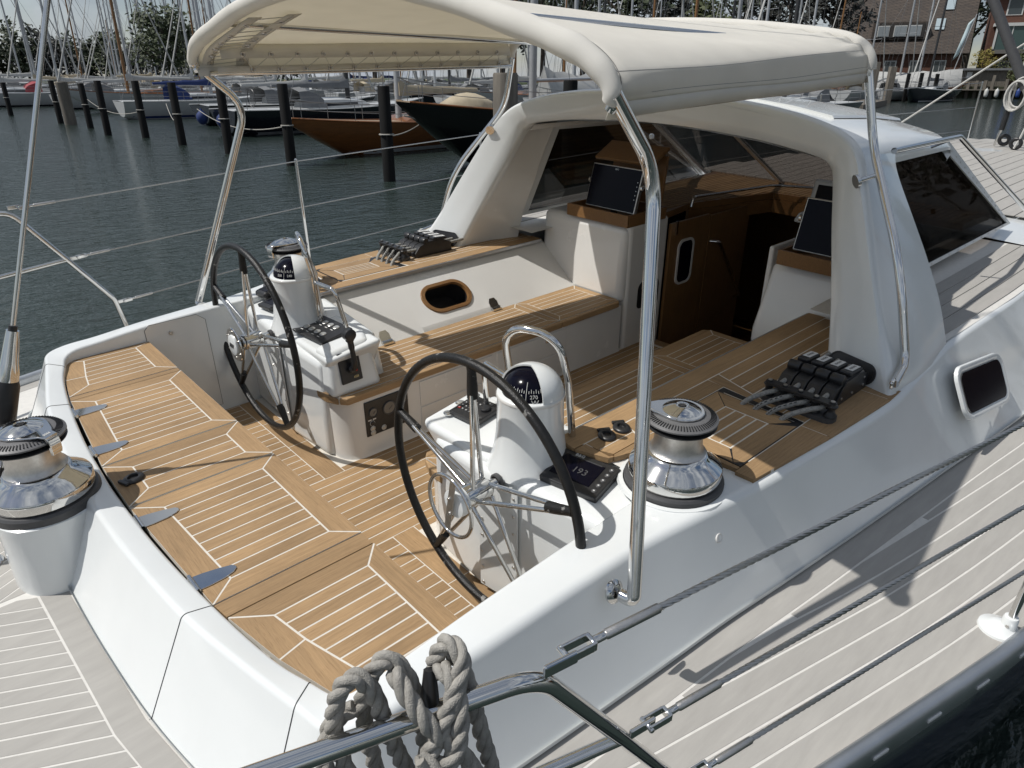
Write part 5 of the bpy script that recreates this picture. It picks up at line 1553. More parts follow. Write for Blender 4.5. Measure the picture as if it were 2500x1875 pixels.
# ceiling
secs = []
for x, dz in ((3.43, 0.0), (4.0, -0.01), (4.70, -0.09)):
    half = [(1.06, 1.46), (1.02, 1.50 + dz * .6), (0.63, 1.552 + dz), (0.30, 1.575 + dz), (0.0, 1.582 + dz)]
    secs.append([V(x, -y, z) for y, z in half] + [V(x, y, z) for y, z in half[-2::-1]])
MB().loft(secs, flip=True).build('ceiling', 'gel_in', hardtop, smooth=60)

# side windows and windscreen: tinted panes in alloy frames
def bar(parent, pts, r, m, nm, n=8): return MB().tube(pts, r, n).build(nm, m, parent, smooth=60)
for s in (-1, 1):
    q = [V(3.72, s * 1.080, 1.447), V(4.76, s * 1.080, 1.425), V(5.82, s * 1.262, 0.860), V(3.60, s * 1.262, 0.860)]
    nrm = (q[1] - q[0]).cross(q[3] - q[0]).normalized()
    if nrm.y * s < 0: nrm = -nrm
    w = MB().hexa([p - nrm * 0.004 for p in q], [p + nrm * 0.004 for p in q]).build('side_window', 'tintd', hardtop, smooth=0)
    cen = sum(q, V(0, 0, 0)) / 4
    # flat frame with screw heads
    ow = [p + (p - cen).normalized() * 0.075 for p in q]
    fr = MB()
    for i in range(4):
        a, b, c, d = q[i], q[(i + 1) % 4], ow[(i + 1) % 4], ow[i]
        fr.hexa([p + nrm * 0.002 for p in (a, b, c, d)], [p + nrm * 0.012 for p in (a, b, c, d)])
        fr.hexa([p - nrm * 0.014 for p in (a, b, c, d)], [p - nrm * 0.003 for p in (a, b, c, d)])
    fr.build('frame', 'gel', w, smooth=0)
    if s < 0:
        for i in (1, 2):
            n_ = 16
            for k in range(1, n_):
                p = q[i].lerp(q[(i + 1) % 4], k / n_).lerp(ow[i].lerp(ow[(i + 1) % 4], k / n_), 0.5) + nrm * 0.0125
                MB().lathe([(0.006, 0), (0.006, 0.002), (0, 0.002)], (0, 0, 0), 8).xform(Matrix.Translation(p) @ frame(nrm.orthogonal(), nrm.cross(nrm.orthogonal())).to_4x4()).build('screw', 'satin', w)
    # polished handrail over the window
    hr = thing('roof_handrail', (3.80, s * 1.20, 1.50), 'polished steel handrail over the %s deckhouse window' % ('near' if s < 0 else 'far'), 'handrail', 'deckhouse handrails')
    bar(hr, fillet([V(3.55, s * 1.245, 1.560), V(4.42, s * 1.245, 1.548), V(5.98, s * 1.42, 0.86)], [0, 0.10, 0], 8), 0.014, 'steel', 'rail', 12)
    MB().tube([(4.30, s * 1.245, 1.548), (4.28, s * 1.16, 1.50)], 0.009, 8).build('stand_off', 'steel', hr)
q = [V(4.74, -1.06, 1.44), V(4.74, 1.06, 1.44), V(6.15, 1.19, 0.79), V(6.15, -1.19, 0.79)]
for y0, y1 in ((-1.0, -0.36), (-0.33, 0.33), (0.36, 1.0)):
    a, b = V(4.74, 1.05 * y0, 1.445), V(4.74, 1.05 * y1, 1.445)
    c, d = V(5.86, 1.22 * y1, 0.87), V(5.86, 1.22 * y0, 0.87)
    MB().hexa([p + V(-0.003, 0, -0.005) for p in (a, b, c, d)], [p + V(0.003, 0, 0.005) for p in (a, b, c, d)]).build('windscreen_pane', 'tint', hardtop, smooth=0)
for y0, wd in ((-1.0, 0.05), (-0.345, 0.032), (0.345, 0.032), (1.0, 0.05)):
    a, b = V(4.74, 1.05 * y0, 1.445), V(5.86, 1.22 * y0, 0.87)
    d = (b - a).normalized()
    MB().box((a + b) / 2, ((b - a).length, wd, 0.03), frame(d, V(0, 1, 0))).build('mullion', 'gel_in', hardtop, smooth=0, bevel=0.004)

# coachroof ahead of and beside the windows, grey laid planks, navy free: top sheet and planks
XT = [3.45, 3.8, 4.4, 5.0, 5.6, 6.4, 7.4, 8.6, 9.8, 11.0, 12.0]
def top_y(x): return table([(3.45, 1.69), (3.6, 1.70), (4.4, 1.73), (5.6, 1.735), (6.5, 1.69), (8.6, 1.40), (10.5, 0.95), (12.0, 0.30)], x)
def top_z(x): return table([(3.45, 0.755), (4.4, 0.772), (5.6, 0.772), (7.4, 0.80), (9.8, 0.80), (11.0, 0.76), (12.0, 0.70)], x)
for s in (-1, 1):
    MB().loft([[(x, s * (top_y(x) - 0.01), top_z(x)), (x, s * 1.05, top_z(x) + 0.002)] for x in XT[:5]], flip=(s > 0)).build('coachroof_side', 'gcaulk', yacht, smooth=0)
fx = XT[4:]
rows = []
for x in fx:
    y, z, yb = top_y(x), top_z(x), base_y(x)
    h = [(yb, deck_z(x)), (lerp(yb, y, 0.75), lerp(deck_z(x), z, 0.8)), (y - 0.03, z), (y * 0.5, z + 0.03), (0.0, z + 0.04)]
    rows.append([(x, -a, b) for a, b in h] + [(x, a, b) for a, b in h[-2::-1]])
coach = MB().loft(rows, flip=True).build('coachroof', 'gel', yacht, smooth=50)
for s in (-1, 1):
    for k in range(4):
        o = lambda x, k=k: top_y(x) - 0.045 - k * 0.082
        i = lambda x, o=o: o(x) - 0.076
        strip(o, i, 3.50, 5.58, top_z, 'gdeck', s=s, t=0.006, parent=coach)
nfp = 26
for k in range(nfp):
    y0 = -1.56 + k * 0.12
    f = lambda x, v: v
    x1 = max([x for x in [6.3 + 0.1 * j for j in range(58)] if top_y(x) - 0.07 > max(abs(y0), abs(y0 + 0.112))] or [0])
    if x1 < 6.6: continue
    zf = lambda x, y0=y0: top_z(x) + 0.04 - 0.03 * min(1.0, abs(y0 + 0.056) / max(0.2, top_y(x) * 0.5)) - 0.012 + 0.004
    strip(lambda x: y0 + 0.112, lambda x: y0, 6.3, x1, lambda x: top_z(x) + 0.036, 'gdeck', s=1, t=0.006, step=0.6, parent=coach)

# portlight in the coaming side: recessed frame, dark glass
pc = V(3.655, -1.861, 0.545)
ax = V(1.0, -0.09, -0.10).normalized(); up_ = V(0.0, 0.44, 0.90)
rt = frame(ax, up_); nn_ = rt @ V(0, 0, 1)
if nn_.y > 0: nn_ = -nn_
def rr(w, h, r, off, sk=0.04):
    pts = fillet([V(-w, -h, 0), V(w, -h, 0), V(w, h, 0), V(-w, h, 0)], r, 6, closed=True)
    return [pc + (rt @ V(p.x - p.y * sk * 4, p.y, 0)) + nn_ * off for p in pts]
pt = MB().loft([rr(0.268, 0.130, 0.07, -0.012), rr(0.266, 0.128, 0.07, 0.003), rr(0.250, 0.112, 0.055, 0.006), rr(0.236, 0.100, 0.05, -0.004), rr(0.225, 0.092, 0.045, -0.006)], closed=True).build('portlight', 'gel', coaming, smooth=50)
MB().face(rr(0.232, 0.097, 0.045, 0.003)).build('pane', 'screen', pt, smooth=0)

# ------------------------------------------------------------------ under the hardtop: pods, dash, door, companionway
for s in (-1, 1):
    if s > 0:
        prof = [(3.655, 0.34), (3.655, 0.60), (3.675, 0.885), (4.12, 0.885), (4.12, 0.34)]
        pod = MB().hexa([(x, 0.365, z) for x, z in prof], [(x, 1.16, z) for x, z in prof]).build('instrument_pod', 'gel_in', yacht, smooth=60, bevel=0.05, seg=5)
        MB().hexa([(x, 0.352, z) for x, z in ((3.70, -0.70), (4.13, -0.70), (4.13, 0.90), (3.70, 0.90))], [(x, 0.50, z) for x, z in ((3.70, -0.70), (4.13, -0.70), (4.13, 0.90), (3.70, 0.90))]).build('passage_side', 'gel_in', pod, smooth=60, bevel=0.03, seg=4)
        # black slab painting the shade inside a locker opening on the passage side
        oo = fillet([V(3.83, 0, 0.27), V(4.07, 0, 0.27), V(4.07, 0, 0.47), V(3.83, 0, 0.47)], [0.03, 0.03, 0.06, 0.06], 6, closed=True)
        MB().hexa([(p.x, 0.356, p.z) for p in oo], [(p.x, 0.349, p.z) for p in oo]).build('dark_opening_slab', 'black', pod, smooth=0)
    else:
        prof = [(3.60, 0.375), (3.60, 0.50), (3.74, 0.875), (4.35, 0.875), (4.35, 0.375)]
        pod = MB().hexa([(x, -1.16, z) for x, z in prof], [(x, -0.655, z) for x, z in prof]).build('instrument_pod', 'gel_in', yacht, smooth=60, bevel=0.05, seg=5)
        MB().box((4.15, -0.62, 0.60), (0.75, 0.03, 0.68)).build('pod_cheek', 'gel_in', pod, smooth=0, bevel=0.01)
    # wooden tray and chartplotter
    ya, yb = (0.350, 0.905) if s > 0 else (-0.72, -1.20)
    lo, hi = min(ya, yb), max(ya, yb)
    tr_ = thing('plotter_tray', (3.8, (lo + hi) / 2, 0.885), 'varnished wooden tray under the %s chart plotter' % ('far' if s > 0 else 'near'), 'tray', 'plotter trays')
    for (cx_, cy_, wx_, wy_) in ((3.665, (lo + hi) / 2, 0.018, hi - lo), (4.07, (lo + hi) / 2, 0.018, hi - lo), (3.868, lo + 0.009, 0.387, 0.018), (3.868, hi - 0.009, 0.387, 0.018)):
        MB().box((cx_, cy_, 0.925), (wx_, wy_, 0.082)).build('side', 'wood', tr_, smooth=0, bevel=0.003)
    MB().box((3.868, (lo + hi) / 2, 0.895), (0.38, hi - lo - 0.04, 0.012)).build('floor', 'wood', tr_, smooth=0)
    c = (3.775, 0.575 if s > 0 else -0.985, 1.100)
    pl_, rt, fc = panel('chart_plotter', 'black screened chart plotter under the far side of the hardtop' if s > 0 else 'dark blue screened chart plotter behind the near hardtop leg', 'chart plotter', c, (0.0, -1, 0.0), (0.26, 0, 1), 0.435, 0.290, 0.035, 'satin', 0.006, 'chart plotters')
    MB().box((0, 0, 0), (0.420, 0.275, 0.004)).xform(Matrix.Translation(fc(0, 0, 0.0005)) @ rt.to_4x4()).build('glass', 'screen', pl_, smooth=0)
    text_mesh('B&G', 0.016, 'knob', pl_, fc(0.0, 0.122, 0.003), rt, 'logo')
    for k in range(5):
        MB().lathe([(0.0035, 0), (0.0035, 0.001), (0, 0.001)], (0, 0, 0), 8).xform(Matrix.Translation(fc(0.195, 0.06 - k * 0.028, 0.0028)) @ rt.to_4x4()).build('touch_key', 'knob', pl_)
    MB().tube([fc(0, -0.12, -0.04), fc(0, -0.20, -0.10)], 0.02, 10).build('bracket', 'black', pl_)
    for q_ in (-1, 1):
        MB().lathe([(0.020, -0.006), (0.020, 0.006), (0.012, 0.010), (0, 0.010)], (0, 0, 0), 14).xform(Matrix.Translation(fc(q_ * 0.228, 0.03, -0.02)) @ (rt @ Matrix.Rotation(q_ * math.pi / 2, 3, 'Y')).to_4x4()).build('clamp_knob', 'steel', pl_)
# raised wooden lid behind the port plotter
lid = thing('wooden_lid', (3.95, 0.6, 0.96), 'varnished wooden lid raised above the far chart plotter', 'lid')
MB().box((3.93, 0.575, 1.315), (0.20, 0.50, 0.022), Matrix.Rotation(R(-28), 3, 'Y')).build('board', 'wood', lid, smooth=0, bevel=0.005)
MB().box((4.02, 0.575, 1.15), (0.022, 0.46, 0.32), Matrix.Rotation(R(6), 3, 'Y')).build('back_board', 'wood', lid, smooth=0, bevel=0.005)

# passage door, second panel, grab handle
door = thing('cabin_door', (4.38, 0.345, -0.5), 'varnished wooden cabin door with a rounded window, folded back in the passage', 'door')
dr = MB().box((4.385, 0.352, 0.12), (0.48, 0.025, 1.43)).build('leaf', 'woodz', door, smooth=0, bevel=0.004)
oo = fillet([V(4.245, 0, 0.355), V(4.445, 0, 0.355), V(4.445, 0, 0.70), V(4.245, 0, 0.70)], 0.06, 6, closed=True)
oi_ = fillet([V(4.262, 0, 0.372), V(4.428, 0, 0.372), V(4.428, 0, 0.683), V(4.262, 0, 0.683)], 0.05, 6, closed=True)
MB().loft([[(p.x, 0.340, p.z) for p in oo], [(p.x, 0.330, p.z) for p in oo], [(p.x, 0.330, p.z) for p in oi_], [(p.x, 0.338, p.z) for p in oi_]], closed=True).build('window_frame', 'gel_in', dr, smooth=30)
MB().face([(p.x, 0.3345, p.z) for p in oi_]).build('pane', 'screen', dr, smooth=0)
MB().box((4.20, 0.333, 0.80), (0.02, 0.012, 0.10)).build('hinge', 'steel', dr, smooth=0)
pnl = MB().box((4.92, 0.352, 0.12), (0.56, 0.025, 1.40)).build('passage_panel', 'woodz', yacht, smooth=0, bevel=0.004)
hd = thing('passage_handrail', (4.72, 0.33, 0.62), 'dark steel grab handle slanting down the passage panel', 'handle')
MB().tube(fillet([V(4.66, 0.338, 0.62), V(4.70, 0.28, 0.62), V(5.12, 0.28, 0.10), V(5.14, 0.338, 0.06)], [0, 0.03, 0.03, 0], 5), 0.014, 10).build('rail', 'steel', hd, smooth=60)
# cabin beyond: floor, far bulkhead, starboard side, steps
MB().box((5.0, 0.0, -0.75), (3.2, 2.6, 0.05)).build('cabin_sole', 'wood', yacht, smooth=0)
MB().box((6.6, 0.0, 0.0), (0.05, 2.6, 1.5)).build('cabin_bulkhead', 'woodz', yacht, smooth=0)
MB().box((5.25, -0.66, 0.05), (2.2, 0.03, 1.35)).build('passage_side', 'woodz', yacht, smooth=0)
for k in range(3):
    MB().box((3.98 + k * 0.24, -0.15, -0.06 - k * 0.22), (0.25, 0.98, 0.04)).build('step', 'ty', yacht, smooth=0, bevel=0.005)
# dash shelf: laid teak strips over wood fascia
dash = MB().prism([(4.125, 0.42), (4.56, 0.50), (5.42, 0.28), (5.42, -1.12), (5.90, -1.14), (5.90, 1.14), (4.125, 1.08)], 0.845, 0.895).build('dash', 'wood', yacht, smooth=0, bevel=0.004)
def dash_x(y):
    if y > 0.50: return 4.16
    if y > 0.28: return lerp(5.40, 4.60, (y - 0.28) / 0.22)
    return 5.44
for k in range(50):
    y0 = 1.02 - k * 0.043
    x0 = max(dash_x(y0), dash_x(y0 + 0.035))
    plank(dash, [(x0, y0), (5.84, y0), (5.84, y0 + 0.035), (x0, y0 + 0.035)], 0.900, 0.006, 'tx')
MB().hexa([(4.56, 0.492, 0.74), (5.41, 0.272, 0.74), (5.41, -0.66, 0.74), (5.44, -0.66, 0.74), (5.44, 0.30, 0.74), (4.57, 0.52, 0.74)],
          [(4.56, 0.492, 0.845), (5.41, 0.272, 0.845), (5.41, -0.66, 0.845), (5.44, -0.66, 0.845), (5.44, 0.30, 0.845), (4.57, 0.52, 0.845)]).build('fascia', 'wood', dash, smooth=0)
dh = thing('dash_rail', (4.7, 0.42, 0.90), 'polished steel rail along the teak dash under the windscreen', 'handrail')
MB().tube(fillet([V(4.48, 0.42, 0.895), V(4.50, 0.42, 0.965), V(5.30, 0.22, 0.975), V(5.46, -0.10, 0.975), V(5.46, -0.10, 0.895)], [0, 0.03, 0.12, 0.03, 0], 5), 0.010, 10).build('rail', 'steel', dh, smooth=60)
# instrument pod on the dash
ip = thing('instrument_box', (4.95, -0.45, 0.96), 'white twin instrument box on the dash behind the near hardtop leg', 'instrument')
MB().box((4.90, -0.50, 1.05), (0.10, 0.42, 0.18), Matrix.Rotation(R(14), 3, 'Y')).build('case', 'gel', ip, smooth=0, bevel=0.02, seg=4)
for q_ in (-0.41, -0.60):
    MB().box((4.847, q_, 1.058), (0.006, 0.16, 0.115), Matrix.Rotation(R(14), 3, 'Y')).build('screen', 'screen', ip, smooth=0, bevel=0.002)
MB().hexa([(4.62, -0.30, 0.89), (4.62, -0.66, 0.89), (5.1, -0.66, 0.89), (5.1, -0.30, 0.89)], [(4.66, -0.32, 0.955), (4.66, -0.66, 0.955), (5.1, -0.66, 0.955), (5.1, -0.32, 0.955)]).build('pod_shelf', 'gel', dash, smooth=60, bevel=0.02, seg=4)

# ------------------------------------------------------------------ rigging seen over the foredeck at the right edge
vt = thing('boom_strut', (9.6, -0.15, 0.83), 'dark grey metal strut slanting down at the top right corner', 'strut')
MB().tube([(10.2, 0.68, 2.68), (10.2, -0.09, 1.48)], 0.055, 14).build('tube', 'rubber', vt, smooth=60)
MB().tube([(10.2, -0.08, 1.50), (10.2, -0.40, 0.98)], [0.045, 0.02], 12).build('end_fitting', 'satin', vt)
hl = thing('white_line', (7.6, 0.9, 0.9), 'taut white rope rising to the right over the foredeck', 'rope')
MB().tube([(10.2, 1.40, 0.82), (10.2, -0.30, 2.24)], 0.011, 8).build('rope_body', 'ropewht', hl)
sh = thing('shroud', (9.1, 0.05, 0.83), 'white shroud with black boot and a pink rope coil at the right edge', 'rigging wire')
MB().tube([(10.2, 0.06, 0.84), (10.2, 0.03, 1.05)], [0.012, 0.016], 8).build('fork', 'steel', sh)
MB().tube([(10.2, 0.028, 1.02), (10.2, 0.022, 1.20), (10.2, 0.018, 1.33)], [0.030, 0.028, 0.012], 10).build('boot', 'black', sh)
MB().tube([(10.2, 0.018, 1.32), (10.22, -0.06, 3.2)], 0.010, 8).build('wire', 'ropewht', sh)
cl = MB()
for k in range(5):
    a0 = k * 0.35
    cl.tube([V(10.15, -0.06, 1.44) + V(0.02 * math.sin(k), 0.10 * math.cos(a) + 0.01 * k, 0.16 * math.sin(a) - 0.01 * k) for a in [a0 + 2 * math.pi * j / 18 for j in range(18)]], 0.011, 6, closed=True)
cl.build('coil', 'ropewht', sh)
for k, dy in enumerate((0.0, -0.10)):
    rg_ = thing('rope_tail', (10.0, dy - 0.2, 0.84), ('grey rope tail hanging to the foredeck left of another', 'grey rope tail hanging to the foredeck nearest the right edge')[k], 'rope', 'rope tails on the foredeck')
    MB().tube(spline([V(10.0 + 0.05 * k, -0.20 + dy, 0.85), V(10.02, -0.24 + dy, 1.05), V(10.05, -0.3 + dy, 1.6)], 5), 0.012, 6).build('rope_body', 'ropewht', rg_)
for k, (x_, y_) in enumerate(((10.28, -0.01), (10.02, -0.20))):
    bk_ = thing('deck_block', (x_, y_, 0.84), ('black pulley block on the foredeck under the shroud boot', 'black pulley block on the foredeck right of the first')[k], 'pulley block', 'foredeck blocks')
    MB().tube([V(x_, y_, 0.905) + V(0.0, 0.05 * math.cos(a), 0.05 * math.sin(a)) for a in [2 * math.pi * j / 20 for j in range(20)]], 0.022, 8, closed=True).build('cheek', 'black', bk_, smooth=60)
# ------------------------------------------------------------------ the harbour: water, shore, piles, moored yachts, trees, houses (level world)
def far(o):
    o['_far'] = 1
    return o
WZ = -0.71
def bearing(deg, dist):
    """place at a true bearing (degrees left of the yacht's bow) and distance from the quay corner where we stand"""
    return V(math.cos(R(deg)) * dist, -2.538 + math.sin(R(deg)) * dist, 0)

# water
wm = mat('harbour_water', (0.022, 0.033, 0.029), 0.05, spec=0.5)
n, l, b = nodes(wm)
b.inputs['IOR'].default_value = 1.333
tcw = n.new('ShaderNodeTexCoord')
def wnoise(scale, rot, det, dist=0.4):
    m_ = n.new('ShaderNodeMapping'); m_.inputs['Scale'].default_value = scale; m_.inputs['Rotation'].default_value = (0, 0, R(rot))
    z_ = n.new('ShaderNodeTexNoise'); z_.inputs['Scale'].default_value = 1.0; z_.inputs['Detail'].default_value = det; z_.inputs['Distortion'].default_value = dist
    l.new(tcw.outputs['Object'], m_.inputs['Vector']); l.new(m_.outputs['Vector'], z_.inputs['Vector'])
    return z_
za, zb, zc = wnoise((2.2, 5.0, 1), -38, 4), wnoise((9.0, 19.0, 1), -50, 3), wnoise((0.35, 0.8, 1), -30, 2)
m1 = n.new('ShaderNodeMath'); m1.operation = 'MULTIPLY_ADD'; m1.inputs[1].default_value = 0.28
l.new(zb.outputs['Fac'], m1.inputs[0]); l.new(za.outputs['Fac'], m1.inputs[2])
m2 = n.new('ShaderNodeMath'); m2.operation = 'MULTIPLY_ADD'; m2.inputs[1].default_value = 0.9
l.new(zc.outputs['Fac'], m2.inputs[0]); l.new(m1.outputs['Value'], m2.inputs[2])
bp = n.new('ShaderNodeBump'); bp.inputs['Strength'].default_value = 0.6; bp.inputs['Distance'].default_value = 0.12
l.new(m2.outputs['Value'], bp.inputs['Height']); l.new(bp.outputs['Normal'], b.inputs['Normal'])
w = MB()
w.face([(-1500, -1500, WZ), (1500, -1500, WZ), (1500, 1500, WZ), (-1500, 1500, WZ)])
far(tag(w.build('water', wm, None, smooth=0), kind='structure'))

F = {}
F['alu'] = noise_var(mat('mast_alloy', (0.42, 0.43, 0.44), 0.4, 0.4), (1, 1, 3), 0.08, per_object=0.18)
F['dark'] = noise_var(mat('mast_black', (0.03, 0.03, 0.032), 0.4), (1, 1, 3), 0.1)
F['spruce'] = noise_var(mat('mast_spruce', (0.20, 0.10, 0.035), 0.4), (2, 2, 6), 0.15)
F['white'] = noise_var(mat('boat_white', (0.44, 0.45, 0.45), 0.35), (2, 2, 2), 0.05)
F['cream'] = noise_var(mat('boat_cream', (0.55, 0.50, 0.40), 0.4), (2, 2, 2), 0.05)
F['navy'] = mat('boat_navy', (0.006, 0.008, 0.014), 0.18, coat=0.4)
F['blackhull'] = mat('boat_black', (0.004, 0.004, 0.005), 0.25, coat=0.2)
F['mahog'] = noise_var(mat('boat_mahogany', (0.17, 0.062, 0.016), 0.30, coat=0.4), (1.5, 6, 14), 0.18)
F['grey'] = noise_var(mat('cover_grey', (0.16, 0.165, 0.17), 0.8), (3, 3, 3), 0.15)
F['tan'] = noise_var(mat('cover_tan', (0.40, 0.34, 0.24), 0.8), (3, 3, 3), 0.12)
F['blue'] = noise_var(mat('cover_blue', (0.010, 0.028, 0.12), 0.75), (3, 3, 3), 0.2)
F['red'] = noise_var(mat('cover_red', (0.26, 0.035, 0.045), 0.75), (3, 3, 3), 0.15)
F['sail'] = noise_var(mat('cover_white', (0.40, 0.40, 0.385), 0.75), (3, 3, 3), 0.10, bump=0.6, bscale=(6, 6, 2))
F['rig'] = mat('rig_wire', (0.22, 0.22, 0.22), 0.4, 0.5)
F['glassd'] = mat('boat_window', (0.01, 0.011, 0.013), 0.1)
F['pile'] = noise_var(mat('tarred_pile', (0.009, 0.009, 0.009), 0.75, spec=0.15), (4, 4, 1), 0.4, bump=0.3)
F['timber'] = noise_var(mat('weathered_timber', (0.13, 0.115, 0.095), 0.85), (9, 9, 1.2), 0.35, bump=0.6)
F['deckteak'] = noise_var(mat('boat_deck_teak', (0.26, 0.19, 0.12), 0.6), (2, 20, 2), 0.15)
M.update({'f_' + k: v for k, v in F.items()})

def boat(name, loc, head, label, group, L=11.0, B=3.4, Fb=1.05, hull='white', style='modern', cover='sail', mast='alu', mh=15.0, stripe=None, hood=None, mizzen=0, tarp=None, furl='sail', detail=1, seed=0, rake=0.012):
    r_ = random.Random(seed)
    root = far(thing(name, (0, 0, 0), label, 'sailboat', group))
    cl = style == 'classic'
    def bm(t):
        if cl: return B / 2 * max(0.0, (1 - abs((t - 0.46) / (0.54 if t > 0.46 else 0.62)) ** 2.3))
        return B / 2 * (max(0.0, 1 - ((t - 0.42) / 0.58) ** 2.4) if t > 0.42 else 1 - 0.22 * ((0.42 - t) / 0.42) ** 2)
    def zd(t): return Fb * (1.0 + 0.42 * max(0, t - 0.4) ** 2 * 2.2 + 0.10 * max(0, 0.4 - t))
    def zk(t):
        if cl:
            e = 0.26
            if t < 0.20: return lerp(Fb * 0.62, -0.25, t / 0.20)
            if t > 1 - e: return lerp(-0.25, zd(1.0) - 0.06, ((t - (1 - e)) / e) ** 1.25)
            return -0.45
        if t > 0.86: return lerp(-0.35, zd(1.0) - 0.05, ((t - 0.86) / 0.14) ** 1.1)
        if t < 0.10: return lerp(0.10, -0.3, t / 0.10)
        return -0.45
    def hy(t, z):
        f = max(0.0, min(1.0, (z - zk(t)) / max(0.05, zd(t) - zk(t))))
        return bm(t) * f ** (0.5 if cl else 0.38)
    N = 20
    ts = [i / N for i in range(N)] + [0.975, 1.0]
    ts = sorted(set(ts))
    X = lambda t: -L / 2 + L * t
    secs = []
    for t in ts:
        zz = [lerp(zd(t), zk(t), u) for u in (0, 0.12, 0.3, 0.5, 0.7, 0.85, 0.94, 1.0)]
        hs = [(X(t) + (0.12 * (zd(t) - z) if (t == 0 and not cl) else 0), hy(t, z) + 0.004, z) for z in zz]
        secs.append(hs + [(p[0], -p[1], p[2]) for p in hs[-2::-1]])
    hm = MB().loft(secs); hm.face(secs[0])
    hb = hm.build('hull', 'f_' + hull, root, smooth=50)
    if stripe:
        for s in (-1, 1):
            st = []
            for t in ts[1:-1]:
                if zk(t) > 0.05: continue
                st.append([(X(t), s * (hy(t, 0.16) + 0.012), 0.16), (X(t), s * (hy(t, 0.02) + 0.012), 0.02)])
            if len(st) > 2: MB().loft(st, flip=(s < 0)).build('boot_stripe', 'f_' + stripe, hb, smooth=0)
    dk = [[(X(t), -bm(t), zd(t) - 0.01), (X(t), 0, zd(t) + 0.05), (X(t), bm(t), zd(t) - 0.01)] for t in ts]
    MB().loft(dk).build('deck', 'f_deckteak' if cl else 'f_white', root, smooth=60)
    # toe rail line
    for s in (-1, 1):
        MB().tube([(X(t), s * bm(t), zd(t) + 0.02) for t in ts[:-1]], 0.03, 4).build('rail_cap', 'f_mahog' if (cl or hull in ('mahog',)) else 'f_white', root)
    # cabin trunk with windows
    c0, c1 = (0.36, 0.66) if not cl else (0.34, 0.60)
    cs = []
    for u in (0.0, 0.06, 0.5, 0.85, 1.0):
        t = lerp(c0, c1, u); hh = (0.42 if not cl else 0.32) * (0.0 if u == 1.0 else (0.7 if u > 0.8 else 1.0)) * (0.92 if u == 0 else 1)
        w_ = bm(t) * 0.62
        z0 = zd(t)
        cs.append([(X(t), -w_, z0), (X(t) + (0.05 if u == 0 else 0), -w_ * 0.86, z0 + hh), (X(t), 0, z0 + hh * 1.15 + 0.05), (X(t) + (0.05 if u == 0 else 0), w_ * 0.86, z0 + hh), (X(t), w_, z0)])
    cm = MB().loft(cs); cm.face(cs[0])
    cab = cm.build('cabin', 'f_mahog' if cl else 'f_white', root, smooth=35)
    for s in (-1, 1):
        a, b_ = lerp(c0, c1, 0.2), lerp(c0, c1, 0.72)
        wa, wb = bm(a) * 0.62, bm(b_) * 0.62
        q = [(X(a), s * (wa * 0.965 + 0.01), zd(a) + 0.13), (X(b_), s * (wb * 0.965 + 0.01), zd(b_) + 0.13), (X(b_), s * (wb * 0.915 + 0.01), zd(b_) + 0.25), (X(a), s * (wa * 0.91 + 0.01), zd(a) + 0.29)]
        MB().face(q if s < 0 else q[::-1]).build('window', 'f_glassd', cab, smooth=0)
    # masts
    def rig(tm, H, nm, with_boom, bl):
        xm = X(tm); z0 = zd(tm) + 0.05
        top = V(xm - rake * H, 0, z0 + H)
        mm = MB().tube([(xm, 0, z0), (xm - rake * H * 0.7, 0, z0 + H * 0.7), tuple(top)], [0.125 * (H / 15) ** 0.5, 0.115 * (H / 15) ** 0.5, 0.07], 8).build(nm, 'f_' + mast, root, smooth=60)
        wires = MB()
        cp = bm(tm) * 0.9
        for fr in ((0.40, 0.72) if H > 11 else (0.55,)):
            zs = z0 + H * fr; xs = xm - rake * H * fr; sw = cp * (0.62 if fr < 0.6 else 0.48)
            for s in (-1, 1):
                MB().tube([(xs, 0, zs), (xs - 0.12, s * sw, zs + 0.05)], 0.022, 5).build('spreader', 'f_alu' if mast != 'dark' else 'f_dark', mm)
        for s in (-1, 1):
            sp = [V(xm - 0.15, s * cp, zd(tm)), V(xm - rake * H * 0.4 - 0.12, s * cp * 0.62, z0 + H * 0.4 + 0.05), V(xm - rake * H * 0.72 - 0.12, s * cp * 0.48, z0 + H * 0.72 + 0.05), top]
            if H <= 11: sp = [V(xm - 0.15, s * cp, zd(tm)), V(xm - rake * H * 0.55 - 0.12, s * cp * 0.62, z0 + H * 0.55 + 0.05), top]
            wires.tube(sp, 0.012, 4)
            wires.tube([(xm - 0.4, s * cp, zd(tm)), (xm - rake * H * 0.4, 0, z0 + H * 0.4)], 0.010, 4)
        if nm == 'mast':
            wires.tube([top, V(X(0.02), 0, zd(0.02))], 0.011, 4)
        tag(wires.build('shrouds', 'f_rig', root, smooth=0))
        if with_boom:
            bx1 = max(xm - bl, X(0.03))
            zb_ = z0 + 0.95
            bmn = MB().tube([(xm - 0.1, 0, zb_), (bx1, 0, zb_ + 0.08)], 0.06, 8).build('boom', 'f_' + mast, root, smooth=60)
            if cover:
                cv = []
                K = 9
                for k in range(K + 1):
                    u = k / K
                    hgt = lerp(0.42, 0.16, u) * (1 + 0.08 * math.sin(k * 2.1 + seed))
                    if k == 0: hgt = 0.75
                    wd = lerp(0.17, 0.09, u)
                    xx = lerp(xm + 0.02, bx1, u); zz = lerp(zb_, zb_ + 0.08, u) - 0.05
                    cv.append([(xx, -wd, zz), (xx, -wd * 0.9, zz + hgt * 0.6), (xx, 0, zz + hgt), (xx, wd * 0.9, zz + hgt * 0.6), (xx, wd, zz)])
                cvm = MB().loft(cv); cvm.face(cv[0]); cvm.face(cv[-1][::-1])
                cvm.build('sail_cover', 'f_' + cover, root, smooth=60)
        return top
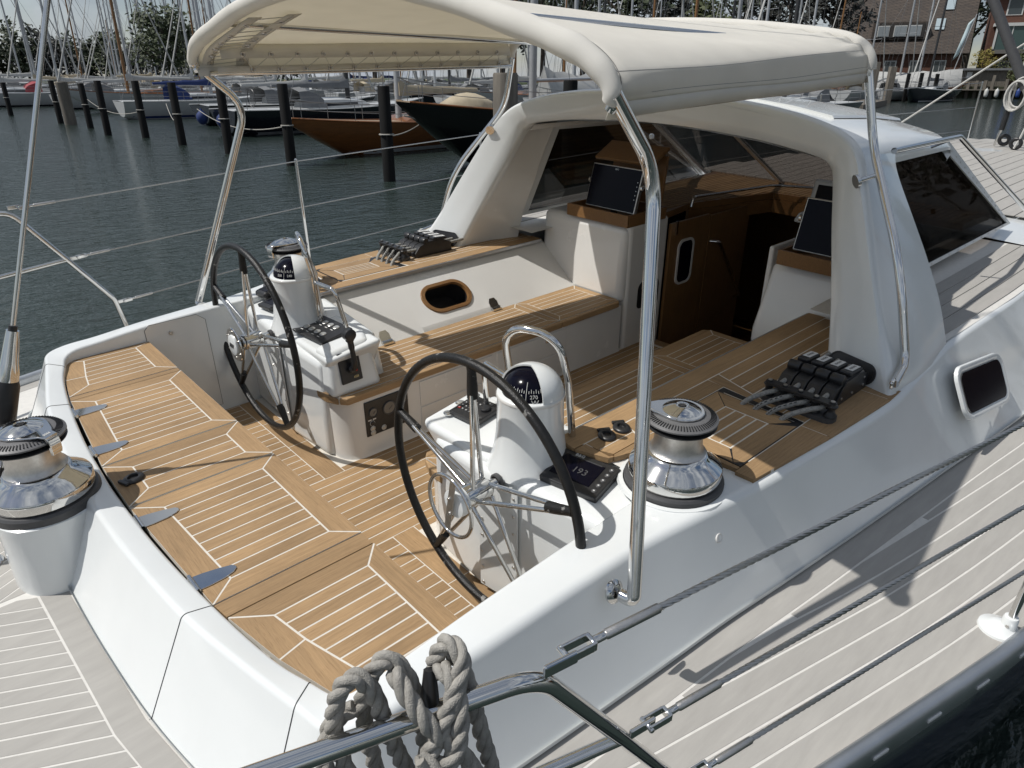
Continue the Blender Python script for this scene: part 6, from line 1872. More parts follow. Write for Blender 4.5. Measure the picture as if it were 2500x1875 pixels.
    tm = 0.58 if not mizzen else 0.64
    top = rig(tm, mh, 'mast', True, L * 0.36)
    if mizzen: rig(0.22, mizzen, 'mizzen_mast', True, L * 0.2)
    bowp = V(X(0.985), 0, zd(0.985) + 0.05)
    st_top = V(X(tm) - rake * mh, 0, zd(tm) + mh * 0.97)
    if furl:
        MB().tube([bowp + V(0, 0, 0.4), bowp.lerp(st_top, 0.5), bowp.lerp(st_top, 0.96)], [0.07, 0.055, 0.02], 6).build('furled_jib', 'f_' + furl, root, smooth=60)
    MB().tube([bowp, st_top], 0.011, 4).build('forestay', 'f_rig', root)
    # guard rails
    gr = MB()
    hgt = 0.6
    for s in (-1, 1):
        for hz in (hgt, hgt * 0.52):
            gr.tube([(X(t), s * bm(t) * 0.97, zd(t) + hz) for t in ts[1:-1]], 0.010, 4)
        for t in ts[1:-1:3]:
            gr.tube([(X(t), s * bm(t) * 0.97, zd(t)), (X(t), s * bm(t) * 0.97, zd(t) + hgt)], 0.014, 4)
    gr.tube([(X(0.93), -bm(0.93), zd(0.93) + hgt), (X(1.0) - 0.1, 0, zd(1.0) + hgt + 0.05), (X(0.93), bm(0.93), zd(0.93) + hgt)], 0.016, 5)
    gr.build('guard_rail', 'f_rig', root, smooth=0)
    if hood:
        hd_ = []
        for u in (0.0, 0.35, 0.75, 1.0):
            t = lerp(0.30, 0.42, u); h_ = (1.05, 1.10, 0.85, 0.45)[int(u * 3 + 0.01) if u < 1 else 3]
            w_ = bm(t) * 0.62
            hd_.append([(X(t), -w_, zd(t) + 0.1), (X(t), -w_ * 0.85, zd(t) + h_ * 0.8), (X(t), 0, zd(t) + h_), (X(t), w_ * 0.85, zd(t) + h_ * 0.8), (X(t), w_, zd(t) + 0.1)])
        MB().loft(hd_).build('spray_hood', 'f_' + hood, root, smooth=50)
        MB().lathe([(0.42, -0.02), (0.44, 0), (0.42, 0.02)], (X(0.13), 0, zd(0.13) + 0.55), 18, 'x', caps=False).build('wheel_rim', 'f_dark', root)
    if tarp:
        tp = []
        for k in range(9):
            t = lerp(0.05, 0.93, k / 8); w_ = bm(t) * 1.04 + 0.02
            tp.append([(X(t), -w_, zd(t) - 0.25 - 0.1 * r_.random()), (X(t), -w_ * 0.98, zd(t) + 0.35), (X(t), 0, zd(t) + 1.75 - 0.25 * r_.random()), (X(t), w_ * 0.98, zd(t) + 0.35), (X(t), w_, zd(t) - 0.25 - 0.1 * r_.random())])
        tm_ = MB().loft(tp); tm_.face(tp[0]); tm_.face(tp[-1][::-1])
        tm_.build('tarpaulin', 'f_' + tarp, root, smooth=60)
    root.location = (loc[0], loc[1], WZ)
    root.rotation_euler = (0, 0, R(head))
    root['_proto'] = 1
    return root

# the boats one can tell apart, berthed behind the row of piles
b1 = boat('moored_sailboat', (19.4, 16.6), 184, 'black hulled classic sailing boat with overhanging bow and brown rail left of the hardtop', 'moored sailboats', 14.2, 3.7, 1.55, 'blackhull', 'classic', None, 'alu', 17, None, None, furl=None, seed=1)
bt = thing('boat_tender', (15.5, 16.4, 1.1), 'tan canvas covered dinghy on the foredeck of the black hulled boat', 'dinghy'); far(bt)
secs = []
for k in range(7):
    u = k / 6; w_ = 0.55 * math.sin(math.pi * (0.12 + 0.76 * u)) ; h_ = 0.55 * math.sin(math.pi * (0.15 + 0.7 * u))
    secs.append([(14.2 + 2.2 * u, 16.5 - w_, 0.95), (14.2 + 2.2 * u, 16.5 - w_ * 0.8, 0.98 + h_ * 0.6), (14.2 + 2.2 * u, 16.5, 1.0 + h_), (14.2 + 2.2 * u, 16.5 + w_ * 0.8, 0.98 + h_ * 0.6), (14.2 + 2.2 * u, 16.5 + w_, 0.95)])
m_ = MB().loft(secs); m_.face(secs[0]); m_.face(secs[-1][::-1]); m_.build('cover', 'f_tan', bt, smooth=60)
b2 = boat('moored_sailboat', (17.6, 22.6), 186, 'brown varnished wooden sailing boat with white waterline beside the black boat', 'moored sailboats', 12.4, 2.7, 1.05, 'mahog', 'classic', 'tan', 'alu', 14, 'white', None, furl=None, seed=2)
b3 = boat('moored_sailboat', (20.4, 34.6), 2, 'navy racing yacht with blue fender and grey hood behind the canopy post', 'moored sailboats', 12.5, 3.8, 1.15, 'navy', 'modern', 'grey', 'dark', 18, 'grey', 'grey', seed=3)
b4 = boat('moored_sailboat', (22.4, 43.2), 2, 'dark hulled yacht with white transom between the navy yacht and the white ketch', 'moored sailboats', 12.5, 3.8, 1.1, 'navy', 'modern', 'sail', 'alu', 16, 'grey', 'grey', seed=4)
b5 = boat('moored_sailboat', (20.6, 65.5), 181, 'white wooden ketch with brown rail and wooden masts behind the piles', 'moored sailboats', 14.5, 3.6, 1.35, 'white', 'classic', 'sail', 'spruce', 15, None, None, mizzen=10, furl='sail', seed=5)
b6 = boat('moored_sailboat', (13.2, 84), 180, 'white yacht with red cockpit cover at the left edge', 'moored sailboats', 12, 3.7, 1.2, 'white', 'modern', 'sail', 'alu', 16, 'navy', 'red', seed=6)
b7 = boat('moored_sailboat', (31.5, 26.5), 200, 'yacht under a white winter tarpaulin beyond the black hulled boat', 'moored sailboats', 11, 3.4, 1.2, 'blue', 'modern', None, 'alu', 14, None, None, tarp='sail', furl=None, seed=7)
b8 = boat('moored_sailboat', (98, 33.5), -60, 'wooden boat under a pointed white tent cover at the far quay', 'moored sailboats', 13, 3.6, 1.5, 'mahog', 'classic', None, 'alu', 15, None, None, tarp='sail', furl=None, seed=8)
tr_ = thing('round_fender', (13.6, 33.0, 0.05), 'round blue fender hanging at the stern of the navy yacht', 'fender', 'round blue fenders'); far(tr_)
MB().lathe([(0.02, -0.36), (0.16, -0.30), (0.26, -0.14), (0.28, 0.0), (0.24, 0.16), (0.12, 0.28), (0.06, 0.34), (0.05, 0.42), (0.0, 0.42)], (13.6, 33.0, 0.10), 18).build('float', 'f_blue', tr_, smooth=60)
tr_ = thing('round_fender', (13.7, 35.9, 0.05), 'second round blue fender on the far side of the navy yacht stern', 'fender', 'round blue fenders'); far(tr_)
MB().lathe([(0.02, -0.36), (0.16, -0.30), (0.26, -0.14), (0.28, 0.0), (0.24, 0.16), (0.12, 0.28), (0.06, 0.34), (0.05, 0.42), (0.0, 0.42)], (13.7, 35.9, 0.12), 18).build('float', 'f_blue', tr_, smooth=60)

# the rest of the marina: prototypes copied into the rows, each copy turned a little
protos = [
    boat('marina_yacht', (21, 54), 3, 'x', 'yachts in the marina rows', 11.5, 3.5, 1.1, 'white', 'modern', 'sail', 'alu', 15.5, 'navy', 'grey', seed=11),
    boat('marina_yacht', (21, 75), 178, 'x', 'yachts in the marina rows', 10.5, 3.3, 1.05, 'white', 'modern', 'blue', 'alu', 14.0, 'blue', 'blue', seed=12),
    boat('marina_yacht', (21, 94), 180, 'x', 'yachts in the marina rows', 12.0, 3.6, 1.2, 'navy', 'modern', 'grey', 'dark', 16.5, 'white', 'grey', seed=13),
    boat('marina_yacht', (21, 103), 2, 'x', 'yachts in the marina rows', 11.0, 3.4, 1.1, 'white', 'modern', 'tan', 'alu', 13.0, None, 'tan', seed=14),
    boat('marina_yacht', (21, 112), 181, 'x', 'yachts in the marina rows', 12.5, 3.3, 1.2, 'white', 'classic', 'sail', 'spruce', 14.5, None, None, mizzen=9, seed=15),
]
kinds = ['white yacht with grey hood and white boom cover', 'white yacht with blue boom cover', 'navy yacht with black mast', 'white yacht with tan boom cover', 'white classic ketch with wooden masts']
rows = ['row behind the piles', 'second row', 'third row', 'last row', 'left row', 'far left row', 'far quay']
spots = []
for y in (54, 75, 94, 103, 112, 122, 132): spots.append((19.5 + 1.5 * random.random(), y + random.uniform(-1, 1), 0))
for k in range(22): spots.append((44 + random.uniform(-1.5, 1.5), 20 + k * 4.6 + random.uniform(-.8, .8), 1))
for k in range(16): spots.append((68 + random.uniform(-1.5, 1.5), 36 + k * 5.4 + random.uniform(-.8, .8), 2))
for k in range(19): spots.append((33 + random.uniform(-1.5, 1.5), 70 + k * 4.3 + random.uniform(-.8, .8), 4))
for k in range(9): spots.append((50 + random.uniform(-1.5, 1.5), 124 + k * 5.0 + random.uniform(-.8, .8), 5))
for bd_, ds_ in ((26.4, 96), (24.6, 101), (22.9, 98), (20.9, 103), (18.8, 100)):
    p_ = bearing(bd_, ds_); spots.append((p_.x, p_.y, 6))
for k in range(7): spots.append((92 + random.uniform(-2, 2), 46 + k * 6.0 + random.uniform(-1, 1), 3))
used = set()
for i, (x, y, rw) in enumerate(spots):
    k = random.Random(i * 13 + 5).choice([0, 0, 0, 1, 1, 2, 3, 3, 4])
    if k not in used:
        o = protos[k]; used.add(k)
    else:
        o = copy_tree(protos[k])
        o['_far'] = 1
    o.location = (x, y, WZ + random.uniform(-0.03, 0.05))
    sc = random.uniform(0.88, 1.12)
    o.scale = (sc, sc, sc * random.uniform(0.92, 1.12))
    o.rotation_euler = (R(random.uniform(-0.7, 0.7)), 0, R(random.choice((0, 180)) + random.uniform(-4, 4)))
    o['label'] = 'moored %s, %s' % (kinds[k], rows[rw])
for k in range(5):
    if k not in used:
        for ch in list(protos[k].children_recursive): bpy.data.objects.remove(ch)
        bpy.data.objects.remove(protos[k])
for o in bpy.data.objects:
    if '_proto' in o: del o['_proto']

# piles
pile_words = ['black steel mooring pile standing closest to the hardtop', 'second black steel mooring pile left of the hardtop', 'black steel mooring pile behind the far canopy post', 'black steel mooring pile fourth from the hardtop', 'black steel mooring pile fifth from the hardtop', 'black steel mooring pile sixth from the hardtop', 'black steel mooring pile just right of the thick wooden pile', 'black steel mooring pile just left of the thick wooden pile', 'black mooring pile near the left edge', 'black mooring pile at the very left edge']
for k, (x, y, zt) in enumerate(((11.2, 15.0, 1.79), (10.88, 20.44, 1.81), (10.87, 25.7, 1.76), (10.8, 30.6, 1.79), (10.84, 35.8, 1.83), (9.9, 38.7, 1.83), (10.63, 45.1, 1.66), (10.4, 51.3, 1.78), (9.8, 64.6, 1.6), (8.6, 70.5, 1.6))):
    p = far(thing('mooring_pile', (x, y, WZ), pile_words[k], 'pile', 'mooring piles'))
    ln = random.uniform(-0.03, 0.03)
    MB().tube([(x, y, WZ - 1.5), (x + ln, y - ln, zt - 0.02), (x + ln, y - ln, zt)], [0.175, 0.165, 0.15], 14).build('post', 'f_pile', p)
    MB().tube([(x + 0.19 * math.cos(a), y + 0.19 * math.sin(a), 0.55) for a in [2 * math.pi * j / 14 for j in range(14)]], 0.022, 5, closed=True).build('rope_ring', 'rope', p)
for k, (x, y, zt, r0, lab) in enumerate(((10.57, 49.5, 1.71, 0.34, 'thick weathered wooden mooring pile among the black ones'), (10.78, 9.55, 2.10, 0.27, 'thick grey wooden pile right behind the hardtop corner'), (15.4, 12.0, 1.93, 0.20, 'short black pile with rope right of the thick wooden pile'), (78.1, 29.5, 3.3, 0.42, 'tall square wooden post beside the bimini front post'), (86.2, 31.0, 2.95, 0.45, 'square wooden post left of the far quay boat'), (91.6, 31.2, 2.3, 0.22, 'dark post in front of the far quay boat'), (92.7, 30.2, 2.35, 0.22, 'second dark post in front of the far quay boat'), (94.0, 29.0, 2.25, 0.22, 'third dark post in front of the far quay boat'))):
    p = far(thing('mooring_pile', (x, y, WZ), lab, 'pile', 'mooring piles'))
    n_ = 14 if k in (0, 1, 2) else 4
    MB().tube([(x, y, WZ - 1.5), (x, y, zt - 0.04), (x, y, zt)], [r0 * 1.02, r0, r0 * 0.93], n_).build('post', 'f_timber' if k in (0, 1, 3, 4) else 'f_pile', p, smooth=30)
# mooring lines between piles and bows
def hang(a, b_, sag, label, r=0.018):
    t_ = far(thing('mooring_line', tuple(a), label, 'rope', 'mooring lines'))
    a, b_ = Vector(a), Vector(b_)
    MB().tube([a.lerp(b_, i / 14) + V(0, 0, -sag * 4 * (i / 14) * (1 - i / 14)) for i in range(15)], r, 5).build('rope_body', 'rope', t_)
hang((10.9, 20.4, 0.55), (13.2, 35.0, 0.55), 0.45, 'sagging grey mooring line from the second pile to the navy yacht')
hang((11.2, 15.0, 0.5), (14.6, 17.6, 0.85), 0.15, 'short mooring line at the pile beside the black hulled boat')
hang((10.9, 20.4, 0.45), (11.9, 22.5, 0.75), 0.2, 'short mooring line at the bow of the brown wooden boat')
hang((10.8, 30.6, 0.5), (14.0, 42.0, 0.6), 0.5, 'mooring line from a pile to the dark yacht with white transom')
hang((10.84, 35.8, 0.5), (13.5, 58.7, 0.9), 0.6, 'long sagging line from a pile to the white ketch')
hang((12.6, 16.2, 0.95), (17.0, 14.9, 0.70), 0.22, 'pale rope looped along the black hull', 0.028)
# line from our stern rail towards the piles keeps to the yacht, skip

# ------------------------------------------------------------------ shore, quay, houses, trees
def shore(name, ring, z, m):
    mb = MB(); mb.prism(ring, WZ - 1.0, z)
    return far(tag(mb.build(name, m, None, smooth=0), kind='structure'))
gm = noise_var(mat('shore_grass', (0.045, 0.065, 0.022), 0.9), (0.6, 0.6, 0.6), 0.4, bump=0.5, bscale=(8, 8, 8))
qd = V(-0.34, 0.94, 0)
qc = V(109.5, 38.0, 0)
q0, q1 = qc - qd * 62, qc + qd * 40
out_ = V(0.94, 0.34, 0)
shore('shore_ground', [(q0.x, q0.y), (q1.x, q1.y), (q1.x + 30, q1.y + 90), (120, 260), (420, 420), (500, -60), (q0.x + 200, q0.y - 60)], 0.75, gm)
shore('far_shore_ground', [(120, 262), (60, 178), (20, 172), (-60, 168), (-160, 150), (-240, 400), (420, 424)], 0.5, gm)
# timber quay wall: upright piles with a walkway board
wall = far(thing('quay_wall', tuple(qc + V(0, 0, WZ)), 'weathered timber quay wall with uneven posts at the right', 'quay wall'))
MB().hexa([tuple(q0 + V(0, 0, WZ - 0.5)), tuple(q1 + V(0, 0, WZ - 0.5)), tuple(q1 + out_ * 0.6 + V(0, 0, WZ - 0.5)), tuple(q0 + out_ * 0.6 + V(0, 0, WZ - 0.5))],
          [tuple(q0 + V(0, 0, 0.78)), tuple(q1 + V(0, 0, 0.78)), tuple(q1 + out_ * 0.6 + V(0, 0, 0.78)), tuple(q0 + out_ * 0.6 + V(0, 0, 0.78))]).build('wall_face', 'f_timber', wall, smooth=0)
rq = random.Random(4)
s_ = -58
while s_ < 30:
    p = qc + qd * s_ - out_ * 0.15
    h_ = rq.uniform(1.2, 2.3)
    MB().box(p + V(0, 0, (h_ + WZ) / 2), (0.32, 0.34, h_ - WZ), Matrix.Rotation(rq.uniform(-.03, .03), 3, 'Y')).build('post', 'f_timber', wall, smooth=0)
    s_ += rq.uniform(0.8, 1.6)
MB().hexa([tuple(q0 - out_ * 1.6 + V(0, 0, 0.30)), tuple(q1 - out_ * 1.6 + V(0, 0, 0.30)), tuple(q1 + V(0, 0, 0.30)), tuple(q0 + V(0, 0, 0.30))],
          [tuple(q0 - out_ * 1.6 + V(0, 0, 0.42)), tuple(q1 - out_ * 1.6 + V(0, 0, 0.42)), tuple(q1 + V(0, 0, 0.42)), tuple(q0 + V(0, 0, 0.42))]).build('walkway', 'f_timber', wall, smooth=0)
fm = [mat('fender_white', (0.5, 0.5, 0.48), 0.5), mat('fender_blue', (0.02, 0.05, 0.2), 0.5)]
fend = []
for k in range(13):
    p = qc + qd * (-9.5 - k * 1.15) - out_ * 1.75
    if k == 0 or k == 2:
        o = far(thing('quay_fender', tuple(p), 'x', 'fender', 'fenders hung along the far quay'))
        MB().lathe([(0.05, -0.52), (0.2, -0.45), (0.24, -0.2), (0.24, 0.25), (0.18, 0.42), (0.07, 0.5), (0.05, 0.62)], (0, 0, 0), 10).build('body', fm[0 if k == 0 else 1], o, smooth=60).location = (0, 0, 0)
        fend.append(o)
    else:
        o = copy_tree(fend[1] if (k in (3, 6, 7) and len(fend) > 1) else fend[0]); o['_far'] = 1
    o.location = p + V(0, 0, 0.0)
    o['label'] = 'blue fender hanging on the far timber quay' if (k in (2, 3, 6, 7)) else 'white fender hanging on the far timber quay'

brick = noise_var(mat('red_brown_brick', (0.10, 0.045, 0.03), 0.85), (3, 3, 12), 0.25, bump=0.3)
tile = mat('brown_roof_tiles', (0.055, 0.045, 0.038), 0.8)
n, l, b = nodes(tile)
tcx = n.new('ShaderNodeTexCoord'); br = n.new('ShaderNodeTexBrick')
br.inputs['Scale'].default_value = 3.2; br.inputs['Mortar Size'].default_value = 0.03
br.inputs['Color1'].default_value = (0.075, 0.058, 0.046, 1); br.inputs['Color2'].default_value = (0.05, 0.04, 0.034, 1); br.inputs['Mortar'].default_value = (0.015, 0.013, 0.012, 1)
br.inputs['Row Height'].default_value = 0.9; br.inputs['Brick Width'].default_value = 0.8
mpx = n.new('ShaderNodeMapping'); mpx.inputs['Rotation'].default_value = (R(90), 0, R(20))
l.new(tcx.outputs['Object'], mpx.inputs['Vector']); l.new(mpx.outputs['Vector'], br.inputs['Vector'])
l.new(br.outputs['Color'], b.inputs['Base Color'])
bpx = n.new('ShaderNodeBump'); bpx.inputs['Strength'].default_value = 0.6; bpx.inputs['Distance'].default_value = 0.05
l.new(br.outputs['Fac'], bpx.inputs['Height']); l.new(bpx.outputs['Normal'], b.inputs['Normal'])
pane = mat('house_pane', (0.05, 0.06, 0.065), 0.08)
curt = mat('green_curtain_glass', (0.05, 0.085, 0.08), 0.15)
trim = mat('white_window_frame', (0.55, 0.55, 0.53), 0.5)
fr = frame(qd, V(0, 0, 1))           # local x along the quay, y up; z points back at the water
def HB(root, nm, m, u0, u1, z0, z1, d0, d1, parent=None):
    """house block: u along the quay from qc, z height, d metres back from the quay"""
    pts = [qc + qd * u + out_ * d for u, d in ((u0, d0), (u1, d0), (u1, d1), (u0, d1))]
    return MB().hexa([tuple(p + V(0, 0, z0)) for p in pts][::-1], [tuple(p + V(0, 0, z1)) for p in pts][::-1]).build(nm, m, parent or root, smooth=0)
def window(root, u0, u1, z0, z1, d, panes=1, m=pane):
    w_ = HB(root, 'window', trim, u0 - 0.12, u1 + 0.12, z0 - 0.12, z1 + 0.12, d - 0.06, d)
    du = (u1 - u0) / panes
    for k in range(panes):
        HB(root, 'pane', m, u0 + k * du + 0.05, u0 + (k + 1) * du - 0.05, z0, z1, d - 0.09, d - 0.06, w_)
    return w_
# left house: low brick wall, one great tiled roof with a long dormer
h1 = far(thing('tiled_house', tuple(qc + qd * 4 + out_ * 16), 'brown brick house with a big tiled roof and dormer behind the far quay', 'house'))
HB(h1, 'wall', brick, -6.5, 10.5, 0.6, 5.3, 12, 24)
roof_pts = lambda u: [qc + qd * u + out_ * 11.3 + V(0, 0, 5.0), qc + qd * u + out_ * 18 + V(0, 0, 14.6), qc + qd * u + out_ * 24.7 + V(0, 0, 5.0)]
a, c_ = roof_pts(-7.2), roof_pts(11.2)
mb = MB(); mb.hexa([tuple(p) for p in a], [tuple(p) for p in c_]); rf = mb.build('roof', tile, h1, smooth=0)
HB(h1, 'chimney', brick, 1.5, 2.6, 13.0, 16.5, 17.4, 18.6, rf)
dm = HB(h1, 'dormer', tile, -1.2, 6.0, 7.0, 9.3, 12.3, 15.5)
HB(h1, 'dormer_cheek', noise_var(mat('dark_board', (0.03, 0.027, 0.025), 0.7), (2, 2, 2), 0.2), -0.9, 5.7, 7.25, 9.05, 12.22, 12.4, dm)
for u0, u1 in ((-0.4, 1.1), (1.5, 3.0), (3.8, 5.2)):
    w_ = HB(h1, 'pane_frame', trim, u0 - 0.1, u1 + 0.1, 7.35, 8.85, 12.16, 12.22, dm)
    HB(h1, 'pane', mat('pale_pane', (0.25, 0.28, 0.30), 0.1), u0, u1, 7.45, 8.75, 12.12, 12.16, dm)
sk = []
for u0, z0 in ((-3.4, 8.2), (-4.2, 10.9)):
    d0 = 11.3 + (z0 - 5.0) * (6.7 / 9.6) - 0.12
    pts = [qc + qd * u + out_ * (d0 + dd) + V(0, 0, z) for u, dd, z in ((u0, 0, z0), (u0 + 1.2, 0, z0), (u0 + 1.2, 1.05, z0 + 1.5), (u0, 1.05, z0 + 1.5))]
    MB().hexa([tuple(p) for p in pts], [tuple(p - out_ * 0.06 + V(0, 0, 0.05)) for p in pts]).build('skylight', mat('sky_pane', (0.35, 0.42, 0.45), 0.08), h1, smooth=0)
for u0 in (-4.5, -1.4, 2.0, 5.4, 8.0): window(h1, u0, u0 + 1.4, 1.8, 4.0, 11.98, 2)
# right house: brick storeys over a glazed balcony
h2 = far(thing('brick_house', tuple(qc + qd * -14 + out_ * 16), 'red brown brick house with glazed balcony at the top right corner', 'house'))
HB(h2, 'wall', brick, -20.5, -9.2, 0.6, 12.5, 13, 24)
a = [qc + qd * -21.2 + out_ * 12.3 + V(0, 0, 12.2), qc + qd * -21.2 + out_ * 18.5 + V(0, 0, 18), qc + qd * -21.2 + out_ * 24.7 + V(0, 0, 12.2)]
c_ = [p + qd * 12.8 for p in a]
MB().hexa([tuple(p) for p in a], [tuple(p) for p in c_]).build('roof', tile, h2, smooth=0)
bl = HB(h2, 'balcony', mat('balcony_slab', (0.14, 0.13, 0.12), 0.8), -19.5, -9.6, 4.9, 5.4, 11.2, 13.0)
HB(h2, 'balcony_roof', trim, -19.7, -9.4, 8.35, 8.75, 11.0, 13.0, bl)
du = (19.2 - 9.9) / 5
for k in range(5):
    u0 = -19.2 + k * du
    HB(h2, 'glass_panel', curt, u0 + 0.06, u0 + du - 0.06, 5.4, 8.35, 11.2, 11.26, bl)
    HB(h2, 'post', trim, u0 - 0.06, u0 + 0.06, 5.4, 8.35, 11.14, 11.22, bl)
HB(h2, 'post', trim, -10.0, -9.75, 5.4, 8.35, 11.1, 11.25, bl)
for u0 in (-12.4, -16.0, -19.3): window(h2, u0, u0 + 1.7, 9.9, 12.0, 12.98, 1)
for u0 in (-12.4, -16.5): window(h2, u0, u0 + 2.2, 1.6, 3.9, 12.98, 2)
fl_ = far(thing('banner_flag', tuple(qc + qd * -5.6 + out_ * 6), 'pale blue banner flag hanging from a pole before the tiled house', 'flag'))
p = qc + qd * -5.2 + out_ * 5
MB().tube([p + V(0, 0, 0.7), p + qd * -1.5 + V(0, 0, 9.6)], 0.06, 6).build('pole', 'f_alu', fl_)
secs = [[p + qd * (-1.35 + 0.9 * u) + out_ * (0.15 * math.sin(u * 7)) + V(0, 0, 8.9 - 4.6 * u + 0.3), p + qd * (-0.75 + 0.9 * u) + out_ * (0.2 * math.sin(u * 6 + 1)) + V(0, 0, 8.5 - 4.6 * u)] for u in [i / 10 for i in range(11)]]
MB().loft(secs).build('cloth', mat('banner_cloth', (0.42, 0.52, 0.55), 0.8), fl_, smooth=60, solid=0.01)
# small shed roofs at the quay
sd_ = far(thing('quay_shed', tuple(qc + qd * -8.5 + out_ * 1.5), 'low dark wooden shed on the far quay under the brick house', 'shed'))
HB(sd_, 'wall', 'f_timber', -11.5, -6.5, 0.7, 2.7, 1.0, 4.0); HB(sd_, 'roof', 'f_grey', -12.0, -6.0, 2.7, 2.95, 0.5, 4.5)
HB(sd_, 'notice', trim, -7.6, -7.0, 1.7, 2.5, 0.93, 0.99)

# trees: tapered trunk with limbs, crown of leaf-sized faces in clumps
LEAF = []
for i, c in enumerate(((0.035, 0.050, 0.016), (0.026, 0.038, 0.014), (0.050, 0.062, 0.018), (0.16, 0.13, 0.02), (0.020, 0.022, 0.018))):
    m_ = mat('leaf_%d' % i, c, 0.7); noise_var(m_, (1.3, 1.3, 1.3), 0.45); LEAF.append(m_)
bark = noise_var(mat('bark', (0.06, 0.048, 0.038), 0.9), (6, 6, 1.5), 0.3, bump=0.5)
def tree(loc, H, W, kind, label, seed, name='tree', nclump=70, per=34, leaf=0.30, trunk=0.28):
    r_ = random.Random(seed)
    root = far(thing(name, loc, label, 'tree' if name == 'tree' else 'shrub', 'trees on the shore' if name == 'tree' else 'shrubs on the shore'))
    x, y, z = loc
    tk = MB(); th = H * trunk
    tk.tube([(x, y, z - 0.3), (x + 0.1, y, z + th), (x, y + 0.1, z + H * 0.75)], [0.045 * H * 0.6, 0.035 * H * 0.6, 0.01 * H], 7)
    for k in range(6):
        a = r_.uniform(0, 6.28); h0 = z + H * r_.uniform(trunk, 0.6)
        tk.tube([(x, y, h0), (x + math.cos(a) * W * 0.22, y + math.sin(a) * W * 0.22, h0 + H * 0.12), (x + math.cos(a) * W * 0.38, y + math.sin(a) * W * 0.38, h0 + H * 0.2)], [0.014 * H, 0.009 * H, 0.003 * H], 5)
    tk.build('trunk', bark, root, smooth=60)
    vs, fs = [], []
    zc = z + H * (trunk + (1 - trunk) * 0.5); hz = H * (1 - trunk) * 0.52
    lobes = [(V(x, y, zc), 1.0)]
    for k in range(nclump):
        a = r_.uniform(0, 6.28); u = r_.uniform(-1, 1); rr_ = r_.random() ** 0.42
        w_ = math.sqrt(max(0, 1 - u * u)) * (1.0 - 0.22 * u)
        c = V(x + math.cos(a) * w_ * rr_ * W / 2, y + math.sin(a) * w_ * rr_ * W / 2, zc + u * rr_ * hz)
        cr_ = W * r_.uniform(0.07, 0.14)
        for j in range(per):
            d = V(r_.gauss(0, 1), r_.gauss(0, 1), r_.gauss(0, 0.8)) * cr_ * 0.62
            p = c + d
            s = leaf * r_.uniform(0.6, 1.3)
            t1 = V(r_.uniform(-1, 1), r_.uniform(-1, 1), r_.uniform(-0.6, 0.6)).normalized(); t2 = t1.orthogonal().normalized(); t2 = (t2 + V(r_.uniform(-.5, .5), r_.uniform(-.5, .5), r_.uniform(-.5, .5))).normalized()
            k0 = len(vs)
            vs += [p - t1 * s, p + t2 * s * 0.55, p + t1 * s, p - t2 * s * 0.55]
            fs.append((k0, k0 + 1, k0 + 2, k0 + 3))
    mb = MB(); mb.add(vs, fs)
    mb.build('crown', LEAF[kind], root, smooth=0)
    return root
# dark trees behind the marina and the houses
ti = 0
for bd, ds, H, W_, kd in ((51, 118, 17, 13, 1), (48.5, 126, 19, 13, 0), (45.5, 116, 17, 12, 1), (42.5, 124, 19, 14, 0), (39.5, 118, 18, 12, 1), (36.6, 128, 17, 11, 4), (34.0, 120, 12, 8, 2), (31.2, 126, 19, 13, 1), (28.2, 121, 18, 12, 4), (25.3, 118, 18, 11, 4), (22.8, 150, 22, 13, 0), (10.0, 135, 12, 12, 2), (7.6, 130, 11, 10, 2), (17.2, 150, 24, 10, 1), (54.5, 124, 16, 13, 0), (58, 130, 16, 13, 1)):
    p = bearing(bd, ds)
    tree((p.x, p.y, 0.7), H, W_, kd, 'large dark leafy tree behind the masts and the far quay', 100 + ti, leaf=0.42); ti += 1
p = bearing(71.9, 104); tree((p.x, p.y, 0.3), 9.6, 8.4, 0, 'round topped tree standing clear above the masts at the left', 141, leaf=0.30, nclump=90)
p = bearing(69.6, 112); tree((p.x, p.y, 0.3), 6.2, 6.0, 2, 'lower yellow green tree right of the round topped tree', 142, leaf=0.28)
for k in range(26):
    bd = 64 + k * 1.35; p = bearing(bd, random.Random(k).uniform(176, 196))
    tree((p.x, p.y, 0.4), random.Random(k + 50).uniform(8.5, 11.5), random.Random(k + 9).uniform(9, 12), (0, 1, 1, 4)[k % 4], 'low dark tree of the wooded far shore at the left', 200 + k, nclump=46, per=26, leaf=0.5, trunk=0.12)
# shrubs and reeds by the quay
for k, (u, d, H, W_, kd, lab) in enumerate(((-9.0, 7.5, 4.6, 3.4, 3, 'yellow green shrub left of the glazed balcony'), (-13.5, 8.5, 4.2, 6.5, 2, 'broad green shrub under the glazed balcony'), (-19, 8, 4.8, 6.5, 0, 'dark green shrub under the right end of the balcony'), (-23.5, 7, 6.5, 6.0, 2, 'green shrub at the right edge beside the brick house'), (-15.5, 3.0, 2.0, 4.5, 2, 'low bright green shrub on the quay edge'), (-20.5, 3.2, 2.2, 4.5, 2, 'low green shrub on the quay near the right edge'))):
    p = qc + qd * u + out_ * d
    tree((p.x, p.y, 0.7), H, W_, kd, lab, 300 + k, 'shrub', nclump=46, per=30, leaf=0.16, trunk=0.08)
rd = MB(); rr_ = random.Random(9)
for k in range(2600):
    p = qc + qd * rr_.uniform(-6, 9) + out_ * rr_.uniform(2.5, 6.5) + V(0, 0, 0.7)
    h_ = rr_.uniform(0.8, 1.9); w_ = 0.05
    tp = p + V(rr_.uniform(-.25, .25), rr_.uniform(-.25, .25), h_)
    rd.add([p - qd * w_, p + qd * w_, tp], [(0, 1, 2)])
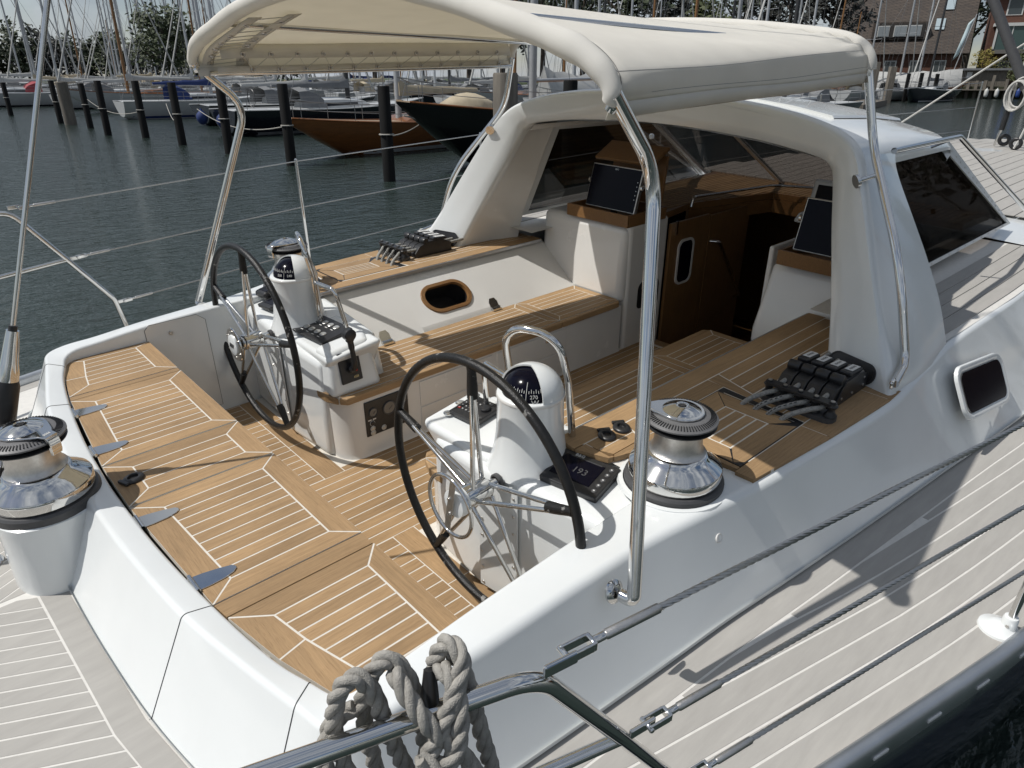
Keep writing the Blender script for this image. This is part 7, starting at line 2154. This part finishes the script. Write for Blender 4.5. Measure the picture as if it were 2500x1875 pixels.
far(tag(rd.build('reeds', mat('reed_green', (0.075, 0.085, 0.03), 0.8), None, smooth=0), 'tall pale green reeds along the far quay', 'reeds', kind='stuff'))
# white jetty and motor boats right of centre behind the hardtop
jt = far(thing('floating_jetty', (74, 27.5, WZ), 'low grey floating jetty with railing beyond the hardtop roof', 'jetty'))
MB().box((72, 27.5, -0.45), (16, 2.2, 0.5), Matrix.Rotation(R(15), 3, 'Z')).build('float', 'f_timber', jt, smooth=0)
for k in range(7):
    c = V(72, 27.5, 0) + Matrix.Rotation(R(15), 3, 'Z') @ V(-7 + k * 2.3, -1.0, 0)
    MB().tube([c + V(0, 0, -0.3), c + V(0, 0, 0.75)], 0.03, 5).build('rail_post', 'f_rig', jt)
for hz in (0.25, 0.72):
    MB().tube([V(72, 27.5, hz) + Matrix.Rotation(R(15), 3, 'Z') @ V(-7.2, -1.0, 0), V(72, 27.5, hz) + Matrix.Rotation(R(15), 3, 'Z') @ V(7.2, -1.0, 0)], 0.025, 5).build('rail', 'f_rig', jt)

# ------------------------------------------------------------------ neighbours on the near side, out of frame but mirrored in the glass and steel
boat('neighbour_sailboat', (15.5, -8.6), 180, 'brown wooden sailboat mirrored in the near deckhouse window', 'neighbouring sailboats', 12.4, 2.9, 1.3, 'mahog', 'classic', 'tan', 'spruce', 15, 'white', None, furl=None, seed=31)
boat('neighbour_sailboat', (30.5, -13.0), 178, 'white sailboat mirrored in the near deckhouse window', 'neighbouring sailboats', 12.0, 3.6, 1.4, 'white', 'modern', 'grey', 'alu', 16, 'white', 'grey', seed=32)
for o in bpy.data.objects:
    if '_proto' in o: del o['_proto']
for k, (bd, ds) in enumerate(((-14, 62), (-24, 58), (-34, 60), (-45, 56), (-57, 60), (-70, 58), (-84, 60), (-100, 58))):
    p = bearing(bd, ds)
    tree((p.x, p.y, -0.6), 15, 14, (0, 1)[k % 2], 'leafy tree on the near shore out of frame, mirrored in the glass', 400 + k, leaf=0.6, nclump=60, per=24)
# ------------------------------------------------------------------ tip the yacht and its gear into the level world
bpy.context.view_layer.update()
for o in list(bpy.data.objects):
    if o.parent is None and o.type in {'EMPTY', 'MESH'} and not o.get('_far'):
        o.matrix_world = TIP @ o.matrix_world
for o in bpy.data.objects:
    if '_far' in o:
        del o['_far']
bpy.context.view_layer.update()
